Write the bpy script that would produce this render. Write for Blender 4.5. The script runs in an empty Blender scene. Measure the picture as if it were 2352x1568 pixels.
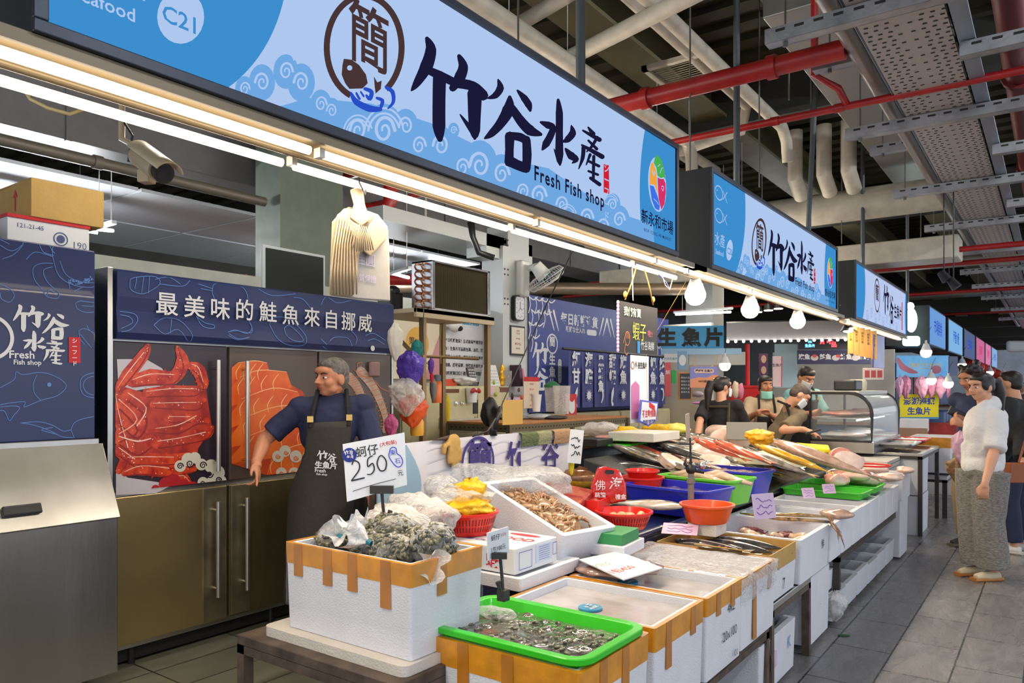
import bpy, bmesh, math, random
from mathutils import Vector as V3, Matrix, Euler, noise
R=math.radians; PI=math.pi; sin=math.sin; cos=math.cos
rnd=random.Random(7)
scn=bpy.context.scene; COL=scn.collection
# ---------------- camera / world / exposure ----------------
FL=1722.0; HZ=893.0; CXP=1176.0; EYE=1.5
TH=math.atan(1249/1722.0); TS=sin(TH); TC=cos(TH)
cd=bpy.data.cameras.new('camera'); cam=bpy.data.objects.new('camera',cd); COL.objects.link(cam)
cam.location=(0,0,EYE); cam.rotation_euler=(R(90),0,TH); cd.sensor_width=36; cd.lens=36*FL/2352; cd.shift_y=(HZ-784)/2352
cd.clip_start=0.05; cd.clip_end=200
cd.dof.use_dof=True; cd.dof.focus_distance=3.4; cd.dof.aperture_fstop=9
scn.camera=cam
scn.view_settings.view_transform='Standard'; scn.view_settings.look='None'; scn.view_settings.gamma=1; scn.view_settings.use_curve_mapping=False
scn.view_settings.exposure=0.25
w=bpy.data.worlds.new('world'); scn.world=w; w.use_nodes=True
bg=w.node_tree.nodes['Background']; bg.inputs[0].default_value=(0.80,0.88,1.0,1); bg.inputs[1].default_value=1.15
scn.cycles.max_bounces=6; scn.cycles.diffuse_bounces=3; scn.cycles.glossy_bounces=3; scn.cycles.transmission_bounces=6; scn.cycles.transparent_max_bounces=12
scn.cycles.caustics_reflective=False; scn.cycles.caustics_refractive=False; scn.cycles.sample_clamp_indirect=4
def area(loc,rot,sx,sy,e,col,name='area_light'):
    l=bpy.data.lights.new(name,'AREA'); l.shape='RECTANGLE'; l.size=sx; l.size_y=sy; l.energy=e; l.color=col
    o=bpy.data.objects.new(name,l); o.location=loc; o.rotation_euler=rot; COL.objects.link(o); return o
TUBE_W=9; HALL_W=1   # watts per metre of trough, watts per added hall batten
# ---------------- pixel -> world (2352x1568 frame) ----------------
def _d(px,py):
    u=(px-CXP)/FL; return V3((u*TC-TS, u*TS+TC, (HZ-py)/FL))
O=V3((0,0,EYE))
def atz(px,py,z): d=_d(px,py); return O+d*((z-EYE)/d.z)
def atx(px,py,X): d=_d(px,py); return O+d*(X/d.x)
def aty(px,py,Y): d=_d(px,py); return O+d*(Y/d.y)
def atd(px,py,D): return O+_d(px,py)*D
# ---------------- materials ----------------
MATS={}
def mat(name,col,rough=.5,metal=0,var=0,scale=8,bump=0,bscale=40,emit=0,ecol=None,alpha=1,trans=0,spec=.5,col2=None,coat=0,stretch=None,sss=0):
    if name in MATS: return MATS[name]
    m=bpy.data.materials.new(name); m.use_nodes=True; nt=m.node_tree; p=nt.nodes['Principled BSDF']
    def s(k,v):
        if k in p.inputs: p.inputs[k].default_value=v
    c=tuple(col)+(1,)
    s('Base Color',c); s('Roughness',rough); s('Metallic',metal); s('Alpha',alpha); s('Transmission Weight',trans); s('Specular IOR Level',spec); s('Coat Weight',coat)
    if sss: s('Subsurface Weight',sss); s('Subsurface Scale',.01)
    if emit: s('Emission Color',(tuple(ecol) if ecol else tuple(col))+(1,)); s('Emission Strength',emit)
    if var or col2 or bump:
        tc=nt.nodes.new('ShaderNodeTexCoord'); mp=nt.nodes.new('ShaderNodeMapping'); nt.links.new(tc.outputs['Object'],mp.inputs[0])
        if stretch: mp.inputs['Scale'].default_value=stretch
    if var or col2:
        n=nt.nodes.new('ShaderNodeTexNoise'); n.inputs['Scale'].default_value=scale; n.inputs['Detail'].default_value=5; nt.links.new(mp.outputs[0],n.inputs[0])
        r=nt.nodes.new('ShaderNodeValToRGB'); nt.links.new(n.outputs[0],r.inputs[0])
        a=c if col2 else tuple(max(0,x*(1-var)) for x in col)+(1,); b=(tuple(col2)+(1,)) if col2 else tuple(min(1,x*(1+var)) for x in col)+(1,)
        r.color_ramp.elements[0].position=.35; r.color_ramp.elements[1].position=.65
        r.color_ramp.elements[0].color=a; r.color_ramp.elements[1].color=b; nt.links.new(r.outputs[0],p.inputs['Base Color'])
    if bump:
        n2=nt.nodes.new('ShaderNodeTexNoise'); n2.inputs['Scale'].default_value=bscale; n2.inputs['Detail'].default_value=3; nt.links.new(mp.outputs[0],n2.inputs[0])
        b=nt.nodes.new('ShaderNodeBump'); b.inputs['Strength'].default_value=bump; b.inputs['Distance'].default_value=.02; nt.links.new(n2.outputs[0],b.inputs['Height']); nt.links.new(b.outputs[0],p.inputs['Normal'])
    MATS[name]=m; return m
def film(name,tint=(1,1,1),op=.25,rough=.12,bump=.6,bscale=30,edge=.7):
    """thin clear plastic: see-through sheet with glossy crumples"""
    if name in MATS: return MATS[name]
    m=bpy.data.materials.new(name); m.use_nodes=True; nt=m.node_tree; nt.nodes.clear()
    out=nt.nodes.new('ShaderNodeOutputMaterial'); tr=nt.nodes.new('ShaderNodeBsdfTransparent'); tr.inputs[0].default_value=tuple(tint)+(1,)
    pr=nt.nodes.new('ShaderNodeBsdfPrincipled'); pr.inputs['Base Color'].default_value=tuple(tint)+(1,); pr.inputs['Roughness'].default_value=rough
    tc=nt.nodes.new('ShaderNodeTexCoord'); n=nt.nodes.new('ShaderNodeTexNoise'); n.inputs['Scale'].default_value=bscale; n.inputs['Detail'].default_value=4; n.inputs['Distortion'].default_value=1.5
    nt.links.new(tc.outputs['Object'],n.inputs[0]); b=nt.nodes.new('ShaderNodeBump'); b.inputs['Strength'].default_value=bump; b.inputs['Distance'].default_value=.03
    nt.links.new(n.outputs[0],b.inputs['Height']); nt.links.new(b.outputs[0],pr.inputs['Normal'])
    fr=nt.nodes.new('ShaderNodeLayerWeight'); fr.inputs[0].default_value=.35; nt.links.new(b.outputs[0],fr.inputs['Normal'])
    ma=nt.nodes.new('ShaderNodeMath'); ma.operation='MULTIPLY_ADD'; ma.inputs[1].default_value=edge; ma.inputs[2].default_value=op; ma.use_clamp=True; nt.links.new(fr.outputs['Facing'],ma.inputs[0])
    mx=nt.nodes.new('ShaderNodeMixShader'); nt.links.new(ma.outputs[0],mx.inputs[0]); nt.links.new(tr.outputs[0],mx.inputs[1]); nt.links.new(pr.outputs[0],mx.inputs[2]); nt.links.new(mx.outputs[0],out.inputs[0])
    MATS[name]=m; return m
def tiles(name,c1,c2,mortar,bw,bh,rough,ms=.006,offset=.5,rot=0,off=(0,0,0),bump=.3,wet=0):
    m=bpy.data.materials.new(name); m.use_nodes=True; nt=m.node_tree; p=nt.nodes['Principled BSDF']
    tc=nt.nodes.new('ShaderNodeTexCoord'); mp=nt.nodes.new('ShaderNodeMapping'); mp.inputs['Rotation'].default_value=(0,0,rot); mp.inputs['Location'].default_value=off
    nt.links.new(tc.outputs['Object'],mp.inputs[0]); b=nt.nodes.new('ShaderNodeTexBrick'); b.offset=offset; b.inputs['Scale'].default_value=1
    b.inputs['Brick Width'].default_value=bw; b.inputs['Row Height'].default_value=bh; b.inputs['Mortar Size'].default_value=ms; b.inputs['Mortar Smooth'].default_value=.1
    b.inputs['Color1'].default_value=c1+(1,); b.inputs['Color2'].default_value=c2+(1,); b.inputs['Mortar'].default_value=mortar+(1,); nt.links.new(mp.outputs[0],b.inputs[0])
    n=nt.nodes.new('ShaderNodeTexNoise'); n.inputs['Scale'].default_value=3; n.inputs['Detail'].default_value=9; n.inputs['Distortion'].default_value=1.2; n.inputs['Roughness'].default_value=.7
    mp2=nt.nodes.new('ShaderNodeMapping'); mp2.inputs['Scale'].default_value=(3,1,1); nt.links.new(tc.outputs['Object'],mp2.inputs[0]); nt.links.new(mp2.outputs[0],n.inputs[0])
    mx=nt.nodes.new('ShaderNodeMix'); mx.data_type='RGBA'; mx.blend_type='MULTIPLY'; mx.inputs[0].default_value=.75
    rr=nt.nodes.new('ShaderNodeValToRGB'); rr.color_ramp.elements[0].position=.3; rr.color_ramp.elements[0].color=(.74,.74,.76,1); rr.color_ramp.elements[1].position=.7; rr.color_ramp.elements[1].color=(1.25,1.2,1.15,1)
    nt.links.new(n.outputs[0],rr.inputs[0]); nt.links.new(b.outputs[0],mx.inputs[6]); nt.links.new(rr.outputs[0],mx.inputs[7]); nt.links.new(mx.outputs[2],p.inputs['Base Color'])
    r2=nt.nodes.new('ShaderNodeMapRange'); r2.inputs[1].default_value=.35; r2.inputs[2].default_value=.65; r2.inputs[3].default_value=rough; r2.inputs[4].default_value=rough+wet
    nt.links.new(n.outputs[0],r2.inputs[0]); nt.links.new(r2.outputs[0],p.inputs['Roughness'])
    bp=nt.nodes.new('ShaderNodeBump'); bp.inputs['Strength'].default_value=bump; bp.inputs['Distance'].default_value=.01; nt.links.new(n.outputs[0],bp.inputs['Height']); nt.links.new(bp.outputs[0],p.inputs['Normal'])
    MATS[name]=m; return m
def em(name,col,k=1.0): 
    if name in MATS: return MATS[name]
    m=bpy.data.materials.new(name); m.use_nodes=True; nt=m.node_tree; nt.nodes.clear()
    o=nt.nodes.new('ShaderNodeOutputMaterial'); e=nt.nodes.new('ShaderNodeEmission'); e.inputs[0].default_value=tuple(col)+(1,); e.inputs[1].default_value=k; nt.links.new(e.outputs[0],o.inputs[0]); MATS[name]=m; return m
# ---------------- mesh builder ----------------
class M:
    def __init__(s): s.v=[]; s.f=[]; s.mi=[]; s.m=0
    def add(s,vs,fs):
        o=len(s.v); s.v+=[V3(v) for v in vs]; s.f+=[tuple(i+o for i in f) for f in fs]; s.mi+=[s.m]*len(fs); return s
    def box(s,x0,x1,y0,y1,z0,z1):
        return s.add([(x,y,z) for z in(z0,z1) for y in(y0,y1) for x in(x0,x1)],[(0,2,3,1),(4,5,7,6),(0,1,5,4),(1,3,7,5),(3,2,6,7),(2,0,4,6)])
    def ob(s,c,sz,rot=(0,0,0)):
        mt=Matrix.Translation(c)@Euler(rot).to_matrix().to_4x4(); h=[k/2 for k in sz]
        return s.add([mt@V3((x,y,z)) for z in(-h[2],h[2]) for y in(-h[1],h[1]) for x in(-h[0],h[0])],[(0,2,3,1),(4,5,7,6),(0,1,5,4),(1,3,7,5),(3,2,6,7),(2,0,4,6)])
    def tube(s,pts,r,n=10,cap=True,flat=1):
        pts=[V3(p) for p in pts]; rs=r if isinstance(r,(list,tuple)) else [r]*len(pts); vs=[]; fs=[]; pn=None
        for i,p in enumerate(pts):
            t=(pts[min(i+1,len(pts)-1)]-pts[max(i-1,0)]); t=t.normalized() if t.length>1e-9 else V3((0,0,1))
            if pn is None: a=V3((0,0,1)) if abs(t.z)<.9 else V3((1,0,0)); pn=(a-t*a.dot(t)).normalized()
            else: pn=(pn-t*pn.dot(t)).normalized()
            b=t.cross(pn)
            for k in range(n):
                q=2*PI*k/n; vs.append(p+pn*cos(q)*rs[i]*flat+b*sin(q)*rs[i])
        for i in range(len(pts)-1):
            for k in range(n): a=i*n+k; b2=i*n+(k+1)%n; fs.append((a,b2,b2+n,a+n))
        if cap: fs.append(tuple(range(n-1,-1,-1))); fs.append(tuple(range(len(vs)-n,len(vs))))
        return s.add(vs,fs)
    def cyl(s,a,b,r,r2=None,n=14): return s.tube([a,b],[r,r if r2 is None else r2],n)
    def lathe(s,prof,c=(0,0,0),n=24,sx=1,sy=1,mt=None):
        vs=[];fs=[];c=V3(c)
        for (r,z) in prof:
            for k in range(n):
                q=2*PI*k/n; p=V3((cos(q)*r*sx,sin(q)*r*sy,z)); vs.append((mt@p if mt else p)+c)
        for i in range(len(prof)-1):
            for k in range(n): a=i*n+k; b=i*n+(k+1)%n; fs.append((a,b,b+n,a+n))
        if prof[0][0]>1e-6: fs.append(tuple(range(n-1,-1,-1)))
        if prof[-1][0]>1e-6: fs.append(tuple(range(len(vs)-n,len(vs))))
        return s.add(vs,fs)
    def bowl(s,prof,**k):  # open lathe, no caps
        n0=len(s.f); s.lathe(prof,**k)
        for i in range(2):
            if len(s.f[-1])>4: s.f.pop(); s.mi.pop()
        return s
    def ell(s,c,r,rot=(0,0,0),nu=16,nv=10):
        mt=Matrix.Translation(c)@Euler(rot).to_matrix().to_4x4(); vs=[mt@V3((0,0,-r[2]))];fs=[]
        for j in range(1,nv):
            a=-PI/2+PI*j/nv
            for k in range(nu): q=2*PI*k/nu; vs.append(mt@V3((cos(a)*cos(q)*r[0],cos(a)*sin(q)*r[1],sin(a)*r[2])))
        vs.append(mt@V3((0,0,r[2]))); L=len(vs)-1
        for k in range(nu): fs.append((0,1+(k+1)%nu,1+k)); fs.append((L,L-nu+k,L-nu+(k+1)%nu))
        for j in range(nv-2):
            for k in range(nu): a=1+j*nu+k; b=1+j*nu+(k+1)%nu; fs.append((a,b,b+nu,a+nu))
        return s.add(vs,fs)
    def prism(s,poly,n,t):  # poly: world points (planar), thickness t along -n
        poly=[V3(p) for p in poly]; n=V3(n)*t; k=len(poly)
        return s.add(poly+[p-n for p in poly],[tuple(range(k)),tuple(range(2*k-1,k-1,-1))]+[((i+1)%k,i,i+k,(i+1)%k+k) for i in range(k)])
    def quad(s,a,b,c,d): return s.add([a,b,c,d],[(0,1,2,3)])
    def grid(s,fn,nu,nv,closeu=False):
        vs=[fn(i/(nu-(0 if closeu else 0)),j/nv) for j in range(nv+1) for i in range(nu+(0 if closeu else 1))]; w=nu+(0 if closeu else 1)
        fs=[(j*w+i,j*w+(i+1)%w,(j+1)*w+(i+1)%w,(j+1)*w+i) for j in range(nv) for i in range(nu)]
        return s.add(vs,fs)
    def xf(s,mt): s.v=[mt@v for v in s.v]; return s
    def merge(s,o,mt=None): 
        k=len(s.v); s.v+=[mt@v for v in o.v] if mt else list(o.v); s.f+=[tuple(i+k for i in f) for f in o.f]; s.mi+=[x+0 for x in o.mi]; return s
def _mesh(name,b,mats,off,smooth):
    me=bpy.data.meshes.new(name); me.from_pydata([tuple(v-off) for v in b.v],[],b.f)
    for m in (mats if isinstance(mats,(list,tuple)) else [mats]): me.materials.append(m)
    me.polygons.foreach_set('material_index',b.mi)
    if smooth: me.polygons.foreach_set('use_smooth',[True]*len(me.polygons))
    me.update()
    if smooth and smooth is not True:
        try: me.set_sharp_from_angle(angle=R(smooth))
        except Exception: pass
    return me
POS={}
def props(o,label=None,cat=None,group=None,kind=None):
    if label: o['label']=label
    if cat: o['category']=cat
    if group: o['group']=group
    if kind: o['kind']=kind
    return o
def thing(name,label,cat,loc=(0,0,0),group=None,kind=None):
    o=bpy.data.objects.new(name,None); o.empty_display_size=.05; COL.objects.link(o); o.location=loc; POS[o.name]=V3(loc); return props(o,label,cat,group,kind)
def part(name,b,mats,parent,smooth=False,bevel=0,seg=2,sub=0,label=None,kind=None):
    off=POS[parent.name]; o=bpy.data.objects.new(name,_mesh(name,b,mats,off,smooth)); COL.objects.link(o); o.parent=parent; POS[o.name]=off
    fin(o,bevel,seg,sub)
    return props(o,label,None,None,kind)
def fin(o,bevel,seg,sub):
    if bevel: md=o.modifiers.new('b','BEVEL'); md.width=bevel; md.segments=seg; md.limit_method='ANGLE'; md.angle_limit=R(40)
    if sub: md=o.modifiers.new('s','SUBSURF'); md.levels=sub; md.render_levels=sub
def solo(name,b,mats,label=None,cat=None,group=None,kind=None,smooth=False,bevel=0,seg=2,sub=0):
    xs=[v.x for v in b.v]; ys=[v.y for v in b.v]; zs=[v.z for v in b.v]
    off=V3(((min(xs)+max(xs))/2,(min(ys)+max(ys))/2,min(zs)))
    o=bpy.data.objects.new(name,_mesh(name,b,mats,off,smooth)); o.location=off; COL.objects.link(o); POS[o.name]=off; fin(o,bevel,seg,sub)
    return props(o,label,cat,group,kind)
def struct(name,b,mats,**k): return solo(name,b,mats,kind='structure',**k)
def dup(root,loc=None,rz=None,label=None,group=None,sc=None,rot=None):
    def cp(o,p):
        c=o.copy(); COL.objects.link(c)
        if p: c.parent=p
        for ch in list(o.children): cp(ch,c)
        return c
    kids=root.children; c=cp(root,None)
    if loc is not None: c.location=loc
    if rz is not None: c.rotation_euler=(0,0,rz)
    if rot is not None: c.rotation_euler=rot
    if sc is not None: c.scale=(sc,)*3 if not hasattr(sc,'__len__') else sc
    if label: c['label']=label
    if group: c['group']=group
    return c
def kill(root):
    for ch in list(root.children): kill(ch)
    bpy.data.objects.remove(root)
# ---------------- lettering ----------------
MX=Matrix(((0,0,1,0),(1,0,0,0),(0,1,0,0),(0,0,0,1)))   # text plane facing +X (reads along +Y)
MY=Matrix(((1,0,0,0),(0,0,-1,0),(0,1,0,0),(0,0,0,1)))  # facing -Y (reads along +X)
MZ=Matrix.Rotation(PI/2,4,'Z')
_tc={}
def textB(body,size,mt,bold=0,align='CENTER',ext=0,shear=0,wid=1,space=1):
    """text outlines -> mesh builder in world space"""
    key=(body,bold,align,shear,space)
    if key not in _tc:
        cu=bpy.data.curves.new('t','FONT'); cu.body=body; cu.size=1; cu.align_x=align; cu.align_y='CENTER'; cu.offset=bold; cu.resolution_u=2; cu.shear=shear; cu.space_character=space
        o=bpy.data.objects.new('t',cu); COL.objects.link(o); bpy.context.view_layer.update()
        me=bpy.data.meshes.new_from_object(o.evaluated_get(bpy.context.evaluated_depsgraph_get()))
        _tc[key]=([v.co.copy() for v in me.vertices],[tuple(p.vertices) for p in me.polygons])
        bpy.data.objects.remove(o); bpy.data.curves.remove(cu); bpy.data.meshes.remove(me)
    vs,fs=_tc[key]; b=M(); b.add([mt@V3((v.x*size*wid,v.y*size,ext)) for v in vs],fs); return b
def vtext(body,size,mt,**k):  # vertical column of characters
    b=M()
    for i,ch in enumerate(body): b.merge(textB(ch,size,mt@Matrix.Translation((0,-i*size*1.08,0)),**k))
    return b
def pm(base,p): return Matrix.Translation(p)@base
# flat artwork on a plane: 2D (u,v) -> world through matrix
_K=[0]
def jit(): _K[0]=(_K[0]+1)%30; return _K[0]*3e-5   # keeps crossing strokes from sharing one plane
def stroke2(b,mt,pts,k=1,n=0):
    """brush stroke: pts (u,v,width)"""
    P=[V3((p[0],p[1],0)) for p in pts]; W=[p[2]*k for p in pts]
    # resample (catmull)
    q=[];w=[]
    for i in range(len(P)-1):
        p0=P[max(i-1,0)];p1=P[i];p2=P[i+1];p3=P[min(i+2,len(P)-1)]
        for t in (0,.25,.5,.75):
            q.append(.5*((2*p1)+(p2-p0)*t+(2*p0-5*p1+4*p2-p3)*t*t+(3*p1-p0-3*p2+p3)*t**3)); w.append(W[i]+(W[i+1]-W[i])*t)
    q.append(P[-1]); w.append(W[-1]); vs=[];fs=[]; mt=mt@Matrix.Translation((0,0,jit()))
    for i,p in enumerate(q):
        t=(q[min(i+1,len(q)-1)]-q[max(i-1,0)]); t=t.normalized() if t.length>1e-9 else V3((1,0,0)); nn=V3((-t.y,t.x,0))*w[i]/2; z_=V3((0,0,i*1.2e-5)); vs+=[mt@(p+nn+z_),mt@(p-nn+z_)]
    fs=[(2*i,2*i+1,2*i+3,2*i+2) for i in range(len(q)-1)]; b.add(vs,fs)
    for e,i in ((-1,0),(1,len(q)-1)):   # round ends
        if w[i]>1e-5: disc2(b,mt,q[i].x,q[i].y,w[i]/2,n=8)
    return b
def disc2(b,mt,x,y,r,n=24,ry=None,a0=0,a1=2*PI):
    ry=r if ry is None else ry; full=abs(a1-a0-2*PI)<1e-6; mt=mt@Matrix.Translation((0,0,jit()))
    pts=[mt@V3((x+cos(a0+(a1-a0)*k/n)*r,y+sin(a0+(a1-a0)*k/n)*ry,0)) for k in range(n if full else n+1)]; b.add(pts,[tuple(range(len(pts)))]); return b
def ring2(b,mt,x,y,r,w,n=40,a0=0,a1=2*PI,ry=None):
    ry=r if ry is None else ry; vs=[]
    for k in range(n+1):
        a=a0+(a1-a0)*k/n; vs+=[mt@V3((x+cos(a)*(r+w/2),y+sin(a)*(ry+w/2),0)),mt@V3((x+cos(a)*(r-w/2),y+sin(a)*(ry-w/2),0))]
    b.add(vs,[(2*k,2*k+1,2*k+3,2*k+2) for k in range(n)]); return b
def poly2(b,mt,pts): j=jit(); b.add([mt@V3((p[0],p[1],j)) for p in pts],[tuple(range(len(pts)))]); return b
def spiral2(b,mt,x,y,r,w,turn=1.6,a0=0,sg=1):
    pts=[]
    for i in range(15):
        t=i/14; a=a0+sg*turn*2*PI*t; rr=r*(1-.82*t); pts.append((x+cos(a)*rr,y+sin(a)*rr,w*(1-.45*t)))
    return stroke2(b,mt,pts)
def nz(p,s=1,seed=0): return noise.noise(V3((p[0]*s+seed,p[1]*s,p[2]*s)))
def soft(fn_parts,voxel,smooth=4,name='t'):
    """union of overlapping solids -> one continuous skin (voxel remesh)"""
    me=bpy.data.meshes.new('t'); me.from_pydata([tuple(v) for v in fn_parts.v],[],fn_parts.f); o=bpy.data.objects.new('t',me); COL.objects.link(o)
    md=o.modifiers.new('r','REMESH'); md.mode='VOXEL'; md.voxel_size=voxel
    if smooth: ms=o.modifiers.new('s','SMOOTH'); ms.factor=.5; ms.iterations=smooth
    bpy.context.view_layer.update(); m2=bpy.data.meshes.new_from_object(o.evaluated_get(bpy.context.evaluated_depsgraph_get()))
    b=M(); b.add([v.co.copy() for v in m2.vertices],[tuple(p.vertices) for p in m2.polygons]); bpy.data.objects.remove(o); bpy.data.meshes.remove(me); bpy.data.meshes.remove(m2); return b
def scrib(mt,w,h,sd):
    r=random.Random(sd); q=M()
    for k in range(3): stroke2(q,mt@Matrix.Translation((0,0,.0015)),[(-w*.35+w*.1*j,h*(.25-.25*k)+r.uniform(-.09,.09)*h,h*.03) for j in range(8)])
    return q
# ================= colours / common materials =================
def sr(r,g,b):
    f=lambda c:(c/255/12.92) if c/255<=.04045 else ((c/255+.055)/1.055)**2.4
    return (f(r),f(g),f(b))
WHT=mat('white_paint',(.8,.8,.78),.5); BLK=mat('black_plastic',(.012,.012,.013),.4); DGR=mat('dark_grey',(.05,.05,.055),.5)
GAL=mat('galvanised_steel',(.36,.36,.37),.42,.75,var=.2,scale=6,bump=.1); STL=mat('stainless',(.55,.54,.52),.28,1,var=.12,scale=3,bump=.05,stretch=(1,1,.2))
PVC=mat('cream_pipe',(.56,.5,.40),.6,var=.1); RED=mat('red_pipe',(.36,.013,.013),.38,var=.15); ALU=mat('aluminium',(.75,.76,.78),.25,1)
PLW=mat('white_plastic',(.78,.78,.76),.4); INK=mat('black_ink',(.012,.012,.014),.6); NAVY=mat('navy_print',sr(32,44,92),.5); REDI=mat('red_ink',sr(200,25,35),.5)
BRS=mat('brass',(.7,.45,.15),.3,1); WOOD=mat('wood',sr(176,120,70),.5,var=.2,scale=12,stretch=(1,8,1)); PINKP=mat('pink_card',sr(224,186,214),.5,var=.08)
# ================= the hall =================
fl=tiles('stone_tiles',sr(134,131,130),sr(120,118,118),(.02,.02,.022),.6,.31,.14,ms=.005,rot=R(90),off=(0,.24,0),bump=.55,wet=.25)
b=M(); b.quad((-1.45,-4,0),(6,-4,0),(6,62,0),(-1.45,62,0)); struct('floor',b,fl)
fi=tiles('stall_tiles',sr(112,112,98),sr(104,105,92),(.015,.014,.01),.6,.3,.35,ms=.005,rot=R(90),off=(.1,.05,0),offset=0,bump=.15,wet=.1)
b=M(); b.quad((-14,-4,0),(-1.45,-4,0),(-1.45,62,0),(-14,62,0)); struct('floor',b,fi)
dk=mat('deck_sheet',sr(70,66,48),.6,.2,var=.3,scale=2)
b=M()
for i in range(-30,130):
    y=i*.4; b.box(-14,6,y,y+.2,5.25,5.36); b.box(-14,6,y+.2,y+.4,5.32,5.36)
struct('ceiling',b,dk)
b=M(); b.box(-14.2,-14,-4,62,0,5.4); struct('wall_left',b,mat('hall_wall',sr(120,118,112),.8,var=.15,scale=1))
b=M(); b.box(-14,6,61.8,62,0,5.4); struct('wall_back',b,mat('hall_end_wall',sr(150,156,165),.8,var=.15,scale=1))
BEAM=mat('olive_beam',sr(132,124,90),.6,var=.15,scale=2)
for i,(x,wd) in enumerate(((-1.75,.5),(-3.4,.42),(-5.4,.5),(.6,.5),(-7.8,.5))):
    b=M(); b.box(x-wd/2,x+wd/2,-4,61,4.75,4.79); b.box(x-.02,x+.02,-4,61,4.79,5.25); b.box(x-wd/2,x+wd/2,-4,61,5.21,5.25); struct('ceiling_beam',b,BEAM)
for i in range(9):
    y=2.6+i*6.2; b=M(); b.box(-14,6,y-.15,y+.15,4.6,4.66); b.box(-14,6,y-.02,y+.02,4.66,5.2); struct('ceiling_beam',b,mat('dark_beam',sr(60,58,50),.6))
# --- cable tray with punched holes, along the aisle
tray=mat('punched_tray',sr(176,166,160),.5,.2); hole=mat('hole_dark',(.02,.018,.015),.8)
t=thing('cable_tray','long pale perforated metal cable tray hung above the aisle','cable tray',(-.68,8,3.5))
b=M(); b.box(-.89,-.47,0,30,3.5,3.512); part('tray_plate',b,tray,t)
b=M()
i=0; y=2.6
while y<22:
    for k in range(8):
        if k in (3,4) and i%2: continue
        x=-.865+k*.052+(.013 if k>3 else 0)+(i%2)*.012; s=.011
        b.quad((x-s,y-s*.8,3.4985),(x-s,y+s*.8,3.4985),(x+s,y+s*.8,3.4985),(x+s,y-s*.8,3.4985))
    y+=.062; i+=1
part('hole_pattern',b,hole,t)
for xx,n in ((-.46,'side_rail'),(-.9,'side_rail')):
    b=M(); b.box(xx-(.004 if xx<-.8 else 0),xx+(.09 if xx>-.8 else .004),0,30,3.5,3.6 if xx<-.8 else 3.52); b.box(xx,xx+.006,0,30,3.5,3.62); part(n,b,mat('zinc_rail',sr(150,162,176),.35,.8),t)
# conduits along the aisle
def pipe(name,pts,r,m,label,cat='pipe',group=None,n=14,rings=None):
    b=M(); b.tube(pts,r,n); 
    if rings is None: return solo(name,b,m,label,cat,group,smooth=50)
    t=thing(name,label,cat,pts[0],group); part('tube',b,m,t,smooth=50)
    for q in rings:
        c=M(); c.cyl(V3(q[0])-V3(q[1])*.03,V3(q[0])+V3(q[1])*.03,r*1.25,n=n); part('coupling',c,m,t,smooth=50)
    return t
pipe('conduit',[(-1.0,-1,3.62),(-1.0,8.6,3.62)],.06,mat('grey_conduit',sr(150,138,128),.35,.4),'thick grey-brown conduit running beside the perforated tray')
pipe('conduit',[(-1.0,8.7,3.62),(-1.0,30,3.62)],.06,mat('grey_conduit',sr(150,138,128),.35,.4),'far length of grey conduit beside the perforated tray')
pipe('fire_main',[(-.22,-1,3.95),(-.22,40,3.95)],.11,mat('maroon_pipe',sr(110,24,26),.4),'thick dark red fire main above the right side of the aisle','pipe',rings=[((-.22,4+3*i,3.95),(0,1,0)) for i in range(7)])
# C channels
g='steel channels slung across the aisle'
rodm=mat('threaded_rod',sr(120,118,112),.4,.7)
k=0
for Y,x0,x1,z in ((4.24,-1.31,1.2,3.42),(5.05,-.45,1.3,3.42),(5.2,-1.3,-.4,3.6),(6.2,-1.31,1.3,3.42),(7.3,-.42,1.3,3.42),(7.35,-1.35,-.6,3.6),(8.37,-1.32,1.3,3.42),(9.5,-.42,1.3,3.42),(10.4,-1.3,1.3,3.42),(12.5,-1.3,1.3,3.42),(14.6,-1.3,1.3,3.42),(16.8,-1.3,1.3,3.42),(19,-1.3,1.3,3.42),(22,-1.3,1.3,3.42),(25,-1.3,1.3,3.42)):
    k+=1
    lab={1:'galvanised steel channel nearest above, crossing under the perforated tray',4:'second long steel channel across, just past the two red pipes'}.get(k,'galvanised steel channel slung across the aisle on rods')
    t=thing('steel_channel',lab,'steel channel',(x0,Y,z),g)
    b=M(); b.box(x0,x1,Y-.04,Y+.04,z-.005,z); b.box(x0,x1,Y-.043,Y-.037,z-.005,z+.075); b.box(x0,x1,Y+.037,Y+.043,z-.005,z+.075); part('channel_profile',b,GAL,t)
    s=M(); x=x0+.06
    while x<x1-.05: s.quad((x,Y-.0445,z+.045),(x+.05,Y-.0445,z+.045),(x+.05,Y-.0445,z+.06),(x,Y-.0445,z+.06)); x+=.1
    part('slot_pattern',s,hole,t)
    for xx in ((x0+.1,) if x0<-1 else (x0+.5,)):
        r=M(); r.cyl((xx,Y,z-.02),(xx,Y,4.8),.006,n=6); r.cyl((xx,Y,z-.03),(xx,Y,z-.006),.014,n=6); part('hanging_rod',r,rodm,t)
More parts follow.
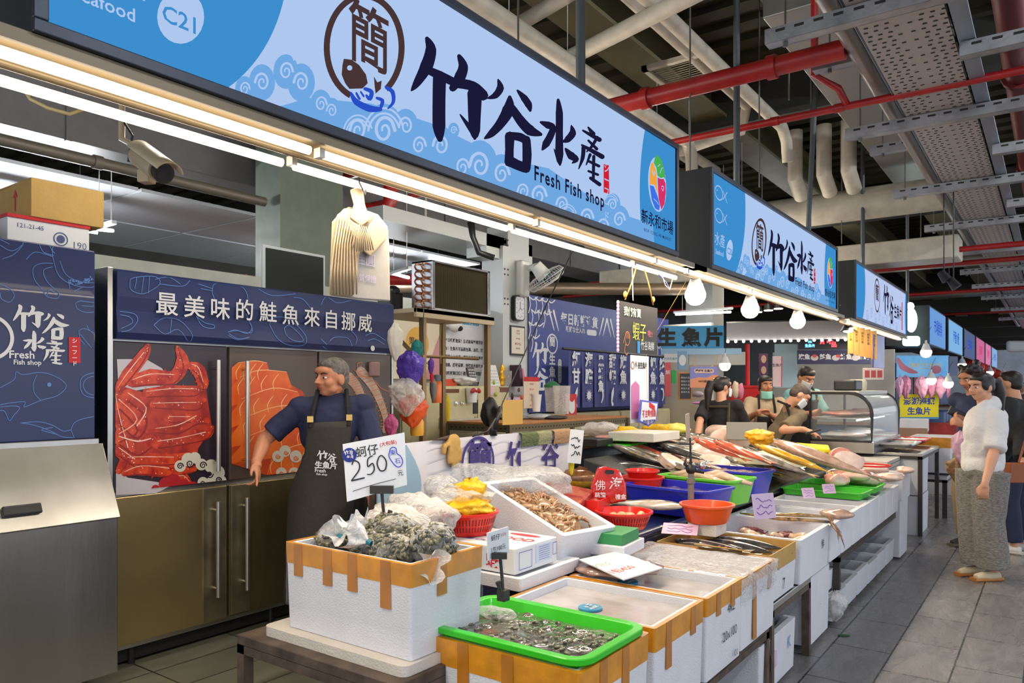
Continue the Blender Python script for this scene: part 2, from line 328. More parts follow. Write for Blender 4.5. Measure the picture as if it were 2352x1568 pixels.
# red pipes across
pipe('sprinkler_main',[(-1.05,4.96,3.6),(-5.9,4.96,3.6)],.062,RED,'wide red sprinkler pipe crossing above the first sign',rings=[((-1.5,4.96,3.6),(1,0,0)),((-2.4,4.96,3.6),(1,0,0))])
pipe('sprinkler_pipe',[(.5,5.69,3.5),(-6,5.69,3.5)],.026,RED,'slim red sprinkler pipe behind the wide red one',rings=[((-1.25,5.69,3.5),(1,0,0)),((-1.7,5.69,3.5),(1,0,0))])
pipe('sprinkler_branch',[(-1.32,5.3,4.2),(-1.32,5.3,3.62),(-1.2,5.45,3.55),(-1.2,5.69,3.52)],.024,RED,'bent red riser dropping to the slim sprinkler pipe')
for Y,z,l in ((10.6,3.2,'slim red pipe crossing beyond the cream duct'),(12.8,3.35,'slim red pipe further down the hall'),(17,3.4,'slim red pipe far down the hall'),(22,3.4,'farthest slim red pipe across the hall')):
    pipe('sprinkler_pipe',[(1,Y,z),(-8,Y,z)],.035,RED,l)
# cream pipes
g='cream drain pipes under the ceiling'
def cp(pts,r,l): pipe('drain_pipe',pts,r,PVC,l,group=g)
cp([(-2.2,0,4.1),(-2.2,7.6,4.1),(-2.2,7.75,4.0),(-2.2,7.8,3.8)],.055,'straight cream pipe running along above the signs')
cp([(-2.42,0,4.25),(-2.42,7.2,4.25),(-2.5,7.3,4.05),(-3.2,7.3,3.95)],.055,'cream pipe beside its twin, elbowing away at the far end')
cp([(-1.6,4.45,4.0),(-3.9,5.1,4.0)],.058,'cream pipe crossing behind the first sign')
cp([(-2.0,3.3,4.35),(-2.0,4.2,4.35),(-2.15,4.4,4.32),(-3.8,4.75,4.25)],.055,'cream pipe with a swept elbow near the ceiling edge')
cp([(-2.9,2.5,3.9),(-2.9,6.9,3.9),(-2.9,7.0,3.8),(-2.9,7.02,3.6)],.06,'cream pipe sloping off behind the sign and turning down')
cp([(-3.4,2,4.2),(-3.4,9,4.2)],.055,'cream pipe deep behind the signs')
cp([(-3.7,2,4.35),(-3.7,9,4.35)],.055,'deepest cream pipe behind the signs')
for i,x in enumerate((-2.0,-2.28,-2.62)):
    cp([(x,9.6,4.7),(x,9.6,4.1),(x,9.9,3.95)],.09,['near','middle','farther'][i]+' of three fat cream stubs dropping into the crossing duct')
b=M(); b.tube([(-5.9,10.2,3.82),(-.9,10.2,3.82)],.2,16); solo('air_duct',b,PVC,'wide cream round duct crossing above the second sign','duct',smooth=50)
b=M(); b.box(-5.9,-.95,10.5,11.0,3.1,3.38); solo('air_duct',b,PVC,'flat cream box duct under the wide round one','duct',bevel=.02)
for i,(Y,z) in enumerate(((13.5,3.5),(16,3.9),(20,3.7),(26,3.9))):
    b=M(); b.tube([(-5.9,Y,z),(1.5,Y,z)],.16 if i%2 else .1,14); solo('air_duct',b,mat('dull_duct',sr(150,145,135),.45,.5),['grey round duct crossing above the third sign','second grey duct crossing further back','thin grey duct crossing far down the hall','farthest grey duct across the hall'][i],'duct',smooth=50)
b=M(); b.box(-1.7,-1.15,5.4,12.5,4.15,4.45); solo('air_duct',b,mat('tin_duct',sr(150,148,144),.35,.7),'long grey rectangular sheet duct beside the tray','duct',bevel=.01)
# suspended grille
t=thing('ceiling_grille','square pale louvred air grille under the ceiling','air grille',(-2.6,6.1,4.2)); b=M(); 
for a in (0,1): b.box(-2.85+a*.55,-2.80+a*.55,5.8,6.4,4.2,4.24); b.box(-2.85,-2.25,5.8+a*.55,5.85+a*.55,4.2,4.24)
part('grille_frame',b,PVC,t)
b=M(); 
for i in range(12): b.ob((-2.55,5.87+i*.042,4.22),(.5,.03,.004),(R(30),0,0))
part('louvre_slats',b,PVC,t)
# posts carrying the signs
g='grey round posts carrying the shop signs'; pmt=mat('post_grey',sr(96,102,104),.4,.4)
for i,(px,D,zt) in enumerate(((1341,3.75,5),(1693,5.6,5),(1851,7.2,5),(1968,9.3,5),(2044,12.2,5))):
    p=atd(px,400,D); p.x=-1.93; b=M(); b.cyl((p.x,p.y,2.9),(p.x+(.0 if i!=2 else .12),p.y,5.2),.024,n=12)
    solo('sign_post',b,pmt,'grey round post rising from the '+['far end of the first sign','near end of the second sign','far end of the second sign, leaning slightly','middle of the third sign','far end of the third sign'][i],'post',g,smooth=50)
g='thin hanging rods'
for i,(px,py0,D) in enumerate(((1585,0,5.2),(1744,0,6.5),(1862,300,8),(1933,0,9.5),(1190,0,4.5),(2140,0,10.),(2115,300,12),(2180,400,14),(1985,0,4.9),(1812,0,6.0))):
    p=atd(px,py0,D); q=atd(px,[390,430,520,560,130,480,600,640,150,230][i],D); b=M(); b.cyl((q.x,q.y,q.z),(q.x,q.y,5.2),.007,n=6)
    solo('hanging_rod',b,rodm,'thin threaded rod hanging from the ceiling deck','rod',g)
# far cross members & dim clutter near far ceiling
for i in range(5):
    y=24+i*6; b=M(); b.box(-9,4,y,y+.3,3.6,4.0); struct('ceiling_beam',b,mat('dark_beam',sr(60,58,50),.6))
# fluorescent battens (room lamps)
tubeW=em('cool_tube',(.85,.95,1.0),60); tubeK=em('warm_tube',(1.0,.84,.60),9); tubeH=em('fill_tube',(.93,.96,1.0),250); tubeI=em('stall_tube',(1.0,.92,.78),150)
def batten(a,bb,label,m=tubeW,group='fluorescent battens under the ceiling'):
    a=V3(a); bb=V3(bb); t=thing('fluorescent_lamp',label,'fluorescent lamp',a,group); d=(bb-a).normalized(); L=(bb-a).length; c=(a+bb)/2
    q=M(); ang=math.atan2(d.y,d.x); q.ob(c+V3((0,0,.045)),(L,.04,.03),(0,0,ang)); part('lamp_housing',q,WHT,t)
    q=M(); [q.cyl(a+d*k*L+V3((0,0,.05)),a+d*k*L+V3((0,0,4.8-a.z)),.004,n=5) for k in (.15,.85)]; part('hanging_rods',q,WHT,t)
    q=M(); q.cyl(a+d*.03,bb-d*.03,.014,n=8); part('lamp_tube',q,m,t)
batten((-.1,13,2.9),(.9,13,2.9),'white tube lamp hung across the aisle near the frame edge')
for i,(x,y,z) in enumerate(((1.5,-1.0,4.2),(1.5,2.0,4.2),(.9,-2.6,4.2),(1.6,5.5,4.2),(1.6,9,4.2),(-4.5,14,4),(-7.2,6.2,2.95),(-7.2,2.2,2.95),(-8.5,9.4,2.95))):  # unseen battens added for light on aisle, ceiling and foil panels
    batten((x,y,z),(x,y+1.2,z),'unseen white tube lamp added to light the hall',tubeH)
for y in (1.8,4.4,7.0,9.6,12.2): batten((-3.35,y,3.15),(-3.35,y+1.2,3.15),'unseen warm tube lamp added over the stall behind the shop signs',tubeI,'added stall lamps hidden behind the signs')  # tubes added out of view to brighten the stall interior
p=atd(1548,722,11.5); q=atd(1683,716,10.9); batten(p,q,'cool white tube lamp behind the first hanging bulb')
p=atd(222,526,6.5); q=atd(262,530,6.3); batten(p,q,'white tube lamp glimpsed above the tall freezer',tubeI)
p=atd(898,627,7.8); q=atd(941,638,7.4); batten(p,q,'white tube lamp beside the wall-mounted coil unit')
# ================= shop signs =================
SX=-1.8
def pxM(pts_builder,X=SX,off=.0):
    """pixel-space outline -> flat artwork lying on the plane x=X"""
    for i,v in enumerate(pts_builder.v): q=atx(v.x,v.y,X); pts_builder.v[i]=V3((X+off+v.z,q.y,q.z))
    return pts_builder
ID=Matrix.Identity(4)
def cs(b,pts,ox=700,oy=0,k=2.6133): return stroke2(b,ID,[(ox+p[0]/k,oy+p[1]/k,p[2]/k) for p in pts])
GS={ '竹':[[(725,235,26),(748,300,66),(722,400,78),(665,500,48),(632,545,12)],[(735,425,46),(800,455,55),(885,495,50)],[(800,470,80),(797,600,78),(797,760,78),(803,838,34)],[(918,340,26),(942,400,58),(925,460,68),(880,530,46)],[(900,500,60),(1000,520,60),(1062,575,64)],[(1012,560,90),(1010,700,76),(1012,790,64),(1012,832,20)],[(1015,810,44),(965,745,26),(924,690,8)]],
'谷':[[(1152,480,10),(1165,530,46),(1135,575,40),(1088,592,8)],[(1268,545,12),(1308,590,42),(1335,630,44),(1345,665,18)],[(1222,585,22),(1215,660,76),(1165,745,58),(1110,805,44),(1072,832,12)],[(1235,650,46),(1290,730,58),(1345,785,64),(1408,808,22)],[(1222,820,60),(1220,900,52),(1218,975,56)],[(1215,815,44),(1285,825,52),(1325,850,46)],[(1322,840,50),(1326,930,56),(1322,1015,50)],[(1222,968,64),(1265,990,60),(1318,1010,60)]],
'水':[[(1513,602,18),(1520,680,44),(1520,800,44),(1520,930,50),(1524,990,14)],[(1518,965,30),(1488,895,5)],[(1408,735,14),(1450,752,44),(1482,768,38),(1465,820,44),(1440,865,46),(1418,900,12)],[(1592,755,8),(1600,800,44),(1570,838,40),(1543,852,12)],[(1558,895,14),(1590,935,48),(1622,958,34),(1598,980,8)]],
'產':[[(1693,765,10),(1722,805,32)],[(1662,785,12),(1710,812,22),(1762,840,28)],[(1748,826,20),(1715,880,18),(1684,912,8)],[(1695,845,14),(1745,895,20)],[(1655,872,12),(1705,900,24),(1778,942,30)],[(1666,885,26),(1660,950,24),(1636,1015,6)],[(1705,930,20),(1682,990,8)],[(1695,968,16),(1758,998,18)],[(1727,940,20),(1724,1085,18)],[(1695,1028,14),(1752,1050,16)],[(1708,1070,20),(1762,1108,24)]]}
GLY={}
big=M()
for ch,ss in GS.items():
    g1=M()
    for s in ss: cs(g1,s)
    pxM(g1); ys=[v.y for v in g1.v]; zs=[v.z for v in g1.v]; y0,y1,z0,z1=min(ys),max(ys),min(zs),max(zs)
    GLY[ch]=([((v.y-y0)/(y1-y0),(v.z-z0)/(z1-z0),v.x-SX) for v in g1.v],list(g1.f)); big.merge(g1)
def glyph(b,mt,ch,x,y,w,h):
    vs,fs=GLY[ch]; return b.add([mt@V3((x+v[0]*w,y+v[1]*h,v[2])) for v in vs],fs)
def brandB(mt,s,lay='col'):
    """brush lettering 竹谷水產 in a 2x2 block or a row, mt at lower left"""
    b=M()
    if lay=='row':
        glyph(b,mt,'竹',0,.12*s,.95*s,s); glyph(b,mt,'谷',1.0*s,.0,.85*s,.95*s); glyph(b,mt,'水',1.9*s,.2*s,.6*s,.62*s); glyph(b,mt,'產',2.55*s,.2*s,.5*s,.62*s)
    else:
        glyph(b,mt,'竹',0,.48*s,.5*s,.5*s); glyph(b,mt,'谷',.52*s,.42*s,.48*s,.5*s); glyph(b,mt,'水',.2*s,.12*s,.36*s,.34*s); glyph(b,mt,'產',.6*s,0,.36*s,.38*s)
    return b
def uv1(px,py): q=atx(px,py,SX); return q.y,q.z
ART={}
def lay(n): return ART.setdefault(n,M())
def AR(fn,layer,off,*pts,**k): 
    b=M(); fn(b); pxM(b,SX,off); b.v=[V3((v.x,min(max(v.y,.735),4.1),min(max(v.z,2.305),2.9))) for v in b.v]; lay(layer).merge(b)
Z0,Z1,Y0,Y1=2.305,2.90,.735,4.10
# background + blue ends (sign metres)
def sp(off): return Matrix(((0,0,1,SX+off),(1,0,0,0),(0,1,0,0),(0,0,0,1)))
b=lay('pale'); poly2(b,sp(.001),[(Y0,Z0),(Y1,Z0),(Y1,Z1),(Y0,Z1)])
def arcpts(cy,cz,r,zlo,zhi,side):
    o=[]
    for i in range(21):
        z=zlo+(zhi-zlo)*i/20; o.append((cy+side*math.sqrt(max(0,r*r-(z-cz)**2)),z))
    return o
poly2(lay('blue'),sp(.002),[(Y0,Z1),(Y0,Z0)]+arcpts(.72,2.78,.66,Z0,Z1,1))
poly2(lay('blue'),sp(.002),[(Y1,Z0),(Y1,Z1)]+arcpts(4.66,2.55,1.02,Z0,Z1,-1)[::-1])
# waves
lob=[(560,205,30),(600,190,42),(655,165,40),(690,190,44),(735,240,34),(820,300,48),(880,300,62),(930,290,40),(960,335,40),(1010,335,46),(1060,385,40),(1100,380,58),(1150,400,46),(1200,440,34),(1235,450,46),(1290,470,36),(1345,500,40),(1405,470,26),(1420,505,34),(1385,520,34),(1310,505,34),(760,255,30),(1040,300,18)]
wv=M()
for (x,y,r) in lob: disc2(wv,ID,x,y,r*.72,n=20,ry=r)
low=[(515,218)]+[(x,y) for x,y,_ in sorted(lob[:21]) ]+[(1452,540)]
AR(lambda q:q.merge(wv),'wave',.003)
poly2(lay('wave'),sp(.0029),[(1.34,Z0),(3.82,Z0),(3.80,Z0+.10),(3.45,Z0+.09),(3.05,Z0+.12),(2.75,Z0+.16),(2.4,Z0+.12),(2.0,Z0+.14),(1.7,Z0+.12),(1.45,Z0+.06)])
sw=M()
for i,(x,y,r) in enumerate(lob):
    pts=[]
    for k in range(14):
        t=k/13; a=(PI if i%2 else 0)+(1 if i%2 else -1)*1.5*2*PI*t; rr=r*.55*(1-.8*t); pts.append((x+cos(a)*rr*.72,y+sin(a)*rr,r*.13*(1-.4*t)))
    stroke2(sw,ID,pts)
for (x,y,r) in ((880,310,60),(650,150,40),(1300,500,30),(1400,470,24),(820,310,44)):
    for q in (.82,1.02): ring2(sw,ID,x,y,r*q*.75,r*.08,n=16,a0=PI*1.05,a1=PI*1.9,ry=r*q)
AR(lambda q:q.merge(sw),'pale',.004)
# ring logo
def ringf(q):
    ring2(q,ID,834,110,86,14,n=50,a0=-PI*1.38,a1=PI*.30,ry=118)
AR(ringf,'brown',.005)
def fishf(q):
    poly2(q,ID,[(784,150),(782,172),(790,192),(800,205),(830,204),(842,192),(838,172),(822,150),(805,138),(787,136)])
    poly2(q,ID,[(856,176),(864,190),(874,186),(872,205),(860,216),(858,200)])
AR(fishf,'brown',.005)
AR(lambda q:disc2(q,ID,800,157,6),'pale',.006)
def seaf(q):
    for s in ([(803,215,6),(815,235,14),(845,250,16),(870,252,10)],[(835,205,8),(850,212,10),(846,228,10),(838,220,5)],[(862,226,6),(875,232,9),(872,246,8)],[(884,202,8),(898,212,10),(900,235,8),(888,250,4)],[(815,215,5),(822,228,6)],[(825,212,4),(832,222,5)]): stroke2(q,ID,s)
AR(seaf,'royal',.006)
q0=uv1(846,98); jt=textB('簡',.215,sp(.006)@Matrix.Translation((q0[0],q0[1],0)),bold=.012,wid=.86); lay('brown').merge(jt)
b=M(); b.merge(big); 
for v in b.v: v.x=SX+.007
lay('navy').merge(b)
# small lettering
q0=uv1(1310,440); lay('navy').merge(textB('Fresh Fish shop',.088,sp(.007)@Matrix.Translation((q0[0],q0[1]+.012,0)),bold=.02,wid=.95,space=1.15))
AR(lambda q:poly2(q,ID,[(1384,377),(1396,380),(1397,446),(1384,442)]),'red',.006)
q0=uv1(1390,388); lay('pale').merge(vtext('シーフード',.055,sp(.008)@Matrix.Translation((q0[0],q0[1],0)),bold=.01))
q0=uv1(412,50); AR(lambda q:disc2(q,ID,412,40,54,ry=62),'pale',.006); lay('blue').merge(textB('C21',.06,sp(.008)@Matrix.Translation((q0[0],q0[1],0)),bold=.012))
q0=uv1(225,5); lay('pale').merge(textB('Seafood',.046,sp(.008)@Matrix.Translation((.855,2.395,0)),bold=.01)); lay('pale').merge(textB('水產',.095,sp(.008)@Matrix.Translation((.86,2.475,0)),bold=.0))
# market emblem
yc,zc=uv1(1508,420)
def E(layer,off,pts): poly2(lay(layer),sp(off),[(yc+a*1.0,zc+c) for a,c in pts])
disc2(lay('pale'),sp(.005),yc,zc-.01,.118,ry=.150)
E('orange',.006,[(-.10,.02),(-.085,.085),(-.06,.10),(-.02,.06),(-.01,.01),(.0,-.06),(-.04,-.02),(-.10,-.03)])
E('leaf',.006,[(-.03,.135),(.0,.155),(.05,.14),(.09,.09),(.105,.04),(.08,.05),(.04,.035),(.0,.04),(-.015,.08),(-.05,.10)])
E('crimson',.006,[(.0,.03),(.04,.03),(.08,.04),(.105,.02),(.11,-.03),(.09,-.10),(.05,-.14),(.015,-.09),(.005,-.03)])
E('royal2',.006,[(-.10,-.035),(-.05,-.03),(.0,-.075),(.03,-.12),(.02,-.15),(-.03,-.15),(-.075,-.11)])
for s in ([(.03,.06,.006),(.05,.09,.006),(.07,.10,.003)],[(.0,.09,.005),(.03,.11,.005)],[(.05,-.01,.006),(.075,-.005,.006),(.07,-.03,.006),(.05,-.02,.006)],[(-.07,.05,.01),(-.05,.03,.012),(-.045,.05,.01)],[(-.05,-.10,.005),(-.01,-.11,.005),(.01,-.12,.005)]):
    stroke2(lay('pale'),sp(.007),[(yc+p[0],zc+p[1],p[2]) for p in s])
lay('navy').merge(textB('新永和市場',.083,sp(.006)@Matrix.Translation((yc+.005,zc-.225,0)),bold=.012)); lay('navy').merge(textB('NEW YONG HE MARKET',.026,sp(.006)@Matrix.Translation((yc+.005,zc-.29,0)),bold=.004,space=1.3))
SC={'pale':(sr(180,206,246),.78),'blue':(sr(66,152,220),.72),'wave':(sr(118,178,238),.74),'brown':(sr(84,62,64),.6),'royal':(sr(40,75,190),.9),'navy':(sr(32,32,66),.6),'red':(sr(205,30,50),.9),'orange':(sr(232,160,60),.9),'leaf':(sr(70,170,80),.9),'crimson':(sr(205,50,100),.9),'royal2':(sr(60,110,220),.9)}
SM={k:em('backlit_'+k,c,s) for k,(c,s) in SC.items()}
FRM=mat('sign_frame',sr(48,54,66),.35,.4,var=.1); SIDE=mat('sign_side',sr(30,34,36),.5,.2)
PNAME={'pale':'panel_face','blue':'blue_end_print','wave':'wave_print','brown':'logo','royal':'logo_wave','navy':'lettering','red':'seal_print','orange':'emblem_print','leaf':'emblem_print','crimson':'emblem_print','royal2':'emblem_print'}
def signbox(ya,yb,label,dy,extra=None,full=True):
    t=thing('shop_sign',label,'shop sign',(-1.9,ya,2.275),'backlit blue shop signs above the stalls')
    b=M(); b.box(-2.02,-1.80,ya,yb,2.275,2.93); part('sign_case',b,SIDE,t,bevel=.004)
    b=M()
    for (a0,a1,c0,c1) in ((ya,yb,2.275,2.305),(ya,yb,2.90,2.93),(ya,ya+.03,2.305,2.9),(yb-.03,yb,2.305,2.9)): b.box(-1.80,-1.785,a0,a1,c0,c1)
    part('sign_frame',b,FRM,t,bevel=.003)
    return t
T=[signbox(.705,4.13,'nearest and largest-looking shop sign, marked C21, with four brush characters',0)]
for kk,bb in ART.items(): part(PNAME[kk],bb,SM[kk],T[0])
DY=4.65-.705
t2=signbox(4.65,8.09,'middle shop sign, marked C20 with two fish outlines, same brush characters',DY)
bl=M()
for kk,bb in ART.items():
    c=M(); c.merge(bb,Matrix.Translation((0,DY,0)))
    if kk=='blue':   # badge number changes
        c=M(); poly2(c,sp(.002),[(Y0+DY,Z1),(Y0+DY,Z0)]+[(a+DY,z) for a,z in arcpts(.72,2.78,.66,Z0,Z1,1)]); poly2(c,sp(.002),[(Y1+DY,Z0),(Y1+DY,Z1)]+[(a+DY,z) for a,z in arcpts(4.66,2.55,1.02,Z0,Z1,-1)[::-1]])
        q0=uv1(412,50); c.merge(textB('C20',.06,sp(.008)@Matrix.Translation((q0[0]+DY,q0[1],0)),bold=.012))
    if kk=='pale':
        for (cy,cz,sg) in ((.86,2.79,1),(.86,2.64,-1)):
            cy+=DY; ring2(c,sp(.005),cy-.01,cz,.07,.007,n=24,ry=.045); stroke2(c,sp(.005),[(cy+.06*1,cz+.03*sg,.006),(cy+.14,cz-.035*sg,.006)]); stroke2(c,sp(.005),[(cy+.06,cz-.03*sg,.006),(cy+.14,cz+.035*sg,.006)]); disc2(c,sp(.005),cy-.045,cz+.01,.006)
    part(PNAME[kk],c,SM[kk],t2)
DY3=8.93-.705
t3=signbox(8.93,12.5,'third shop sign along, pale with small round seal and brush characters',DY3)
P3=em('backlit_lilac',sr(192,208,246),.78)
b=M(); poly2(b,sp(.001),[(8.96,Z0),(12.47,Z0),(12.47,Z1),(8.96,Z1)]); part('panel_face',b,P3,t3)
b=M(); poly2(b,sp(.002),[(8.96,Z1),(8.96,Z0)]+[(a+DY3,z) for a,z in arcpts(.72,2.68,.55,Z0,Z1,1)]); poly2(b,sp(.002),[(12.47,Z0),(12.47,Z1)]+[(a+DY3+.1,z) for a,z in arcpts(4.75,2.6,.75,Z0,Z1,-1)[::-1]]); part('blue_end_print',b,SM['blue'],t3)
b=M(); mt=sp(.004)@Matrix.Translation((10.6,2.36,0))
glyph(b,mt,'竹',0,.10,.42,.40); glyph(b,mt,'谷',.42,.02,.36,.38); b.merge(textB('生魚片',.21,sp(.004)@Matrix.Translation((11.72,2.56,0)),bold=.02)); part('lettering',b,SM['navy'],t3)
b=M(); ring2(b,sp(.004),10.2,2.66,.17,.025,ry=.2); b.merge(textB('簡',.22,sp(.004)@Matrix.Translation((10.2,2.68,0)),bold=.02)); part('logo',b,SM['brown'],t3)
b=M(); poly2(b,sp(.004),[(12.03,2.35),(12.1,2.35),(12.1,2.75),(12.03,2.75)]); part('seal_print',b,SM['red'],t3)
b=M()
for i in range(9): spiral2(b,sp(.003),9.6+i*.25,2.38+.03*(i%2),.07,.012,sg=1 if i%2 else -1)
part('wave_print',b,SM['wave'],t3)
# far signs down the aisle
cols=[sr(120,170,235),sr(140,195,245),sr(96,110,150),sr(216,120,165),sr(230,140,185),sr(150,190,240)]
ys=[(15.0,17.4),(17.9,20.8),(21.2,24.2),(24.6,27.6),(28,30.5),(30.9,33.8)]
for i,(a,c) in enumerate(ys):
    t=thing('shop_sign',['pale blue distant shop sign, first beyond the gap','light blue distant shop sign, second of the far row','slate-blue distant shop sign between blue and pink ones','pink distant shop sign beside the slate-blue one','second pink distant shop sign','small blue shop sign at the very end of the row'][i],'shop sign',(-1.9,a,2.3),'backlit blue shop signs above the stalls')
    z0,z1=2.3,2.95; b=M(); b.box(-2.5,-1.81,a,c,z0-.02,z1+.03); part('sign_case',b,SIDE,t)
    b=M(); poly2(b,sp(.0),[(a+.04,z0),(c-.04,z0),(c-.04,z1),(a+.04,z1)]); part('panel_face',b,em('backlit_far%d'%i,cols[i],.7),t)
    b=M()
    for r in range(4): b.merge(textB(['市場鮮魚','海產水產','生鮮美味','花枝鮮蝦','海鮮魚片','永和市場'][i],.3,sp(.003)@Matrix.Translation(((a+c)/2,2.62,0)),bold=.01)) if r==0 else None
    part('lettering',b,SM['royal'] if i<3 or i==5 else SM['crimson'],t)
# tube fixtures under the signs
FIX=mat('lamp_trough',sr(120,106,84),.4,.2)
for i,(a,c) in enumerate(((-.9,4.60),(4.40,8.45),(8.75,12.6))):
    t=thing('light_trough',['long twin-tube light trough under the first sign','single-tube light trough under the middle sign','light trough under the third sign'][i],'light fixture',(-1.9,a,2.2),'tube light troughs under the signs')
    b=M(); b.box(-2.02,-1.80,a,c,2.262,2.274); b.box(-1.815,-1.80,a,c,2.245,2.262); part('trough_plate',b,FIX,t)
    b=M(); b.box(-1.945,-1.92,a,c,2.238,2.262); b.tube([(-1.932,a,2.238),(-1.932,c,2.238)],.013,8); part('trough_spine',b,FIX,t,bevel=.004)
    for x in ((-1.865,-2.0) if i==0 else (-1.865,)):
        y=a+.02
        while y<c-.3:
            e=min(y+1.19,c-.02); q=M(); zt_=2.236 if x>-1.9 else 2.222; q.cyl((x,y+.015,zt_),(x,e-.015,zt_),.0135,n=10); part('lamp_tube',q,tubeK,t,smooth=50)
            q=M(); q.ob((x,y+.005,2.236),(.03,.02,.03)); part('tube_holder',q,PLW,t); y+=1.21
for a,c in ((-.9,4.6),(4.6,8.4),(8.8,12.6)):
    area((-1.90,(a+c)/2,2.205),(0,0,0),.04,c-a,TUBE_W*(c-a),(1.0,.84,.62),'tube_light')
# hanging bulbs
BULB=em('bulb_glow',(1.0,.86,.62),14)
bs=[(1597,672,'round LED bulb nearest, hanging beside the chalkboard sign'),(1723,706,'middle round LED bulb under the second sign'),(1832,734,'third round LED bulb under the second sign')]
proto=None
for px,py,l in bs:
    p=atx(px,py,-1.95)
    if proto is None:
        proto=thing('light_bulb',l,'light bulb',(0,0,0),'round LED bulbs hanging under the second sign')
        b=M(); b.lathe([(0,-.075),(.03,-.07),(.055,-.05),(.068,-.02),(.07,.0),(.064,.02)],n=24); part('bulb_globe',b,BULB,proto,smooth=True)
        b=M(); b.lathe([(.064,.02),(.06,.03),(.034,.10),(.026,.112),(.0,.114)],n=24); part('bulb_body',b,PLW,proto,smooth=50)
        b=M(); b.cyl((0,0,.112),(0,0,.155),.014,n=12); part('bulb_socket',b,PLW,proto,smooth=50)
        b=M(); b.tube([(0,0,.155),(.02,.0,.25),(.06,.0,.33)],.003,5); part('bulb_cord',b,BLK,proto)
        o=proto; o.location=(p.x,p.y,p.z-.01)
    else: o=dup(proto,(p.x,p.y,p.z-.01),label=l)
p=atx(1948,748,-1.95); t=thing('pendant_lamp','small black cone lamp hung between second and third signs','lamp',p)
b=M(); b.lathe([(.09,-.06),(.085,-.055),(.03,.04),(.02,.05)],c=p,n=20); part('lamp_shade',b,BLK,t,smooth=40); b=M(); b.ell(p+V3((0,0,-.05)),(.06,.06,.03)); part('bulb_globe',b,BULB,t,smooth=True)
b=M(); b.tube([p+V3((0,0,.05)),p+V3((.02,.1,.3)),p+V3((0,-.2,.35)),p+V3((0,-.4,.2))],.006,6); part('lamp_cord',b,mat('cream_cord',sr(200,190,160),.5),t)
# ================= left stall: ice machine, freezer, things on top =================
LINE=mat('line_print',sr(92,134,200),.5); NAV2=mat('deep_navy_print',sr(30,44,92),.42,coat=.2); CARD=mat('cardboard',sr(190,152,84),.7,var=.06,bump=.1); WPR=mat('white_print',(.75,.75,.76),.5)
def pa(X,off,fn):
    b=M(); fn(b); b=pxM(b,X,off); b.v=[V3((v.x,min(v.y,1.833),min(max(v.z,1.257),2.193))) for v in b.v]; return b
def mp(X,off): return Matrix(((0,0,1,X+off),(1,0,0,0),(0,1,0,0),(0,0,0,1)))
def ln(b,pts,w=2.2): return stroke2(b,ID,[(p[0],p[1],w) for p in pts])
def c4(*p): return [(x/1.912,380+y/1.912) for x,y in p]
def yz(px,py,X): q=atx(px,py,X); return q.y,q.z
XM=-3.95
t=thing('ice_machine','tall ice machine with navy printed top and steel bin with slanted lid','ice machine',(-4.3,1.1,0))
b=M(); b.box(-4.75,XM,.3,1.84,1.25,2.2); part('upper_cabinet',b,NAV2,t,bevel=.006)
b=M(); b.box(-4.75,XM+.02,.3,1.85,1.215,1.25); part('trim_strip',b,STL,t,bevel=.003)
b=M(); b.add([(-4.75,.3,.1),(-3.76,.3,.1),(-3.76,.3,.86),(-3.93,.3,1.21),(-4.75,.3,1.21),(-4.75,1.86,.1),(-3.76,1.86,.1),(-3.76,1.86,.86),(-3.93,1.86,1.21),(-4.75,1.86,1.21)],[(0,1,2,3,4),(9,8,7,6,5),(0,5,6,1),(1,6,7,2),(3,8,9,4),(2,7,8,3)]); part('bin_body',b,STL,t,bevel=.004)
b=M(); b.add([(-3.745,.3,.868),(-3.925,.3,1.225),(-3.925,1.865,1.225),(-3.745,1.865,.868),(-3.76,.3,.86),(-3.94,.3,1.215),(-3.94,1.865,1.215),(-3.76,1.865,.86)],[(0,3,2,1),(4,5,6,7),(0,1,5,4),(2,3,7,6),(0,4,7,3),(1,2,6,5)]); lid=part('bin_lid',b,mat('lid_steel',(.62,.61,.59),.3,1,var=.1,scale=4),t,bevel=.002)
b=M(); b.ob((-3.772,1.44,.955),(.02,.16,.05),(0,R(-26.8),0)); part('recessed_handle',b,BLK,lid,bevel=.008)
for y in (.5,1.75):
    for x in (-4.6,-3.95): b=M(); b.cyl((x,y,0),(x,y,.1),.025); part('foot',b,STL,t,smooth=50)
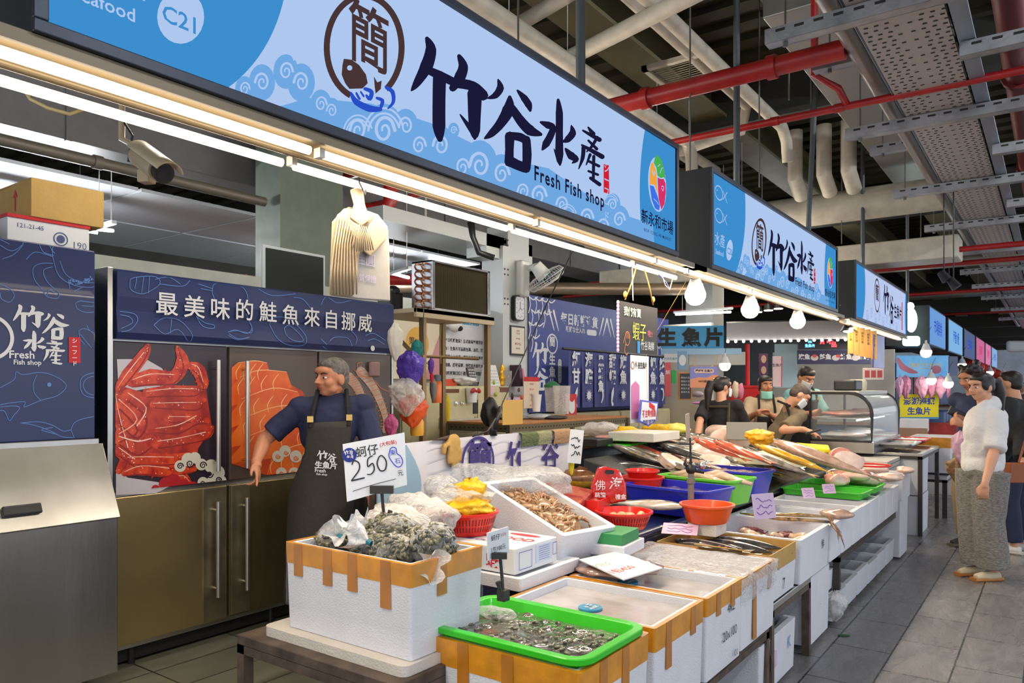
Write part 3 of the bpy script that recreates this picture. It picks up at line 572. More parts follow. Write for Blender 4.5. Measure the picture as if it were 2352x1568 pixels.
def icel(q):
    for s in ([(230,400),(235,350),(300,322),(400,330),(460,350)],[(230,400),(255,480),(310,520),(380,535),(460,530)],[(262,420),(290,480),(350,510),(420,515),(460,510)],[(232,430),(180,430),(145,450),(150,500),(185,545),(205,575),(250,583),(258,560),(225,530),(200,500),(190,460),(230,445)],[(205,575),(215,545),(240,560)],[(115,412),(155,380),(230,400)],[(170,340),(190,380),(235,395)],[(215,345),(225,370),(240,385)],[(300,500),(305,540)],[(325,552),(360,535)],
      [(0,350),(50,375),(95,350),(105,320)],[(10,410),(60,390),(100,350)],[(0,325),(40,345)],[(0,520),(40,540),(62,570),(40,600),(5,585),(0,560)],
      [(330,605),(350,595),(400,600),(455,600)],[(330,605),(340,630),(380,645),(455,640)],[(360,615),(400,618),(430,612)],
      [(460,735),(400,730),(380,700)],[(345,725),(380,718),(460,770)],[(345,725),(350,760),(370,785)],[(350,740),(400,800)],
      [(0,975),(60,940),(70,905),(100,918),(180,908),(250,930),(290,968),(250,1010),(180,1030),(105,1060),(110,1038),(60,1040),(0,1050)],[(160,920),(145,960),(150,1000),(175,1028)],
      [(0,1060),(60,1055),(85,1065),(60,1095),(40,1120),(20,1080),(0,1075)],[(460,912),(400,912),(360,930),(350,965),(365,1005),(410,1020),(460,1022)],[(460,925),(410,925),(375,940),(365,970),(385,1000),(430,1010)],[(460,940),(440,955),(435,985),(460,1000)],
      [(90,1130),(150,1140),(220,1165),(270,1190),(320,1195)],[(90,1130),(170,1125),(230,1140),(275,1165),(310,1160)],[(310,1160),(330,1125),(390,1105),(460,1098)],[(310,1160),(325,1195)],[(230,1150),(180,1160),(250,1180)]):
        ln(q,c4(*s),1.5)
    r3=random.Random(3)
    for i in range(60):
        a=r3.uniform(.15,1.2); rd=r3.uniform(88,108); x=345+cos(a+PI*.25)*rd; y=415+sin(a+PI*.25)*rd
        if x<455: disc2(q,ID,x/1.912,380+y/1.912,1.1+r3.random(),n=6)
    disc2(q,ID,215/1.912,380+962/1.912,5,n=10)
part('line_art_print',pa(XM,.002,icel),LINE,t)
b=M()
for ch,(x0,y0,x1,y1) in {'竹':(55,618,192,728),'谷':(182,655,303,762),'水':(98,728,202,815),'產':(188,770,285,873)}.items():
    ya,zb=yz(x0/1.912,380+y1/1.912,XM); yb,za=yz(x1/1.912,380+y0/1.912,XM); glyph(b,mp(XM,.003),ch,ya,zb,yb-ya,za-zb)
y,z=yz(95/1.912,380+832/1.912,XM); b.merge(textB('Fresh',.05,mp(XM,.003)@Matrix.Translation((y,z,0)),bold=.02)); y,z=yz(120/1.912,380+865/1.912,XM); b.merge(textB('Fish shop',.032,mp(XM,.003)@Matrix.Translation((y,z,0)),bold=.02))
y,z=yz(-12,380+755/1.912,XM); ring2(b,mp(XM,.003),y-.03,z,.10,.016)
part('lettering',b,WPR,t)
b=M(); ya,zb=yz(300/1.912,380+866/1.912,XM); yb,za=yz(352/1.912,380+755/1.912,XM); poly2(b,mp(XM,.003),[(ya,zb),(yb,zb),(yb,za),(ya,za)]); part('seal_print',b,REDI,t)
b=vtext('シーフード',.026,mp(XM,.004)@Matrix.Translation(((ya+yb)/2,za-.02,0)),bold=.02); part('seal_lettering',b,WPR,t)
# boxes on the machine
t=thing('carton','white carton with red top edge lying on the ice machine','box',(-4.3,1.7,2.2))
b=M(); b.box(-4.5,-4.1,1.50,1.88,2.2,2.335); part('carton_body',b,WPR,t,bevel=.003); b=M(); b.box(-4.5,-4.095,1.498,1.883,2.335,2.352); part('red_band',b,REDI,t)
b=M(); y,z=1.74,2.262; ring2(b,mp(-4.1,.002),y,z,.032,.005); disc2(b,mp(-4.1,.002),y,z,.02); b.merge(textB('121-21-45',.03,mp(-4.1,.002)@Matrix.Translation((1.60,2.30,0)),bold=.0)); b.merge(textB('190',.05,mp(-4.1,.002)@Matrix.Translation((1.83,2.24,0)),bold=-.01)); part('lettering',b,mat('dull_ink',sr(70,80,130),.6),t)
t=thing('carton','brown cardboard box with an open flap, highest on the ice machine','box',(-4.3,1.77,2.352))
b=M(); b.box(-4.5,-4.09,1.60,1.95,2.352,2.545); part('carton_body',b,CARD,t,bevel=.003); b=M(); b.ob((-4.42,1.64,2.56),(.2,.1,.004),(R(28),0,0)); part('flap',b,CARD,t)
b=M(); poly2(b,MY@Matrix.Translation((0,0,0)),[]) if 0 else b.add([(-4.28,1.598,2.40),(-4.265,1.598,2.40),(-4.265,1.598,2.47),(-4.245,1.598,2.47),(-4.272,1.598,2.51),(-4.30,1.598,2.47),(-4.28,1.598,2.47)],[(0,1,2,3,4,5,6)]); part('arrow_print',b,REDI,t)
b=M(); b.ell((-4.25,1.28,2.2),(.2,.2,.12)); b.v=[V3((v.x,v.y,max(v.z,2.2))) for v in b.v]; solo('food_cover','grey' and b,mat('grey_lid',sr(150,150,148),.4),'grey domed plastic cover on the ice machine, cut by the frame edge','cover',smooth=True)
# partition behind the freezer
b=M(); b.box(-5.35,-5.3,.2,11.6,0,2.42); struct('wall_stall',b,mat('partition_board',sr(190,196,188),.5,var=.05))
# three-door freezer
XF=-4.02
t=thing('refrigerator','steel three-door refrigerator with seafood photo doors and navy header','refrigerator',(-4.4,3,0))
b=M(); b.box(-4.85,XF-.03,1.95,4.02,.10,2.13); b.box(-4.85,XF+.01,1.93,1.96,.1,2.14); b.box(-4.85,XF-.0,4.01,4.03,.1,2.1); part('cabinet_body',b,STL,t,bevel=.004)
b=M(); b.box(-4.8,XF-.08,1.98,4.0,.02,.10); part('plinth',b,BLK,t)
prof=[(XF+.022,1.765),(XF+.035,1.80),(XF+.028,1.86),(XF+.018,1.92),(XF+.024,1.95),(XF+.032,1.99),(XF+.03,2.12),(XF,2.135),(XF-.1,2.135),(XF-.1,1.765)]
b=M(); n=len(prof); b.add([(x,1.97,z) for x,z in prof]+[(x,4.0,z) for x,z in prof],[tuple(range(n)),tuple(range(2*n-1,n-1,-1))]+[((i+1)%n,i,i+n,(i+1)%n+n) for i in range(n)]); hd=part('header_panel',b,NAV2,t)
def xz(z): # header surface x at z
    for (xa,za),(xb,zb) in zip(prof[:7],prof[1:8]):
        if za<=z<=zb: return xa+(xb-xa)*(z-za)/max(1e-6,zb-za)
    return XF+.03
def onhead(b,off,b0=0): 
    for i,v in enumerate(b.v): b.v[i]=V3((max(xz(v.z),XF+.012)+off+((v.x-b0) if b0 else 0),v.y,v.z))
    return b
b=M()
for s in ([(570,500),(600,490),(680,488),(700,520),(640,560),(600,560),(570,540),(570,500)],[(600,490),(590,540)],[(630,488),(620,560)],[(655,488),(650,560)],[(680,500),(740,490),(790,520)],[(700,520),(800,530),(835,500)],[(930,560),(940,520),(1000,510),(1070,540),(1085,600),(1040,640)],[(930,560),(950,600),(1000,630)],[(880,540),(930,550)],[(870,520),(930,540)],[(530,640),(590,650),(605,680),(570,720),(530,730)],[(530,655),(570,665),(580,690),(530,715)],[(675,700),(720,670),(790,680),(840,740),(830,775),(780,720),(720,740),(675,700)],[(755,675),(745,735)],[(865,660),(900,690),(940,700),(935,715),(890,705),(865,660)],[(1000,730),(1040,725),(1100,735),(1105,700),(1080,650)],[(1000,745),(1040,765),(1090,755)]): ln(b,c4(*s),1.4)
def c5(*p): return [(500+x/2.412,600+y/2.412) for x,y in p]
for s in ([(290,350),(320,310),(400,320),(480,400),(480,460),(400,465),(330,430),(290,350)],[(370,370),(400,355),(450,400),(470,440),(420,440),(380,410),(370,370)],[(570,240),(600,195),(660,230),(740,215)],[(420,200),(470,210),(520,270)],[(220,150),(300,190),(430,180)],[(620,440),(650,420),(720,425),(740,470)],[(570,430),(600,460)],[(740,380),(770,420),(760,460)],[(580,470),(610,490)],[(820,410),(870,400),(930,440)],[(830,440),(870,430),(920,460)],[(60,390),(100,380),(160,400),(190,370),(180,340)],[(60,400),(110,430),(170,420)]): ln(b,c5(*s),1.4)
pxM(b,XF+.03); b.v=[V3((v.x,min(max(v.y,1.975),3.995),min(max(v.z,1.77),2.12))) for v in b.v]; part('line_art_print',onhead(b,.003,XF+.03),LINE,hd)
b=M()
for ch,px,py,s in zip('最美味的鮭魚來自挪威',[380,443,502,558,612,664,713,757,797,835],[702,709,713,716,720,727,732,737,741,745],[.17]*10):
    y,z=yz(px,py,XF+.02); b.merge(textB(ch,.135,mp(XF+.02,0)@Matrix.Translation((y,z,0)),bold=.010))
b.v=[V3((XF+.037,v.y,v.z)) for v in b.v]; part('lettering',b,WPR,hd)
b=M(); y,z=yz(847,800,XF); disc2(b,mp(XF+.036,.004),y,z,.02); part('round_sticker',b,WPR,hd)
DYs=[(1.965,2.635),(2.65,3.315),(3.33,4.0)]
doors=[]
bgm=[mat('print_plum',sr(48,38,50),.3),mat('print_taupe',sr(86,70,62),.3),mat('print_grey_brown',sr(92,80,74),.3)]
lowm=[mat('lower_steel_brass',(.46,.36,.17),.3,.85,var=.15,scale=1.5),mat('lower_steel_dark',(.16,.13,.07),.3,.8,var=.4,scale=2,stretch=(1,1,.4)),mat('lower_steel_dark2',(.2,.17,.12),.3,.8,var=.3,scale=2)]
for i,(a,c) in enumerate(DYs):
    u=M(); u.box(XF-.03,XF,a,c,.95,1.755); d=part('door',u,bgm[i],t,bevel=.006,label=['upper door printed with red crab legs','upper door printed with orange salmon slices','upper door printed with shrimps'][i])
    l=M(); l.box(XF-.03,XF-.002,a,c,.13,.925); d2=part('door',l,lowm[i],t,bevel=.006,label=['lower door of brassy steel','lower door of dark stained steel','lower door of dull steel'][i])
    strip=M(); s0=c-.17 if i==0 else a; s1=c if i==0 else a+.15
    if i<2: strip.box(XF-.005,XF+.006,s0+.01,s1-.01,.14,.92); part('handle_plate',strip,mat('handle_plate_steel',(.35,.30,.2),.35,.9,var=.3,scale=6),d2,bevel=.003)
    hy=c-.09 if i==0 else a+.09
    for (dd,z0,z1) in ((d,1.02,1.67),(d2,.28,.84)):
        h=M(); h.cyl((XF+.05,hy,z0),(XF+.05,hy,z1),.013); h.cyl((XF,hy,z0+.05),(XF+.05,hy,z0+.05),.008); h.cyl((XF,hy,z1-.05),(XF+.05,hy,z1-.05),.008); part('handle',h,mat('brushed_steel',(.6,.58,.52),.35,1),dd,smooth=50)
    doors.append(d)
for y in (2.1,3.0,3.9):
    for x in (-4.7,-4.1): b=M(); b.cyl((x,y,0),(x,y,.1),.02); part('foot',b,BLK,t)
# door prints
CRB=mat('crab_print',sr(168,22,8),.3,scale=22,col2=sr(222,78,36)); CRB2=mat('crab_print_pale',sr(240,150,120),.35,scale=14,col2=sr(250,205,190)); BWL=mat('print_bowl',sr(196,190,196),.35); SAL=mat('salmon_print',sr(222,82,14),.35,scale=5,col2=sr(240,116,34)); SALP=mat('salmon_fat',sr(252,190,130),.35)
b=M(); 
def cl(*p): return c4(*p)
def P4(bb,pts): poly2(bb,ID,c4(*pts))
P4(b,[(512,850),(560,850),(640,850),(710,890),(760,960),(520,1000)]); P4(b,[(508,1330),(560,1370),(660,1385),(760,1400),(680,1440),(508,1446)])
part('bowl_print',pxM(b,XF,.002),BWL,doors[0])
legs=[[(505,1000,20),(520,1100,60),(560,1250,60),(520,1340,30)],[(515,980,30),(560,920,60),(630,830,50),(650,785,20)],[(580,950,50),(660,930,75),(760,930,60),(800,860,60),(775,795,14)],[(560,1010,60),(640,1080,80),(600,1160,90),(530,1120,60)],[(640,1000,40),(740,990,50),(850,990,50),(890,970,20)],[(840,880,40),(870,900,60),(890,960,50),(870,1010,14)],[(670,1050,30),(760,1050,46),(860,1050,52),(895,1030,20)],[(680,1160,30),(780,1150,60),(860,1110,60),(905,1120,30)],[(690,1220,50),(790,1205,50),(900,1180,50),(930,1150,20)],[(520,1200,60),(600,1230,100),(660,1210,60)],[(560,1290,50),(650,1290,60),(760,1290,50),(850,1270,30)],[(545,1350,30),(620,1330,60),(740,1340,60),(850,1330,30)],[(520,1250,60),(590,1300,60)],[(520,1040,70),(600,1130,80),(520,1190,60)],[(740,1110,40),(830,1110,40)],[(740,1380,30),(800,1370,50),(830,1390,20)]]
b=M(); hi=M(); rr5=random.Random(5); sh=M()
P4(b,[(508,960),(640,1000),(900,960),(930,1150),(870,1240),(850,1330),(560,1340),(508,1200)]); part('crab_base_print',pxM(b,XF,.0025),mat('crab_deep',sr(150,28,18),.4,scale=12,col2=sr(196,60,36)),doors[0]); b=M()
for s in legs:
    pts=[(x/1.912,380+y/1.912,w/1.912) for x,y,w in s]; stroke2(b,ID,pts)
    stroke2(sh,ID,[(p[0]+2,p[1]+p[2]*.42,p[2]*.10) for p in pts]); stroke2(hi,ID,[(p[0],p[1]-p[2]*.2,p[2]*.07) for p in pts[:3]])
    for k in range(len(pts)-1):
        for q in range(7):
            f=rr5.random(); x=pts[k][0]*(1-f)+pts[k+1][0]*f; y=pts[k][1]*(1-f)+pts[k+1][1]*f; ww=(pts[k][2]*(1-f)+pts[k+1][2]*f)/2
            a=rr5.uniform(0,2*PI); poly2(b,ID,[(x+cos(a-.25)*ww*.8,y+sin(a-.25)*ww*.8),(x+cos(a)*ww*1.35,y+sin(a)*ww*1.35),(x+cos(a+.25)*ww*.8,y+sin(a+.25)*ww*.8)]) if q<3 else disc2(hi,ID,x+rr5.uniform(-.6,.6)*ww,y+rr5.uniform(-.6,.6)*ww,rr5.uniform(.6,1.7),n=6)
def clip(bb,x0,x1,z0,z1):
    for i,v in enumerate(bb.v): bb.v[i]=V3((v.x,min(max(v.y,x0),x1),min(max(v.z,z0),z1)))
    return bb
e=.008
part('crab_print',clip(pxM(b,XF,.003),1.965+e,2.635-e,.95+e,1.755-e),CRB,doors[0]); part('shade_print',clip(pxM(sh,XF,.0042),1.965+e,2.635-e,.95+e,1.755-e),mat('crab_dark',sr(140,24,16),.4),doors[0]); part('highlight_print',clip(pxM(hi,XF,.0045),1.965+e,2.635-e,.95+e,1.755-e),CRB2,doors[0])
def cloud(b,pts,s):
    for x,y,r in pts: disc2(b,ID,x,y,r,n=18)
# wave corner prints
w1=M(); w2=M()
def c7(x,y): return (x/2.667,980+y/2.667)
for x,y,r in ((1100,240,36),(1150,200,42),(1190,190,36),(1230,230,36),(1290,240,42),(1330,280,44),(1350,330,34),(1240,340,34),(1300,330,36)): X0,Y0_=c7(x,y); disc2(w1,ID,X0,Y0_,r/2.667,n=18)
for x,y,r in ((950,380,26),(1010,350,40),(1060,330,44),(1120,360,40),(1180,370,36),(1230,375,24)): X0,Y0_=c7(x,y); disc2(w2,ID,X0,Y0_,r/2.667,n=18)
sp1=M()
for i,(x,y,r) in enumerate(((1100,240,20),(1160,225,24),(1240,235,22),(1280,290,22),(1335,325,18),(1240,345,18))): X0,Y0_=c7(x,y); spiral2(sp1,ID,X0,Y0_,r/2.667,3,sg=1 if i%2 else -1)
part('wave_print',clip(pxM(w2,XF,.005),1.97,2.63,.955,1.75),mat('wave_crimson',sr(176,28,36),.4),doors[0]); part('wave_print',clip(pxM(w1,XF,.0055),1.97,2.63,.955,1.75),mat('wave_cream',sr(214,206,190),.4),doors[0]); part('swirl_print',clip(pxM(sp1,XF,.006),1.97,2.63,.955,1.75),bgm[0],doors[0])
# salmon slices
q=M(); poly2(q,ID,[(500+x/2.412,600+y/2.412) for x,y in ((75,640),(290,620),(470,720),(540,900),(540,1200),(270,1200),(75,1120))]); part('salmon_base_print',clip(pxM(q,XF,.0025),2.658,3.307,.958,1.747),mat('salmon_deep',sr(186,52,10),.4,scale=8,col2=sr(214,84,24)),doors[1])
b=M(); st=M()
def c5p(x,y): return (500+x/2.412,600+y/2.412)
sl=[[(75,590),(110,560),(200,548),(270,560),(285,610),(150,640),(75,660)],[(75,700),(120,640),(230,600),(380,610),(410,700),(250,760),(75,800)],[(75,840),(130,760),(300,700),(440,720),(480,800),(300,840),(75,920)],[(75,960),(150,860),(330,800),(520,800),(540,900),(300,980),(75,1030)],[(75,1080),(180,960),(360,900),(540,900),(540,1060),(300,1090),(75,1120)],[(270,1180),(300,1080),(420,1020),(540,1000),(540,1200)]]
for k,pl in enumerate(sl): 
    poly2(b,ID,[c5p(*p) for p in pl])
    x0,y0=pl[1]
    for j in range(4):
        f=j/4; xa=pl[1][0]+(pl[3][0]-pl[1][0])*f+20; ya=pl[1][1]+(pl[3][1]-pl[1][1])*f+6; A=c5p(xa,ya); B=c5p(xa-30,ya+45); C=c5p(xa-25,ya+90); stroke2(st,ID,[(A[0],A[1],1),(B[0],B[1],2.2),(C[0],C[1],1)])
    E=[c5p(*p) for p in pl[1:4]]; stroke2(st,ID,[(E[0][0],E[0][1]+1,1),(E[1][0],E[1][1]+1,2),(E[2][0],E[2][1]+1,1)])
part('salmon_print',clip(pxM(b,XF,.003),2.658,3.307,.958,1.747),SAL,doors[1]); part('fat_line_print',clip(pxM(st,XF,.004),2.658,3.307,.958,1.747),SALP,doors[1])
w1=M(); 
for x,y,r in ((330,1080,32),(370,1050,32),(430,1080,34),(350,1170,30),(420,1170,30)): A=c5p(x,y); disc2(w1,ID,A[0],A[1],r/2.412,n=16)
part('wave_print',clip(pxM(w1,XF,.005),2.658,3.307,.958,1.747),mat('wave_cream',sr(214,206,190),.4),doors[1])
w2=M()
for x,y,r in ((330,1080,14),(375,1060,12),(430,1090,14),(350,1175,14),(415,1170,14)): A=c5p(x,y); spiral2(w2,ID,A[0],A[1],r/2.412,2.4)
part('swirl_print',clip(pxM(w2,XF,.006),2.658,3.307,.958,1.747),SAL,doors[1])
# shrimps
b=M(); st=M()
for s,ws in (([(720,640),(760,680),(790,740),(800,800)],60),([(790,610),(850,680),(900,780),(930,880),(920,940)],56)):
    pts=[c5p(*p)+(ws/2.412*(1-.15*i),) for i,p in enumerate(s)]; stroke2(b,ID,pts)
    for i in range(len(s)*3):
        f=i/(len(s)*3)*(len(s)-1); k=int(f); g_=f-k; x=s[k][0]*(1-g_)+s[min(k+1,len(s)-1)][0]*g_; y=s[k][1]*(1-g_)+s[min(k+1,len(s)-1)][1]*g_; A=c5p(x-ws*.45,y+8); B=c5p(x+ws*.45,y-8); stroke2(st,ID,[(A[0],A[1],1.6),(B[0],B[1],1.6)])
for s in ([(790,620),(770,570),(800,560)],[(810,620),(790,575)],[(800,640),(750,600)],[(830,650),(780,620)],[(870,660),(900,700),(940,720)],[(850,640),(760,640)]): stroke2(st,ID,[c5p(*p)+(1.5,) for p in s])
part('shrimp_print',clip(pxM(b,XF,.003),3.337,3.993,.958,1.747),mat('shrimp_grey',sr(168,140,120),.4,scale=10,col2=sr(200,176,158)),doors[2]); part('shell_line_print',clip(pxM(st,XF,.004),3.337,3.993,.958,1.747),mat('shrimp_orange',sr(206,120,80),.4),doors[2])
b=M(); b.ob((XF+.02,*yz(858,840,XF)),(.03,.04,.05)); 
b=M(); y,z=yz(858,846,XF+.01); b.box(XF+.006,XF+.03,y-.05,y+.05,z-.06,z+.05); solo('magnet_pouch',b,mat('rosy_grey',sr(150,118,118),.5),'small rosy pouch stuck on the shrimp-printed door','pouch',bevel=.015)
# monitor on top
t=thing('monitor','flat black monitor in pale bezel on top of the refrigerator','monitor',(-4.3,3.2,2.13))
ya,_=yz(604,620,-4.3); yb,_=yz(747,620,-4.3)
b=M(); b.box(-4.33,-4.3,ya,yb,2.14,2.47); part('bezel',b,mat('pale_bezel',sr(190,196,200),.4),t,bevel=.004); b=M(); b.box(-4.3,-4.296,ya+.02,yb-.02,2.16,2.45); part('screen',b,mat('dark_screen',sr(34,38,34),.25),t)
b=M(); b.box(-4.4,-4.2,(ya+yb)/2-.1,(ya+yb)/2+.1,2.132,2.142); part('base',b,BLK,t)
# steel column + ducts beyond
b=M(); b.box(-5.75,-5.4,4.05,4.75,0,5.2); struct('trim_1',b,mat('column_green',sr(98,110,98),.5,var=.08)); 
GD=mat('duct_grey',sr(112,110,112),.5,.3,var=.06)
b=M(); b.box(-6.6,-6.0,-2,14,3.37,4.5); solo('air_duct',b,GD,'huge dark grey box duct over the back of the stall','duct',bevel=.01)
for i,y in enumerate((1.4,2.6,5.2,6.9,8.4,9.8,11.4)):
    b=M(); b.box(-6.02,-5.985,y-.02,y+.02,3.36,4.5); solo('duct_flange',b,GD,'upright seam flange on the huge grey duct','duct flange','flanges of the huge grey duct')
FOIL=mat('foil_panel',(.78,.82,.88),.25,.45,bump=.25,bscale=2.5)
g='shiny foil ceiling panels behind the stall'
for i in range(7):
    for j in range(2):
        b=M(); y=-.2+i*1.25; b.box(-9.6+j*1.45,-8.2+j*1.45,y,y+1.22,3.30,3.33); solo('foil_panel',b,FOIL,'shiny foil-faced ceiling panel behind the stall','ceiling panel',g)
pipe('dark_pipe',[(-5.55,-2,3.12),(-5.55,4.0,3.12)],.04,mat('dull_pipe',sr(116,108,98),.5,.3),'grey-brown pipe hung along the back of the stall',rings=[((-5.55,1.2,3.12),(0,1,0)),((-5.55,2.6,3.12),(0,1,0))])
pipe('sprinkler_pipe',[(-9.4,2.2,3.0),(-8.3,8,2.9)],.03,RED,'slim red pipe under the foil panels')
pipe('sprinkler_pipe',[(-8.5,4.6,2.75),(-5.7,6.45,2.75)],.06,RED,'thick red pipe behind the green column',rings=[((-7.6,5.2,2.75),(1,.6,0)),((-7.2,5.46,2.75),(1,.6,0))])
pipe('silver_pipe',[(-9,2,2.5),(-8.2,9,2.5)],.09,mat('tan_metal',sr(160,140,118),.4,.6),'tan metal pipe low behind the partition')
pipe('silver_pipe',[(-8.6,7.3,3.0),(-4.4,10.8,3.0)],.09,mat('tan_metal',sr(160,140,118),.4,.6),'tan metal pipe beyond the wall fan')
pipe('elbow_pipe',[atd(897,425,7.2),atd(898,455,7.2),atd(890,478,7.2),atd(870,487,7.2),atd(840,482,7.2)],.07,RED,'fat red elbow pipe beside the hanging bags')
for i,(px,py,D) in enumerate(((238,348,6.2),(978,545,8.),(1545*1.0,632,12.))):
    p=atd(px,py,D); b=M(); b.lathe([(0,.02),(.05,.018),(.14,.0),(.155,-.005),(.15,-.012),(0,-.006)],c=p,n=28); b.cyl(p,p+V3((0,0,.9)),.012,n=8); solo('heat_collector',b,mat('off_white',sr(206,200,186),.5),['white saucer disc above the security camera','white saucer disc beside the grey duct','white saucer disc behind the chalkboard'][i],'sprinkler disc',smooth=40)
# CCTV camera
C0=atd(345,375,2.9); t=thing('security_camera','beige bullet security camera angled down under the lamps','security camera',C0)
dr=V3((.62,.70,-.42)).normalized(); dr=(atd(380,405,2.85)-atd(300,345,3.0)).normalized()
CB=mat('beige_plastic',sr(190,170,140),.4); a=C0-dr*.09; e_=C0+dr*.08
b=M(); b.tube([a-dr*.02,a,e_],[.03,.044,.044],20); part('camera_body',b,CB,t,smooth=40)
up=V3((0,0,1)); up=(up-dr*up.dot(dr)).normalized(); sd=dr.cross(up)
b=M(); b.grid(lambda u,v:C0+dr*(-.1+.25*v)+up*(.05*cos((u-.5)*2.6)+.008)+sd*(.056*sin((u-.5)*2.6)),10,4); o=part('sun_shield',b,mat('beige_light',sr(206,190,160),.4),t,smooth=40); md=o.modifiers.new('s','SOLIDIFY'); md.thickness=.005
b=M(); b.cyl(e_,e_+dr*.035,.036,.040,20); part('lens_hood',b,BLK,t,smooth=40); b=M(); b.cyl(e_+dr*.0352,e_+dr*.037,.03,n=20); part('lens',b,mat('lens_glass',(.02,.02,.03),.05),t)
b=M(); b.ob(C0-up*.055-dr*.0,(.05,.05,.05),(0,0,.5)); part('bracket_block',b,CB,t,bevel=.005)
b=M(); tp=atd(280,262,3.0); b.tube([a-dr*.02,a-dr*.06+up*.02,tp+V3((0,0,-.1)),tp],[.012,.012,.013,.013],10); b.cyl(tp,tp+V3((0,0,.9)),.012); part('mount_arm',b,CB,t,smooth=50)
b=M(); b.tube([a-dr*.02-up*.01,a-dr*.07-up*.05,a-dr*.09+up*.05,tp+V3((-.02,0,0))],.005,6); part('camera_cable',b,BLK,t)
b=M(); p0=atd(52,200,2.3); p1=atd(110,248,2.3); p2=atd(205,245,2.35); b.tube([p0,atd(70,228,2.3),p1,atd(160,262,2.32),p2],.006,6); solo('loose_cable',b,mat('yellowed_cable',sr(214,196,140),.5),'yellowed cable loop sagging from the lamp trough','cable',smooth=True)
# bundle of paper/plastic bags hung from the trough
BAG=mat('bag_cream',sr(150,132,106),.5,var=.05,bump=.15,bscale=14); BAGW=mat('bag_white',sr(150,145,138),.4,bump=.2,bscale=10)
hp=atx(825,432,-1.98); t=thing('bag_bundle','bundle of white carrier bags hung by handles from the trough','carrier bags',hp,None)
X0=-2.02
def q2(px,py,dx=0): p=atx(px,py,X0+dx); return p
def slab(pts,x,th,m,nm):
    b=M(); n=len(pts); F=[q2(*p,x) for p in pts]; Bk=[q2(*p,x-th) for p in pts]; 
    b.add(F+Bk,[tuple(range(n)),tuple(range(2*n-1,n-1,-1))]+[((i+1)%n,i,i+n,(i+1)%n+n) for i in range(n)]); part(nm,b,m,t,bevel=.006)
slab([(762,520),(775,492),(800,475),(828,478),(868,492),(890,520),(894,560),(896,692),(830,688),(756,678)],0,.03,BAGW,'bag_stack')
slab([(762,510),(790,478),(815,480),(830,560),(812,680),(756,678)],.025,.024,BAG,'bag_side_folds')
for k in range(9):
    b=M(); x0=765+k*6; b.tube([q2(x0+12,500+k*2,.028),q2(x0+3,560,.03),q2(x0-4+k*1.2,620,.03),q2(x0-6+k*1.5,676,.028)],.0032,6); part('fold_edge',b,BAG,t,smooth=True)
slab([(803,500),(812,470),(803,436),(822,430),(834,434),(838,468),(850,505),(830,520)],.03,.025,BAG,'handle_tabs')
slab([(845,520),(865,490),(893,530),(885,552),(850,590),(832,575)],.035,.03,BAG,'folded_tab')
for k in range(10):
    b=M(); b.tube([q2(800+k*5,508+k*1.5,.045),q2(815+k*4,545,.05),q2(808+k*5.5,578-k*.4,.045)],.0022,5); part('fringe_edge',b,BAG,t,smooth=True)
b=M(); b.merge(textB('桂圓',.05,mp(X0,.004)@Matrix.Translation((*yz(838,598,X0),0)),bold=.0)); b.merge(textB('品質保證',.028,mp(X0,.004)@Matrix.Translation((*yz(836,640,X0),0)),bold=0)); part('lettering',b,mat('faint_ink',sr(170,160,190),.6),t)
b=M(); b.tube([hp+V3((0,0,.11)),hp+V3((0,0,.02)),hp+V3((.01,.02,-.02)),hp+V3((0,.03,.0))],.003,6); part('hook',b,BLK,t)
# ================= middle of the stall: shelf, coil unit, posters, banner =================
CREAM=mat('cream_cabinet',sr(206,198,160),.5,var=.05)
def rect(px0,py0,px1,py1,X):
    a=atx(px0,py0,X); c=atx(px1,py1,X); return a.y,c.y,c.z,a.z   # y0,y1,z0,z1 (py1 read at px1)
def rect2(px0,py0,px1,py1,X): # py0 and py1 both read at px0
    a=atx(px0,py0,X); c=atx(px0,py1,X); return a.y,atx(px1,py0,X).y,c.z,a.z
def board(name,r,X,m,label,cat,th=.012,lets=(),group=None,bev=.003):
    y0,y1,z0,z1=r; b=M(); b.box(X-th,X,y0,y1,z0,z1)
    if not lets: return solo(name,b,m,label,cat,group,bevel=bev)
    t=thing(name,label,cat,(X,y0,z0),group); part('board',b,m,t,bevel=bev)
    for nm,fn,mm in lets:
        q=M(); fn(q,y0,y1,z0,z1,mp(X,.003)); part(nm,q,mm,t)
    return t
def rows(q,y0,y1,z0,z1,mt,txt,n,fs,h):
    for i in range(n): q.merge(textB(txt[i%len(txt)],h,mt@Matrix.Translation(((y0+y1)/2,z1-(i+.5)*(z1-z0)/n,0)),bold=.01,wid=fs))
XS=-3.9
t=thing('steel_shelf','steel post-and-board shelf carrying the coil unit beside the refrigerator','shelf',(-4.1,4.7,0))
b=M(); b.box(-4.45,XS+.03,4.12,5.08,2.075,2.11); b.box(XS+.0,XS+.03,4.12,5.08,2.04,2.11); part('shelf_board',b,mat('tan_board',sr(186,170,140),.45,.2),t,bevel=.003)
for x,y in ((XS,4.22),(-4.4,4.22),(XS,5.02),(-4.4,5.02)): b=M(); b.box(x-.02,x+.02,y-.02,y+.02,0,2.075); part('post',b,mat('brown_steel',sr(140,116,84),.4,.6),t)
b=M(); b.tube([(XS-.02,4.2,1.72),(-4.3,4.2,2.03)],.018,4); b.tube([(XS,4.15,1.75),(XS,4.9,1.75)],.012,4); part('brace',b,mat('brown_steel',sr(140,116,84),.4,.6),t)
t=thing('coil_unit','finned condenser coil unit with copper bends on top of the shelf','coil unit',(-4.1,4.7,2.11))
b=M(); 
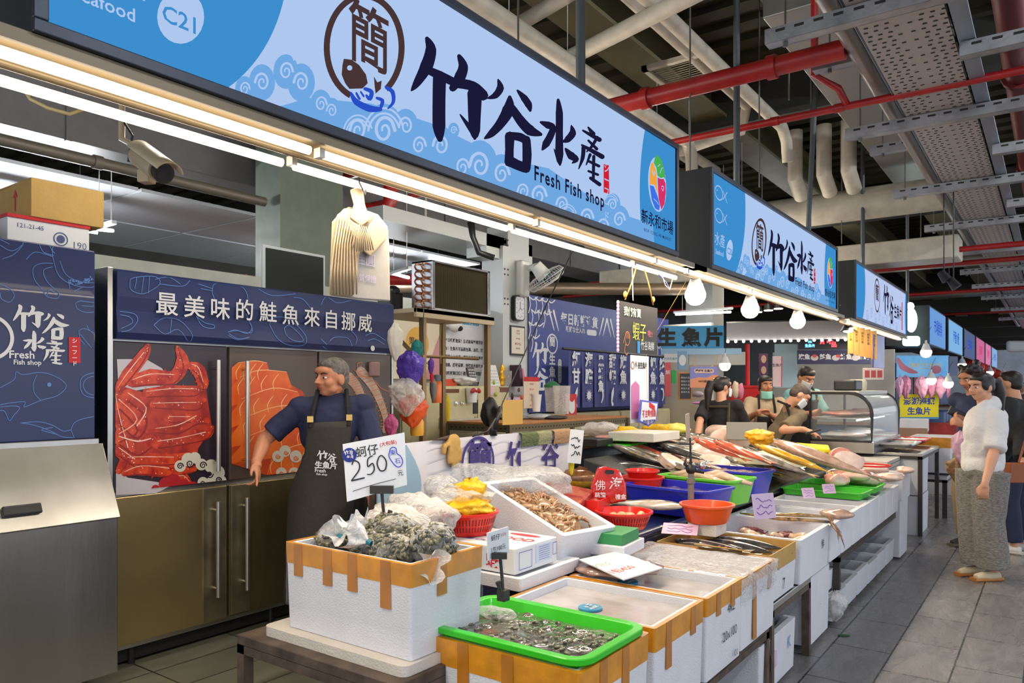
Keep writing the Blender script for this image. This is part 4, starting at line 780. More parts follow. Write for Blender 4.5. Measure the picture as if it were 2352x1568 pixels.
for a in ((XS-.22,XS,4.33,4.36,2.12,2.5),(XS-.22,XS,5.03,5.06,2.12,2.5),(XS-.22,XS,4.33,5.06,2.485,2.5),(XS-.22,XS,4.33,5.06,2.11,2.13)): b.box(*a)
part('coil_frame',b,ALU,t,bevel=.002)
b=M()
for i in range(70): y=4.365+i*.0095; b.box(XS-.2,XS-.012,y,y+.003,2.13,2.485)
part('coil_fins',b,mat('fin_metal',sr(120,110,84),.35,.8),t)
b=M(); b.box(XS-.19,XS-.17,4.36,5.03,2.13,2.485); part('back_sheet',b,BLK,t)
for i in range(6):
    c=V3((XS-.06-(.07 if i%2 else 0),4.33,2.16+i*.058)); b=M(); b.tube([c+V3((0,0,-.025)),c+V3((0,-.045,-.02)),c+V3((0,-.06,0)),c+V3((0,-.045,.02)),c+V3((0,0,.025))],.008,6); part('copper_bend',b,mat('copper',(.5,.2,.09),.3,1),t,smooth=True)
for i in range(6):
    c=V3((XS-.13+(.07 if i%2 else 0),4.33,2.16+i*.058)); b=M(); b.tube([c+V3((0,0,-.025)),c+V3((0,-.045,-.02)),c+V3((0,-.06,0)),c+V3((0,-.045,.02)),c+V3((0,0,.025))],.008,6); part('copper_bend',b,MATS['copper'],t,smooth=True)
b=M(); b.box(-4.35,-4.2,4.18,4.32,2.11,2.26); b.ell((-4.25,4.25,2.27),(.06,.06,.05)); solo('motor','x' and b,BLK,'black motor box on the shelf beside the coil unit','motor',bevel=.01)
# crumpled bag maker
def bagB(c,r,seed,top=.0,n=34,k=.3,fr=6):
    b=M(); c=V3(c)
    def f(u,v):
        a=u*2*PI; h=v; prof=math.sin(min(1,h*1.25)*PI*.62)**.7 if h<.8 else math.sin(.62*PI)**.7*(1-(h-.8)/.2*(.85))
        if h>.92: prof*=1.0+top*(h-.92)*14
        p=V3((cos(a)*r[0]*prof,sin(a)*r[1]*prof,(h-.0)*r[2])); q=1+k*nz((cos(a)*1.5,sin(a)*1.5,h*3),1.4,seed)+.10*(h**1.5)*sin(a*9+seed+h*3)+.05*sin(a*15+h*7)+k*.45*nz((cos(a)*3,sin(a)*3,h*6),1.6,seed+9)
        return c+V3((p.x*q,p.y*q,p.z+k*.3*r[2]*nz((cos(a)*2,sin(a)*2,h*2),1.5,seed+4)))
    b.grid(f,n,n,closeu=True); return b
F_CLR=film('clear_film',(.93,.93,.93),.10,.12,.8,26); F_FOG=film('foggy_film',(.93,.9,.88),.30,.2,.8,22); F_YEL=film('yellow_film',sr(252,200,30),.62,.25,.7,20); F_PUR=film('purple_film',sr(96,70,190),.6,.25,.7,20); F_PNK=film('pink_film',sr(226,110,170),.5,.3,.6,20); F_TEAL=mat('teal_cloth',sr(20,120,116),.7,bump=.4,bscale=12)
def hang(name,px,py0,py1,wpx,D,m,label,cat='bag',seed=1,group=None,k=.25):
    top=atd(px,py0,D); bot=atd(px,py1,D); wd=wpx*D/FL/2; b=bagB(bot,(wd,wd,top.z-bot.z),seed,top=.6,k=k)
    o=solo(name,b,m,label,cat,group,smooth=True); return o
hang('plastic_bag',943,806,890,62,5.2,F_PUR,'purple plastic bag stuffed with bags, hung on the shelf post',seed=3)
hang('plastic_bag',933,868,955,74,5.15,F_FOG,'greyish clear bag hanging under the purple one',seed=5)
hang('plastic_bag',948,905,982,64,5.25,mat('orange_bag',sr(224,84,30),.4,bump=.3,bscale=10),'orange bag showing at the bottom of the hanging bags',seed=8)
hang('cleaning_cloth',958,780,832,26,5.3,F_TEAL,'teal cloth hanging above the purple bag','cloth',seed=11)
hang('white_packet',908,742,830,34,5.0,mat('paper_packet',sr(214,208,196),.5,bump=.2,bscale=10),'white paper packet hung beside the refrigerator','packet',seed=13,k=.12)
hang('plastic_bag',898,950,1010,30,5.0,F_PNK,'pink plastic bag low beside the refrigerator',seed=15)
hang('purple_ribbon',990,822,862,14,5.6,mat('violet',sr(96,50,150),.6),'purple rag tied on the shelf post','rag',seed=17)
hang('red_rag',992,856,880,9,5.6,mat('red_cloth',sr(190,30,40),.7),'small red rag under the purple one','rag',seed=18)
hang('grey_clipboard',995,868,925,16,5.9,mat('clip_grey',sr(120,116,110),.5),'grey pouch hanging beside the orange bottle','pouch',seed=19,k=.1)
b=M(); p=atd(1003,925,6.2); b.lathe([(.04,0),(.042,.02),(.042,.17),(.035,.18)],c=p,n=16); t=thing('tumbler','tall orange tumbler with dark lid hanging by the shelf','bottle',p); part('tumbler_body',b,mat('orange_tumbler',sr(226,110,44),.35),t,smooth=50); b=M(); b.lathe([(.036,.18),(.036,.23),(.0,.235)],c=p,n=16); part('lid',b,mat('slate_lid',sr(90,100,106),.4),t,smooth=50)
b=M(); p=atd(958,1000,5.4); b.lathe([(.045,0),(.05,.03),(.048,.10),(.03,.13),(.015,.15),(.015,.17),(.0,.172)],c=p,n=16); solo('sauce_bottle',b,mat('yellow_bottle',sr(226,170,60),.4),'yellow plastic bottle standing under the hanging bags','bottle',smooth=50)
for i,(px,y0,y1) in enumerate(((974,700,815),(1013,745,835),(1086,850,850))[:2]):
    b=M(); b.tube([atd(px,y0,5.3),atd(px-2,(y0+y1)/2,5.3),atd(px,y1,5.3)],.0035,5); solo('black_rope',b,BLK if i==0 else mat('rope_green',sr(120,130,60),.7),['black cord hanging from the shelf','green and white cord hanging beside the shelf post'][i],'cord')
# cream cabinets along the back
g='cream cabinets along the back wall'
def cabinet(y0,y1,z1,nd,label,X=-4.85,dp=.4):
    t=thing('cabinet',label,'cabinet',(X-dp/2,(y0+y1)/2,0),g); b=M(); b.box(X-dp,X,y0,y1,.05,z1); part('cabinet_body',b,CREAM,t,bevel=.004)
    w_=(y1-y0)/nd
    for r_,(za,zb) in enumerate(((.06,z1*.52),(z1*.54,z1-.02))):
        for i in range(nd):
            d=M(); d.box(X,X+.014,y0+i*w_+.01,y0+(i+1)*w_-.01,za,zb); dd=part('door',d,CREAM,t,bevel=.003); h=M(); h.box(X+.014,X+.026,y0+(i+1)*w_-.05,y0+(i+1)*w_-.035,(za+zb)/2-.05,(za+zb)/2+.05); part('handle',h,STL,dd)
    return t
cabinet(4.95,6.62,1.53,3,'tall cream cabinet under the white text poster')
cabinet(7.25,9.2,1.2,3,'cream cabinet below the fish name curtain',dp=.35)
cabinet(9.22,10.85,1.2,3,'cream cabinet past the curtain, beside the polystyrene boxes',dp=.35)
# things on / against the tall cabinet
def sit(px,py,X): p=atx(px,py,X); return p
XC=-4.95
b=M(); p=sit(1092,883,XC); y=p.y; b.add([(XC-.02,y-.06,1.535),(XC-.02,y+.06,1.535),(XC-.08,y+.06,1.72),(XC-.08,y-.06,1.72)],[(0,1,2,3)]); b2=M(); b2.ob((XC-.05,y,1.63),(.02,.13,.2),(0,R(-15),0)); t=thing('calculator','dark calculator leaning up on the tall cream cabinet','calculator',(XC-.05,y,1.53)); part('case',b2,DGR,t,bevel=.004)
b=M()
for i in range(5):
    for j in range(4): b.ob((XC-.035-.026*(i-2)*.0+.0-(i*.03-.06)*-.27,y-.045+j*.03,1.70-i*.03),(.006,.02,.018),(0,R(-15),0))
part('button_pattern',b,mat('pale_key',sr(190,190,190),.5),t)
p=sit(1128,883,XC); y=p.y; t=thing('desk_calendar','white tent desk calendar standing on the tall cream cabinet','calendar',(XC,y,1.53)); b=M(); b.add([(XC+.04,y-.12,1.532),(XC+.04,y+.12,1.532),(XC-.02,y+.11,1.76),(XC-.02,y-.11,1.76),(XC-.08,y-.12,1.532),(XC-.08,y+.12,1.532)],[(0,1,2,3),(3,2,5,4),(0,3,4),(1,5,2)]); part('pages',b,WPR,t)
b=M()
for i in range(5):
    for j in range(7): z=1.56+i*.033; x=XC+.0405-(z-1.532)/.228*.06; b.quad((x+.001,y-.1+j*.03,z),(x+.001,y-.085+j*.03,z),(x-.001,y-.085+j*.03,z+.01),(x-.001,y-.1+j*.03,z+.01))
part('date_print',b,mat('pale_ink',sr(150,150,170),.6),t)
p=sit(1153,885,XC); b=M(); 
for k,(dz,r_) in enumerate(((.03,.04),(.09,.05),(.15,.035),(.19,.04),(.23,.02))): b.ell((XC,p.y+.01*(k%2),1.53+dz),(r_*.7,r_,r_*.9))
b=soft(b,.012,2); solo('gold_ornament',b,mat('gold_paint',sr(240,180,30),.25,.3),'golden lucky figurine on the tall cabinet','ornament',smooth=True)
b=M(); p=sit(1163,887,XC+.02); b.lathe([(.055,0),(.06,.12),(.062,.17)],c=(XC+.02,p.y,1.53),n=18); solo('clear_tub',b,F_CLR,'clear plastic tub of small things on the cabinet','tub',smooth=50)
b=M(); p=sit(1180,880,XC); b.ob((XC,p.y,1.65),(.2,.05,.24),(R(8),0,0)); solo('file_folder',b,mat('plum_folder',sr(70,50,70),.5),'dark folder with pink papers standing on the cabinet','folder',bevel=.004)
b=M(); b.ob((XC,p.y+.07,1.63),(.18,.03,.2),(R(12),0,0)); solo('pink_papers',b,mat('pink_paper',sr(214,120,160),.6),'pink papers leaning beside the dark folder','papers')
b=M(); p=sit(1030,880,XC); b.box(XC-.1,XC+.03,p.y-.13,p.y+.1,1.53,1.60); solo('orange_box',b,mat('orange_box_m',sr(220,80,40),.5),'small orange box on the tall cabinet','box',bevel=.004)
b=M(); p=sit(1065,880,XC+.03); b=bagB((XC+.03,p.y,1.53),(.1,.16,.1),31); solo('paper_cup_stack',b,WHT,'crumpled white tissue on the tall cabinet edge','tissue',smooth=True)
XF2=-4.83
t=thing('gift_pot','white pot with red bow stuck on the cream cabinet','pot',atx(1075,905,XF2)); y,z=yz(1075,908,XF2); b=M(); b.lathe([(.05,-.07),(.062,.06),(.062,.075)],c=(XF2+.05,y,z),n=18); part('pot',b,WHT,t,smooth=50)
b=M(); b.ell((XF2+.10,y-.04,z+.05),(.015,.045,.025),(R(20),0,0)); b.ell((XF2+.10,y+.04,z+.05),(.015,.045,.025),(R(-20),0,0)); b.ell((XF2+.11,y,z+.045),(.015,.015,.015)); part('bow',b,mat('bow_red',sr(170,30,40),.5),t,smooth=True)
for px0,py0,px1,py1,l in ((1118,885,1133,908,'pink sticky note high on the cream cabinet'),(1166,912,1182,936,'pink sticky note low, left of its twin'),(1183,912,1201,936,'pink sticky note low, beside the dark keys')):
    board('sticky_note',rect2(px0,py0,px1,py1,XF2),XF2,PINKP,l,'note',th=.004)
b=M(); 
for px in (1047,1061): y,z=yz(px,926,XF2); b.merge(M().lathe([(.022,0),(.02,.01),(0,.012)],c=(0,0,0),n=14).xf(Matrix.Translation((XF2,y,z))@Matrix.Rotation(PI/2,4,'Y')))
solo('lamp_glints',b,mat('chrome',(.85,.85,.88),.1,1),'pair of mirrored light knobs on the cream cabinet','glints',smooth=50)  # lamp reflections on the cabinet, shaped as chrome discs
hang('dish_towel',1026,905,990,16,6.9,mat('yellow_towel',sr(226,200,40),.8),'yellow towel hanging down the cream cabinet','towel',seed=21,k=.12)
board('wood_rail',rect2(1021,893,1055,902,XF2),XF2,mat('walnut',sr(110,70,46),.5),'walnut key rail with hooks, left one on the cabinet','key rail',th=.02)
board('wood_rail',rect2(1149,889,1170,900,XF2),XF2,MATS['walnut'],'small walnut key rail with hooks, right one on the cabinet','key rail',th=.02)
for i,(px,py,m,l) in enumerate(((1175,910,BLK,'black keys hanging on the cabinet'),(1190,895,mat('key_brown',sr(120,70,50),.5),'brown round charm hanging on the cabinet'),(1197,912,mat('key_orange',sr(220,80,40),.5),'orange round charm hanging beside the pink notes'),(1133,878,mat('lime',sr(170,200,60),.5),'lime green sticker charm on the cabinet'),(1138,905,MATS['lime'],'lime green tag hanging lower on the cabinet'))):
    y,z=yz(px,py,XF2); b=M(); b.ell((XF2+.01,y,z),(.012,.02,.025 if i!=0 else .04)); solo('key_charm',b,m,l,'charm',smooth=True)
board('phone_holder',rect2(1087,918,1098,950,XF2),XF2,BLK,'black slim phone holder on the cabinet door','holder',th=.02)
# posters on the partition
XP=-5.27
POSW=mat('poster_white',sr(222,224,230),.35)
txt=['每日新鮮進貨！各式魚貨每樣滿足，煙有靈','魚！生魚片不論是色澤、油花、甜度、香氣','都是上上之選，選有北海道水產海膽，口感','滑順、甜味豐厚，特殊的木盒吸水保持海膽','的新鮮與口感！是市場少見完整的生魚片專','，數一數二的極上等級！']
def ptext(q,y0,y1,z0,z1,mt):
    for i,s in enumerate(txt): q.merge(textB(s,.044,mt@Matrix.Translation((y0+.06,z1-.40-i*.088,0)),bold=.02,align='LEFT'))
board('notice_board',(5.98,7.02,1.36,2.42),XP,POSW,'white poster board with blue title and six lines of text','poster',lets=(('title',lambda q,a,c,z0,z1,mt:q.merge(textB('竹谷生魚片',.135,mt@Matrix.Translation((a+.42,z1-.16,0)),bold=.03)),mat('cyan_print',sr(60,150,190),.5)),('lettering',ptext,INK),('round_seal',lambda q,a,c,z0,z1,mt:(ring2(q,mt,c-.18,z1-.15,.10,.02),q.merge(textB('嚴選',.07,mt@Matrix.Translation((c-.18,z1-.15,0)),bold=.02))),mat('violet_print',sr(90,90,180),.5)),('photo_print',lambda q,a,c,z0,z1,mt:poly2(q,mt,[(a+.1,z0+.05),(c-.1,z0+.05),(c-.1,z0+.2),(a+.3,z0+.24),(a+.1,z0+.2)]),mat('photo_dark',sr(90,70,70),.5))))
board('award_poster',(5.25,5.96,1.6,2.2),XP+.01,mat('poster_cream',sr(226,214,190),.5),'award poster with gold medal beside the white board','poster',lets=(('pink_stripe_print',lambda q,a,c,z0,z1,mt:poly2(q,mt,[(c-.25,z0),(c,z0),(c,z1-.1)]),mat('mauve_print',sr(200,140,150),.5)),('medal_print',lambda q,a,c,z0,z1,mt:disc2(q,mt,a+.36,z0+.36,.17),mat('gold_print',sr(222,174,70),.4)),('lettering',lambda q,a,c,z0,z1,mt:(q.merge(textB('第一名',.085,mt@Matrix.Translation((a+.36,z0+.38,.001)),bold=.02)),q.merge(textB('歡迎品嚐選購',.05,mt@Matrix.Translation((a+.36,z0+.15,.001)),bold=.02))),mat('brown_ink',sr(90,60,40),.5))))
board('notice_poster',(4.2,5.2,1.55,2.3),XP+.005,mat('poster_grey',sr(200,196,190),.5),'pale poster reading raw fish slices behind the shelf post','poster',lets=(('lettering',lambda q,a,c,z0,z1,mt:(q.merge(textB('新鮮生魚片',.13,mt@Matrix.Translation((a+.55,z0+.3,0)),bold=.03)),q.merge(textB('現點現切',.09,mt@Matrix.Translation((a+.55,z0+.6,0)),bold=.02))),INK),))
# dome camera between posters
p=atx(1045,748,XP+.1); b=M(); b.ell(p,(.07,.07,.07)); t=thing('dome_camera','white ball camera on the wall above the medal poster','camera',p); part('ball',b,PLW,t,smooth=True); b=M(); b.ell(p+V3((.05,.02,-.03)),(.035,.035,.03)); part('lens',b,BLK,t,smooth=True); b=M(); b.cyl(p,p+V3((-.1,-.05,.03)),.04); part('wall_mount',b,PLW,t,smooth=50)
# white steel column with clock, certificate, fan
CW=mat('white_steel',sr(196,200,200),.4,.2)
XW=-5.0
y0,y1,_,_=rect2(1152,600,1215,900,XW); t=thing('steel_column','white boxed steel column with bolted splice plates','column',(XW-.1,(y0+y1)/2,0)); b=M(); b.box(XW-.3,XW,y0+.12,y1,0,3.35); part('column_shaft',b,CW,t,bevel=.004); b=M(); b.box(XW-.28,XW+.02,y0,y0+.13,.0,3.1); part('side_channel',b,CW,t,bevel=.004)
for i in range(3):
    for j in range(2): b=M(); z=2.45+.33*i; 
    b=M()
    for dy in (.03,.09):
        for dz in (0,.06): b.cyl((XW+.018,y0+dy,z+dz),(XW+.026,y0+dy,z+dz),.011,n=8)
    part('bolt_pattern',b,DGR,t)
b=M(); b.box(XW-.6,XW-.02,4.9,y1+.1,3.06,3.2); b.box(XW-.3,XW-.02,y0-.25,y1+.1,2.95,3.2); solo('steel_beam',b,CW,'white steel beam meeting the column above the coil unit','beam',bevel=.004)
b=M(); 
for dx in (0,.03): b.tube([atd(1083-dx*100,510,7.2),atd(1086,545,7.2),atd(1100,580,7.2),atd(1135,592,7.2)],.03,8)
solo('black_hoses',b,BLK,'thick black hoses curving onto the white beam','hose',smooth=True)
# clock
y,z=yz(1190,708,XW+.03); t=thing('wall_clock','rounded black-framed wall clock on the white column','clock',(XW,y,z))
def rr(cy,cz,w,h,r,n=6):
    o=[]
    for (sx,sy,a0) in ((1,1,0),(-1,1,90),(-1,-1,180),(1,-1,270)):
        for k in range(n+1): a=R(a0+90*k/n); o.append((cy+sx*(w/2-r)+cos(a)*r,cz+sy*(h/2-r)+sin(a)*r))
    return o
b=M(); b.prism([V3((XW+.055,u,v)) for u,v in rr(y,z,.20,.29,.05)],(1,0,0),.055); part('clock_frame',b,BLK,t,bevel=.003)
b=M(); b.prism([V3((XW+.058,u,v)) for u,v in rr(y,z,.168,.258,.04)],(1,0,0),.003); part('clock_face',b,mat('clock_face',sr(214,216,226),.4),t)
b=M(); 
for k in range(12): a=k*PI/6; rx,ry=.066,.105; b.box(XW+.058,XW+.0595,y+sin(a)*rx-.003,y+sin(a)*rx+.003,z+cos(a)*ry-.006,z+cos(a)*ry+.006)
for a,l,w_ in ((0,.075,.006),(R(222),.06,.004),(R(115),.045,.006)): b.tube([(XW+.061,y,z),(XW+.061,y+sin(a)*l,z+cos(a)*l)],w_*.5,4)
part('clock_hands',b,INK,t)
y0_,y1_,z0_,z1_=rect2(1172,746,1206,815,XW+.03); t=board('certificate_frame',(y0_,y1_,z0_,z1_),XW+.03,BLK,'black framed certificate under the clock','certificate',th=.03,lets=(('certificate_sheet',lambda q,a,c,za,zb,mt:poly2(q,mt,[(a+.02,za+.02),(c-.02,za+.02),(c-.02,zb-.02),(a+.02,zb-.02)]),mat('ivory',sr(220,214,200),.4)),('lettering',lambda q,a,c,za,zb,mt:[q.merge(textB(s,h,mt@Matrix.Translation(((a+c)/2,zb-dz,.001)),bold=.02)) for s,h,dz in (('感謝狀',.022,.06),('竹谷水產',.02,.09),('嚴選店家',.02,.15),('榮譽天獲',.03,.21),('★★★',.03,.26))],mat('bronze_ink',sr(150,90,50),.5)),))
# fan
p=atx(1212,640,XW+.1); t=thing('wall_fan','white wall fan tilted down on the column side','fan',p)
b=M(); b.ob(p+V3((-.05,-.03,.0)),(.12,.16,.42)); part('fan_mount',b,PLW,t,bevel=.04,seg=4)
hc=atx(1232,612,XW+.25); b=M(); b.tube([p+V3((0,.02,.12)),hc],[.035,.04],12); part('fan_arm',b,PLW,t,smooth=50)
ax=V3((.35,.45,-.82)).normalized(); fc=atx(1254,640,XW+.32); q=ax.to_track_quat('Z','Y').to_matrix().to_4x4(); mt=Matrix.Translation(fc)@q
b=M(); b.tube([hc-ax*.02,fc-ax*.03],[.07,.09],16); part('fan_motor',b,PLW,t,smooth=50)
b=M()
for k in range(36): 
    a=k*PI/18; pr=[(.05,-.05),(.14,-.065),(.21,-.045),(.235,0),(.21,.045),(.12,.065),(.04,.07)]; b.tube([mt@V3((cos(a)*r_,sin(a)*r_,z_)) for r_,z_ in pr],.0022,4)
for rr_,z_ in ((.235,0),(.14,.064),(.2,.05),(.14,-.064)): b.tube([mt@V3((cos(k*PI/16)*rr_,sin(k*PI/16)*rr_,z_)) for k in range(33)],.004,5)
part('fan_grille',b,PLW,t,smooth=True)
for k in range(3):
    b=M(); a0=k*2*PI/3; b.grid(lambda u,v:mt@V3((cos(a0+u*1.5)*(.03+.18*v),sin(a0+u*1.5)*(.03+.18*v),.03*(u-.5))),6,4); part('fan_blade',b,mat('fan_blue',sr(150,190,205),.3,alpha=.75),t,smooth=True)
# tall calendar, tubs, cups
board('wall_calendar',rect2(1203,865,1238,938,-4.8),-4.8,mat('calendar_sheet',sr(224,206,186),.5),'tall wall calendar with red heading beside the blue banner','calendar',lets=(('heading_print',lambda q,a,c,z0,z1,mt:poly2(q,mt,[(a,z1-.05),(c,z1-.05),(c,z1),(a,z1)]),REDI),('lettering',lambda q,a,c,z0,z1,mt:rows(q,a,c,z0,z1-.05,mt,['1234567','8901234','5678901'],5,.8,.03),mat('coral_ink',sr(210,120,100),.5))))
t=thing('clear_tub','stack of clear plastic tubs with green lid by the blue banner','tub',atd(1268,945,7.4)); p=atd(1268,945,7.4); b=M(); b.bowl([(.06,0),(.075,.24)],c=p,n=20); part('tub_wall',b,F_FOG,t,smooth=True); b=M(); b.lathe([(.08,.24),(.08,.26),(.03,.30)],c=p,n=20); part('lid',b,mat('green_lid',sr(40,110,70),.5),t,smooth=50)
p=atd(1290,950,7.2); b=M(); b.bowl([(.07,0),(.085,.27)],c=p,n=20); solo('clear_tub',b,F_FOG,'tall clear tub standing beside the green-lidded one','tub',smooth=True)
p=atd(1232,945,7.0); b=M(); b.bowl([(.035,0),(.05,.15),(.053,.16)],c=p,n=16); solo('paper_cup',b,WHT,'stack of white cups in front of the wall calendar','cups',smooth=50)
# blue banner
XB=-4.98; NB=mat('banner_blue',sr(58,72,142),.55,var=.04); BW=mat('banner_white',sr(214,218,226),.6)
t=thing('shop_banner','large blue wall banner with white net pattern and brush lettering','banner',(XB,9,1.2)); b=M(); b.box(XB-.01,XB,7.2,11.1,1.22,2.6); part('banner_sheet',b,NB,t)
b=M(); mt=mp(XB,.003)
for i in range(5):
    for j in range(max(0,4-i)):
        y=7.2+i*.13+(.05*(j%2)); z=2.58-j*.15; stroke2(b,mt,[(y,z,.018),(y+.09,z-.03,.016),(y+.17,z+.01,.016)]); stroke2(b,mt,[(y,z,.018),(y+.03,z-.09,.014),(y-.01,z-.19,.016)])
for i in range(5):
    for j in range(6): 
        y=10.55+i*.13; z=2.2-j*.17-i*.03; 
        if y<11.02 and z>1.5: stroke2(b,mt,[(y,z,.016),(y+.06,z-.04,.014),(min(y+.12,11.08),z,.016)]); stroke2(b,mt,[(y,z,.016),(y+.02,z-.09,.014),(y,z-.17,.016)])
part('net_pattern',b,BW,t)
b=M()
y,z=yz(1300,733,XB); b.merge(textB('每日新鮮進貨',.155,mt@Matrix.Translation((8.36,2.37,0)),bold=.03)); b.merge(textB('新鮮な仕入れ',.08,mt@Matrix.Translation((8.25,2.25,0)),bold=.02)); poly2(b,mt,rr(8.66,2.245,.26,.075,.035))
for y,s in ((7.70,-1),(7.80,-1),(8.90,1),(9.0,1),(9.15,-1),(9.25,-1)): stroke2(b,mt,[(y+.07*s,2.45,.045),(y-.04*s,2.22,.012)])
b.merge(textB('鮮魚直送',.155,mt@Matrix.Translation((9.7,2.36,0)),bold=.03)); 
glyph(b,mt,'竹',7.27,1.74,.34,.32); glyph(b,mt,'谷',7.29,1.48,.32,.27)
ring2(b,mt,7.70,2.05,.115,.02); b.merge(textB('簡',.13,mt@Matrix.Translation((7.70,2.07,0)),bold=.02)); b.merge(vtext('生魚片',.14,mt@Matrix.Translation((7.70,1.85,0)),bold=.03)); poly2(b,mt,rr(7.87,1.72,.08,.30,.035))
part('lettering',b,BW,t)
b=vtext('シーフード',.045,mp(XB,.005)@Matrix.Translation((7.87,1.83,0)),bold=.02); part('seal_lettering',b,NB,t)
# fish name curtain
XN=-4.72; NV=mat('noren_blue',sr(60,66,128),.6,var=.05)
y0n,y1n=atx(1305,810,XN).y,atx(1528,830,XN).y; zt=atx(1305,803,XN).z; zb=atx(1310,937,XN).z
t=thing('fish_name_curtain','navy split curtain with fish names hung in front of the banner','curtain',(XN,(y0n+y1n)/2,zb))
b=M(); b.cyl((XN,y0n-.12,zt+.01),(XN,y1n+.05,zt+.01),.016,n=10); part('curtain_rod',b,BLK,t,smooth=50)
names=['紅甘','海膽','黑鮪魚','甜蝦','旗魚','海鱺','花枝','鯛魚','鮭魚']; nn=len(names); wd=(y1n-y0n)/nn
for i,nm in enumerate(names):
    a=y0n+i*wd+.008; c=a+wd-.012; b=M(); b.grid(lambda u,v:V3((XN+.012*sin(u*5+i)*v+.004*sin(u*17),a+(c-a)*u,zt-(zt-zb)*v)),10,8); pn=part('curtain_panel',b,NV,t,smooth=True)
    ofs=.02; q=vtext(nm,.19 if len(nm)<3 else .15,mp(XN+ofs,0)@Matrix.Translation(((a+c)/2,zt-.12,0)),bold=.035); 
    m0=mp(XN+ofs,0); cy=(a+c)/2; cz=zb+.15
    if i%3==0: stroke2(q,m0,[(cy+.03,cz+.1,.01),(cy,cz+.02,.06),(cy-.02,cz-.08,.03),(cy,cz-.12,.05)])
    elif i%3==1: disc2(q,m0,cy,cz,.05,n=14); [stroke2(q,m0,[(cy+cos(k*PI/6)*.05,cz+sin(k*PI/6)*.05,.01),(cy+cos(k*PI/6)*.08,cz+sin(k*PI/6)*.08,.003)]) for k in range(12)]
    else: stroke2(q,m0,[(cy-.04,cz+.08,.02),(cy+.03,cz+.07,.035),(cy+.05,cz-.02,.03),(cy+.01,cz-.09,.02)])
    part('lettering',q,BW,pn)
# red cat poster, low
board('red_poster',rect2(1301,905,1325,956,-4.6),-4.6,mat('poster_red',sr(196,36,40),.5),'red poster with a white cat shape beside the curtain','poster',lets=(('cat_print',lambda q,a,c,z0,z1,mt:(disc2(q,mt,(a+c)/2,z0+.1,.07),poly2(q,mt,[((a+c)/2-.07,z0+.12),((a+c)/2-.06,z0+.2),((a+c)/2-.01,z0+.16)]),poly2(q,mt,[((a+c)/2+.07,z0+.12),((a+c)/2+.06,z0+.2),((a+c)/2+.01,z0+.16)])),WPR),))
# perforated rack desk
t=thing('rack_desk','wood-topped desk of perforated angle steel before the curtain','desk',(-3.9,6.2,0)); za=1.21; pf=atz(1330,958,za); pl_=atz(1135,972,za)
xa,ya_=-3.75,max(pl_.y,5.13); yb_=7.3
b=M(); b.box(-4.45,xa,ya_,yb_,za-.02,za); part('desk_top',b,WOOD,t,bevel=.003)
AN=mat('angle_steel',sr(120,112,90),.45,.6)
for zz in (za-.06,): b=M(); b.box(xa-.003,xa,ya_,yb_,zz-.02,zz+.04); b.box(-4.45,xa,ya_,ya_+.003,zz-.02,zz+.04); part('angle_rail',b,AN,t)
b=M(); y=ya_+.04
while y<yb_-.03: b.quad((xa+.001,y,za-.055),(xa+.001,y+.02,za-.055),(xa+.001,y+.02,za-.043),(xa+.001,y,za-.043)); y+=.05
x=-4.4
while x<xa-.03: b.quad((x,ya_-.001,za-.055),(x+.02,ya_-.001,za-.055),(x+.02,ya_-.001,za-.043),(x,ya_-.001,za-.043)); x+=.05
part('hole_pattern',b,hole,t)
for x,y in ((xa,ya_),(xa,yb_),(-4.45,ya_),(-4.45,yb_)): b=M(); b.box(x-.02,x+.02,y-.02,y+.02,0,za-.02); part('leg',b,AN,t)
b=M(); b.box(-4.4,xa-.05,ya_+.05,yb_-.1,.85,.87); part('lower_shelf',b,WOOD,t)
def blob(name,c,r,m,label,cat,seed=1,k=.3,s=2,sm=True):
    b=M(); b.ell(c,r,nu=20,nv=12); c=V3(c)
    b.v=[c+(v-c)*(1+k*nz(v-c,s/max(r),seed)+k*.4*nz(v-c,3*s/max(r),seed+5)) for v in b.v]; return solo(name,b,m,label,cat,smooth=sm)
for i,(px,py,rx,rz,m,l,n,c) in enumerate(((1160,955,.16,.03,mat('green_grey',sr(86,92,80),.6),'dark green folded apron on the rack desk','apron','cloth'),(1205,958,.14,.015,mat('paper_grey',sr(150,160,170),.5),'grey magazines spread on the rack desk','magazine','magazine'),(1238,955,.12,.03,mat('papers',sr(200,206,214),.5),'loose white papers on the rack desk','paper_sheets','papers'),(1290,958,.12,.02,DGR,'black slim tray at the far end of the rack desk','tray','tray'))):
    p=atz(px,py,za+rz); p.x=max(min(p.x,-3.9),-4.3); blob(n,(p.x,p.y,za+rz*.85),(rx,rx*1.1,rz),m,l,c,seed=i*3+2,k=.2)
b=M(); p=atd(1155,905,6.0); b.box(p.x-.01,p.x,p.y,p.y+.28,za,za+.2); solo('folder',b,mat('manila',sr(214,174,96),.6),'manila folder leaning on the rack desk','folder',bevel=.003)
blob('black_bag_stack',atd(1125,945,6.2),(.07,.07,.12),BLK,'black caps and tools piled beside the desk','tools',seed=5)
blob('clear_bag',atz(1070,975,1.15),(.2,.3,.07),F_FOG,'crumpled clear bags on the low bench behind the banner','bag',seed=8)
b=M(); b.box(-3.7,-3.2,3.6,4.95,.82,1.10); solo('work_bench',b,CREAM,'cream work bench behind the white counter banner','bench',bevel=.01)
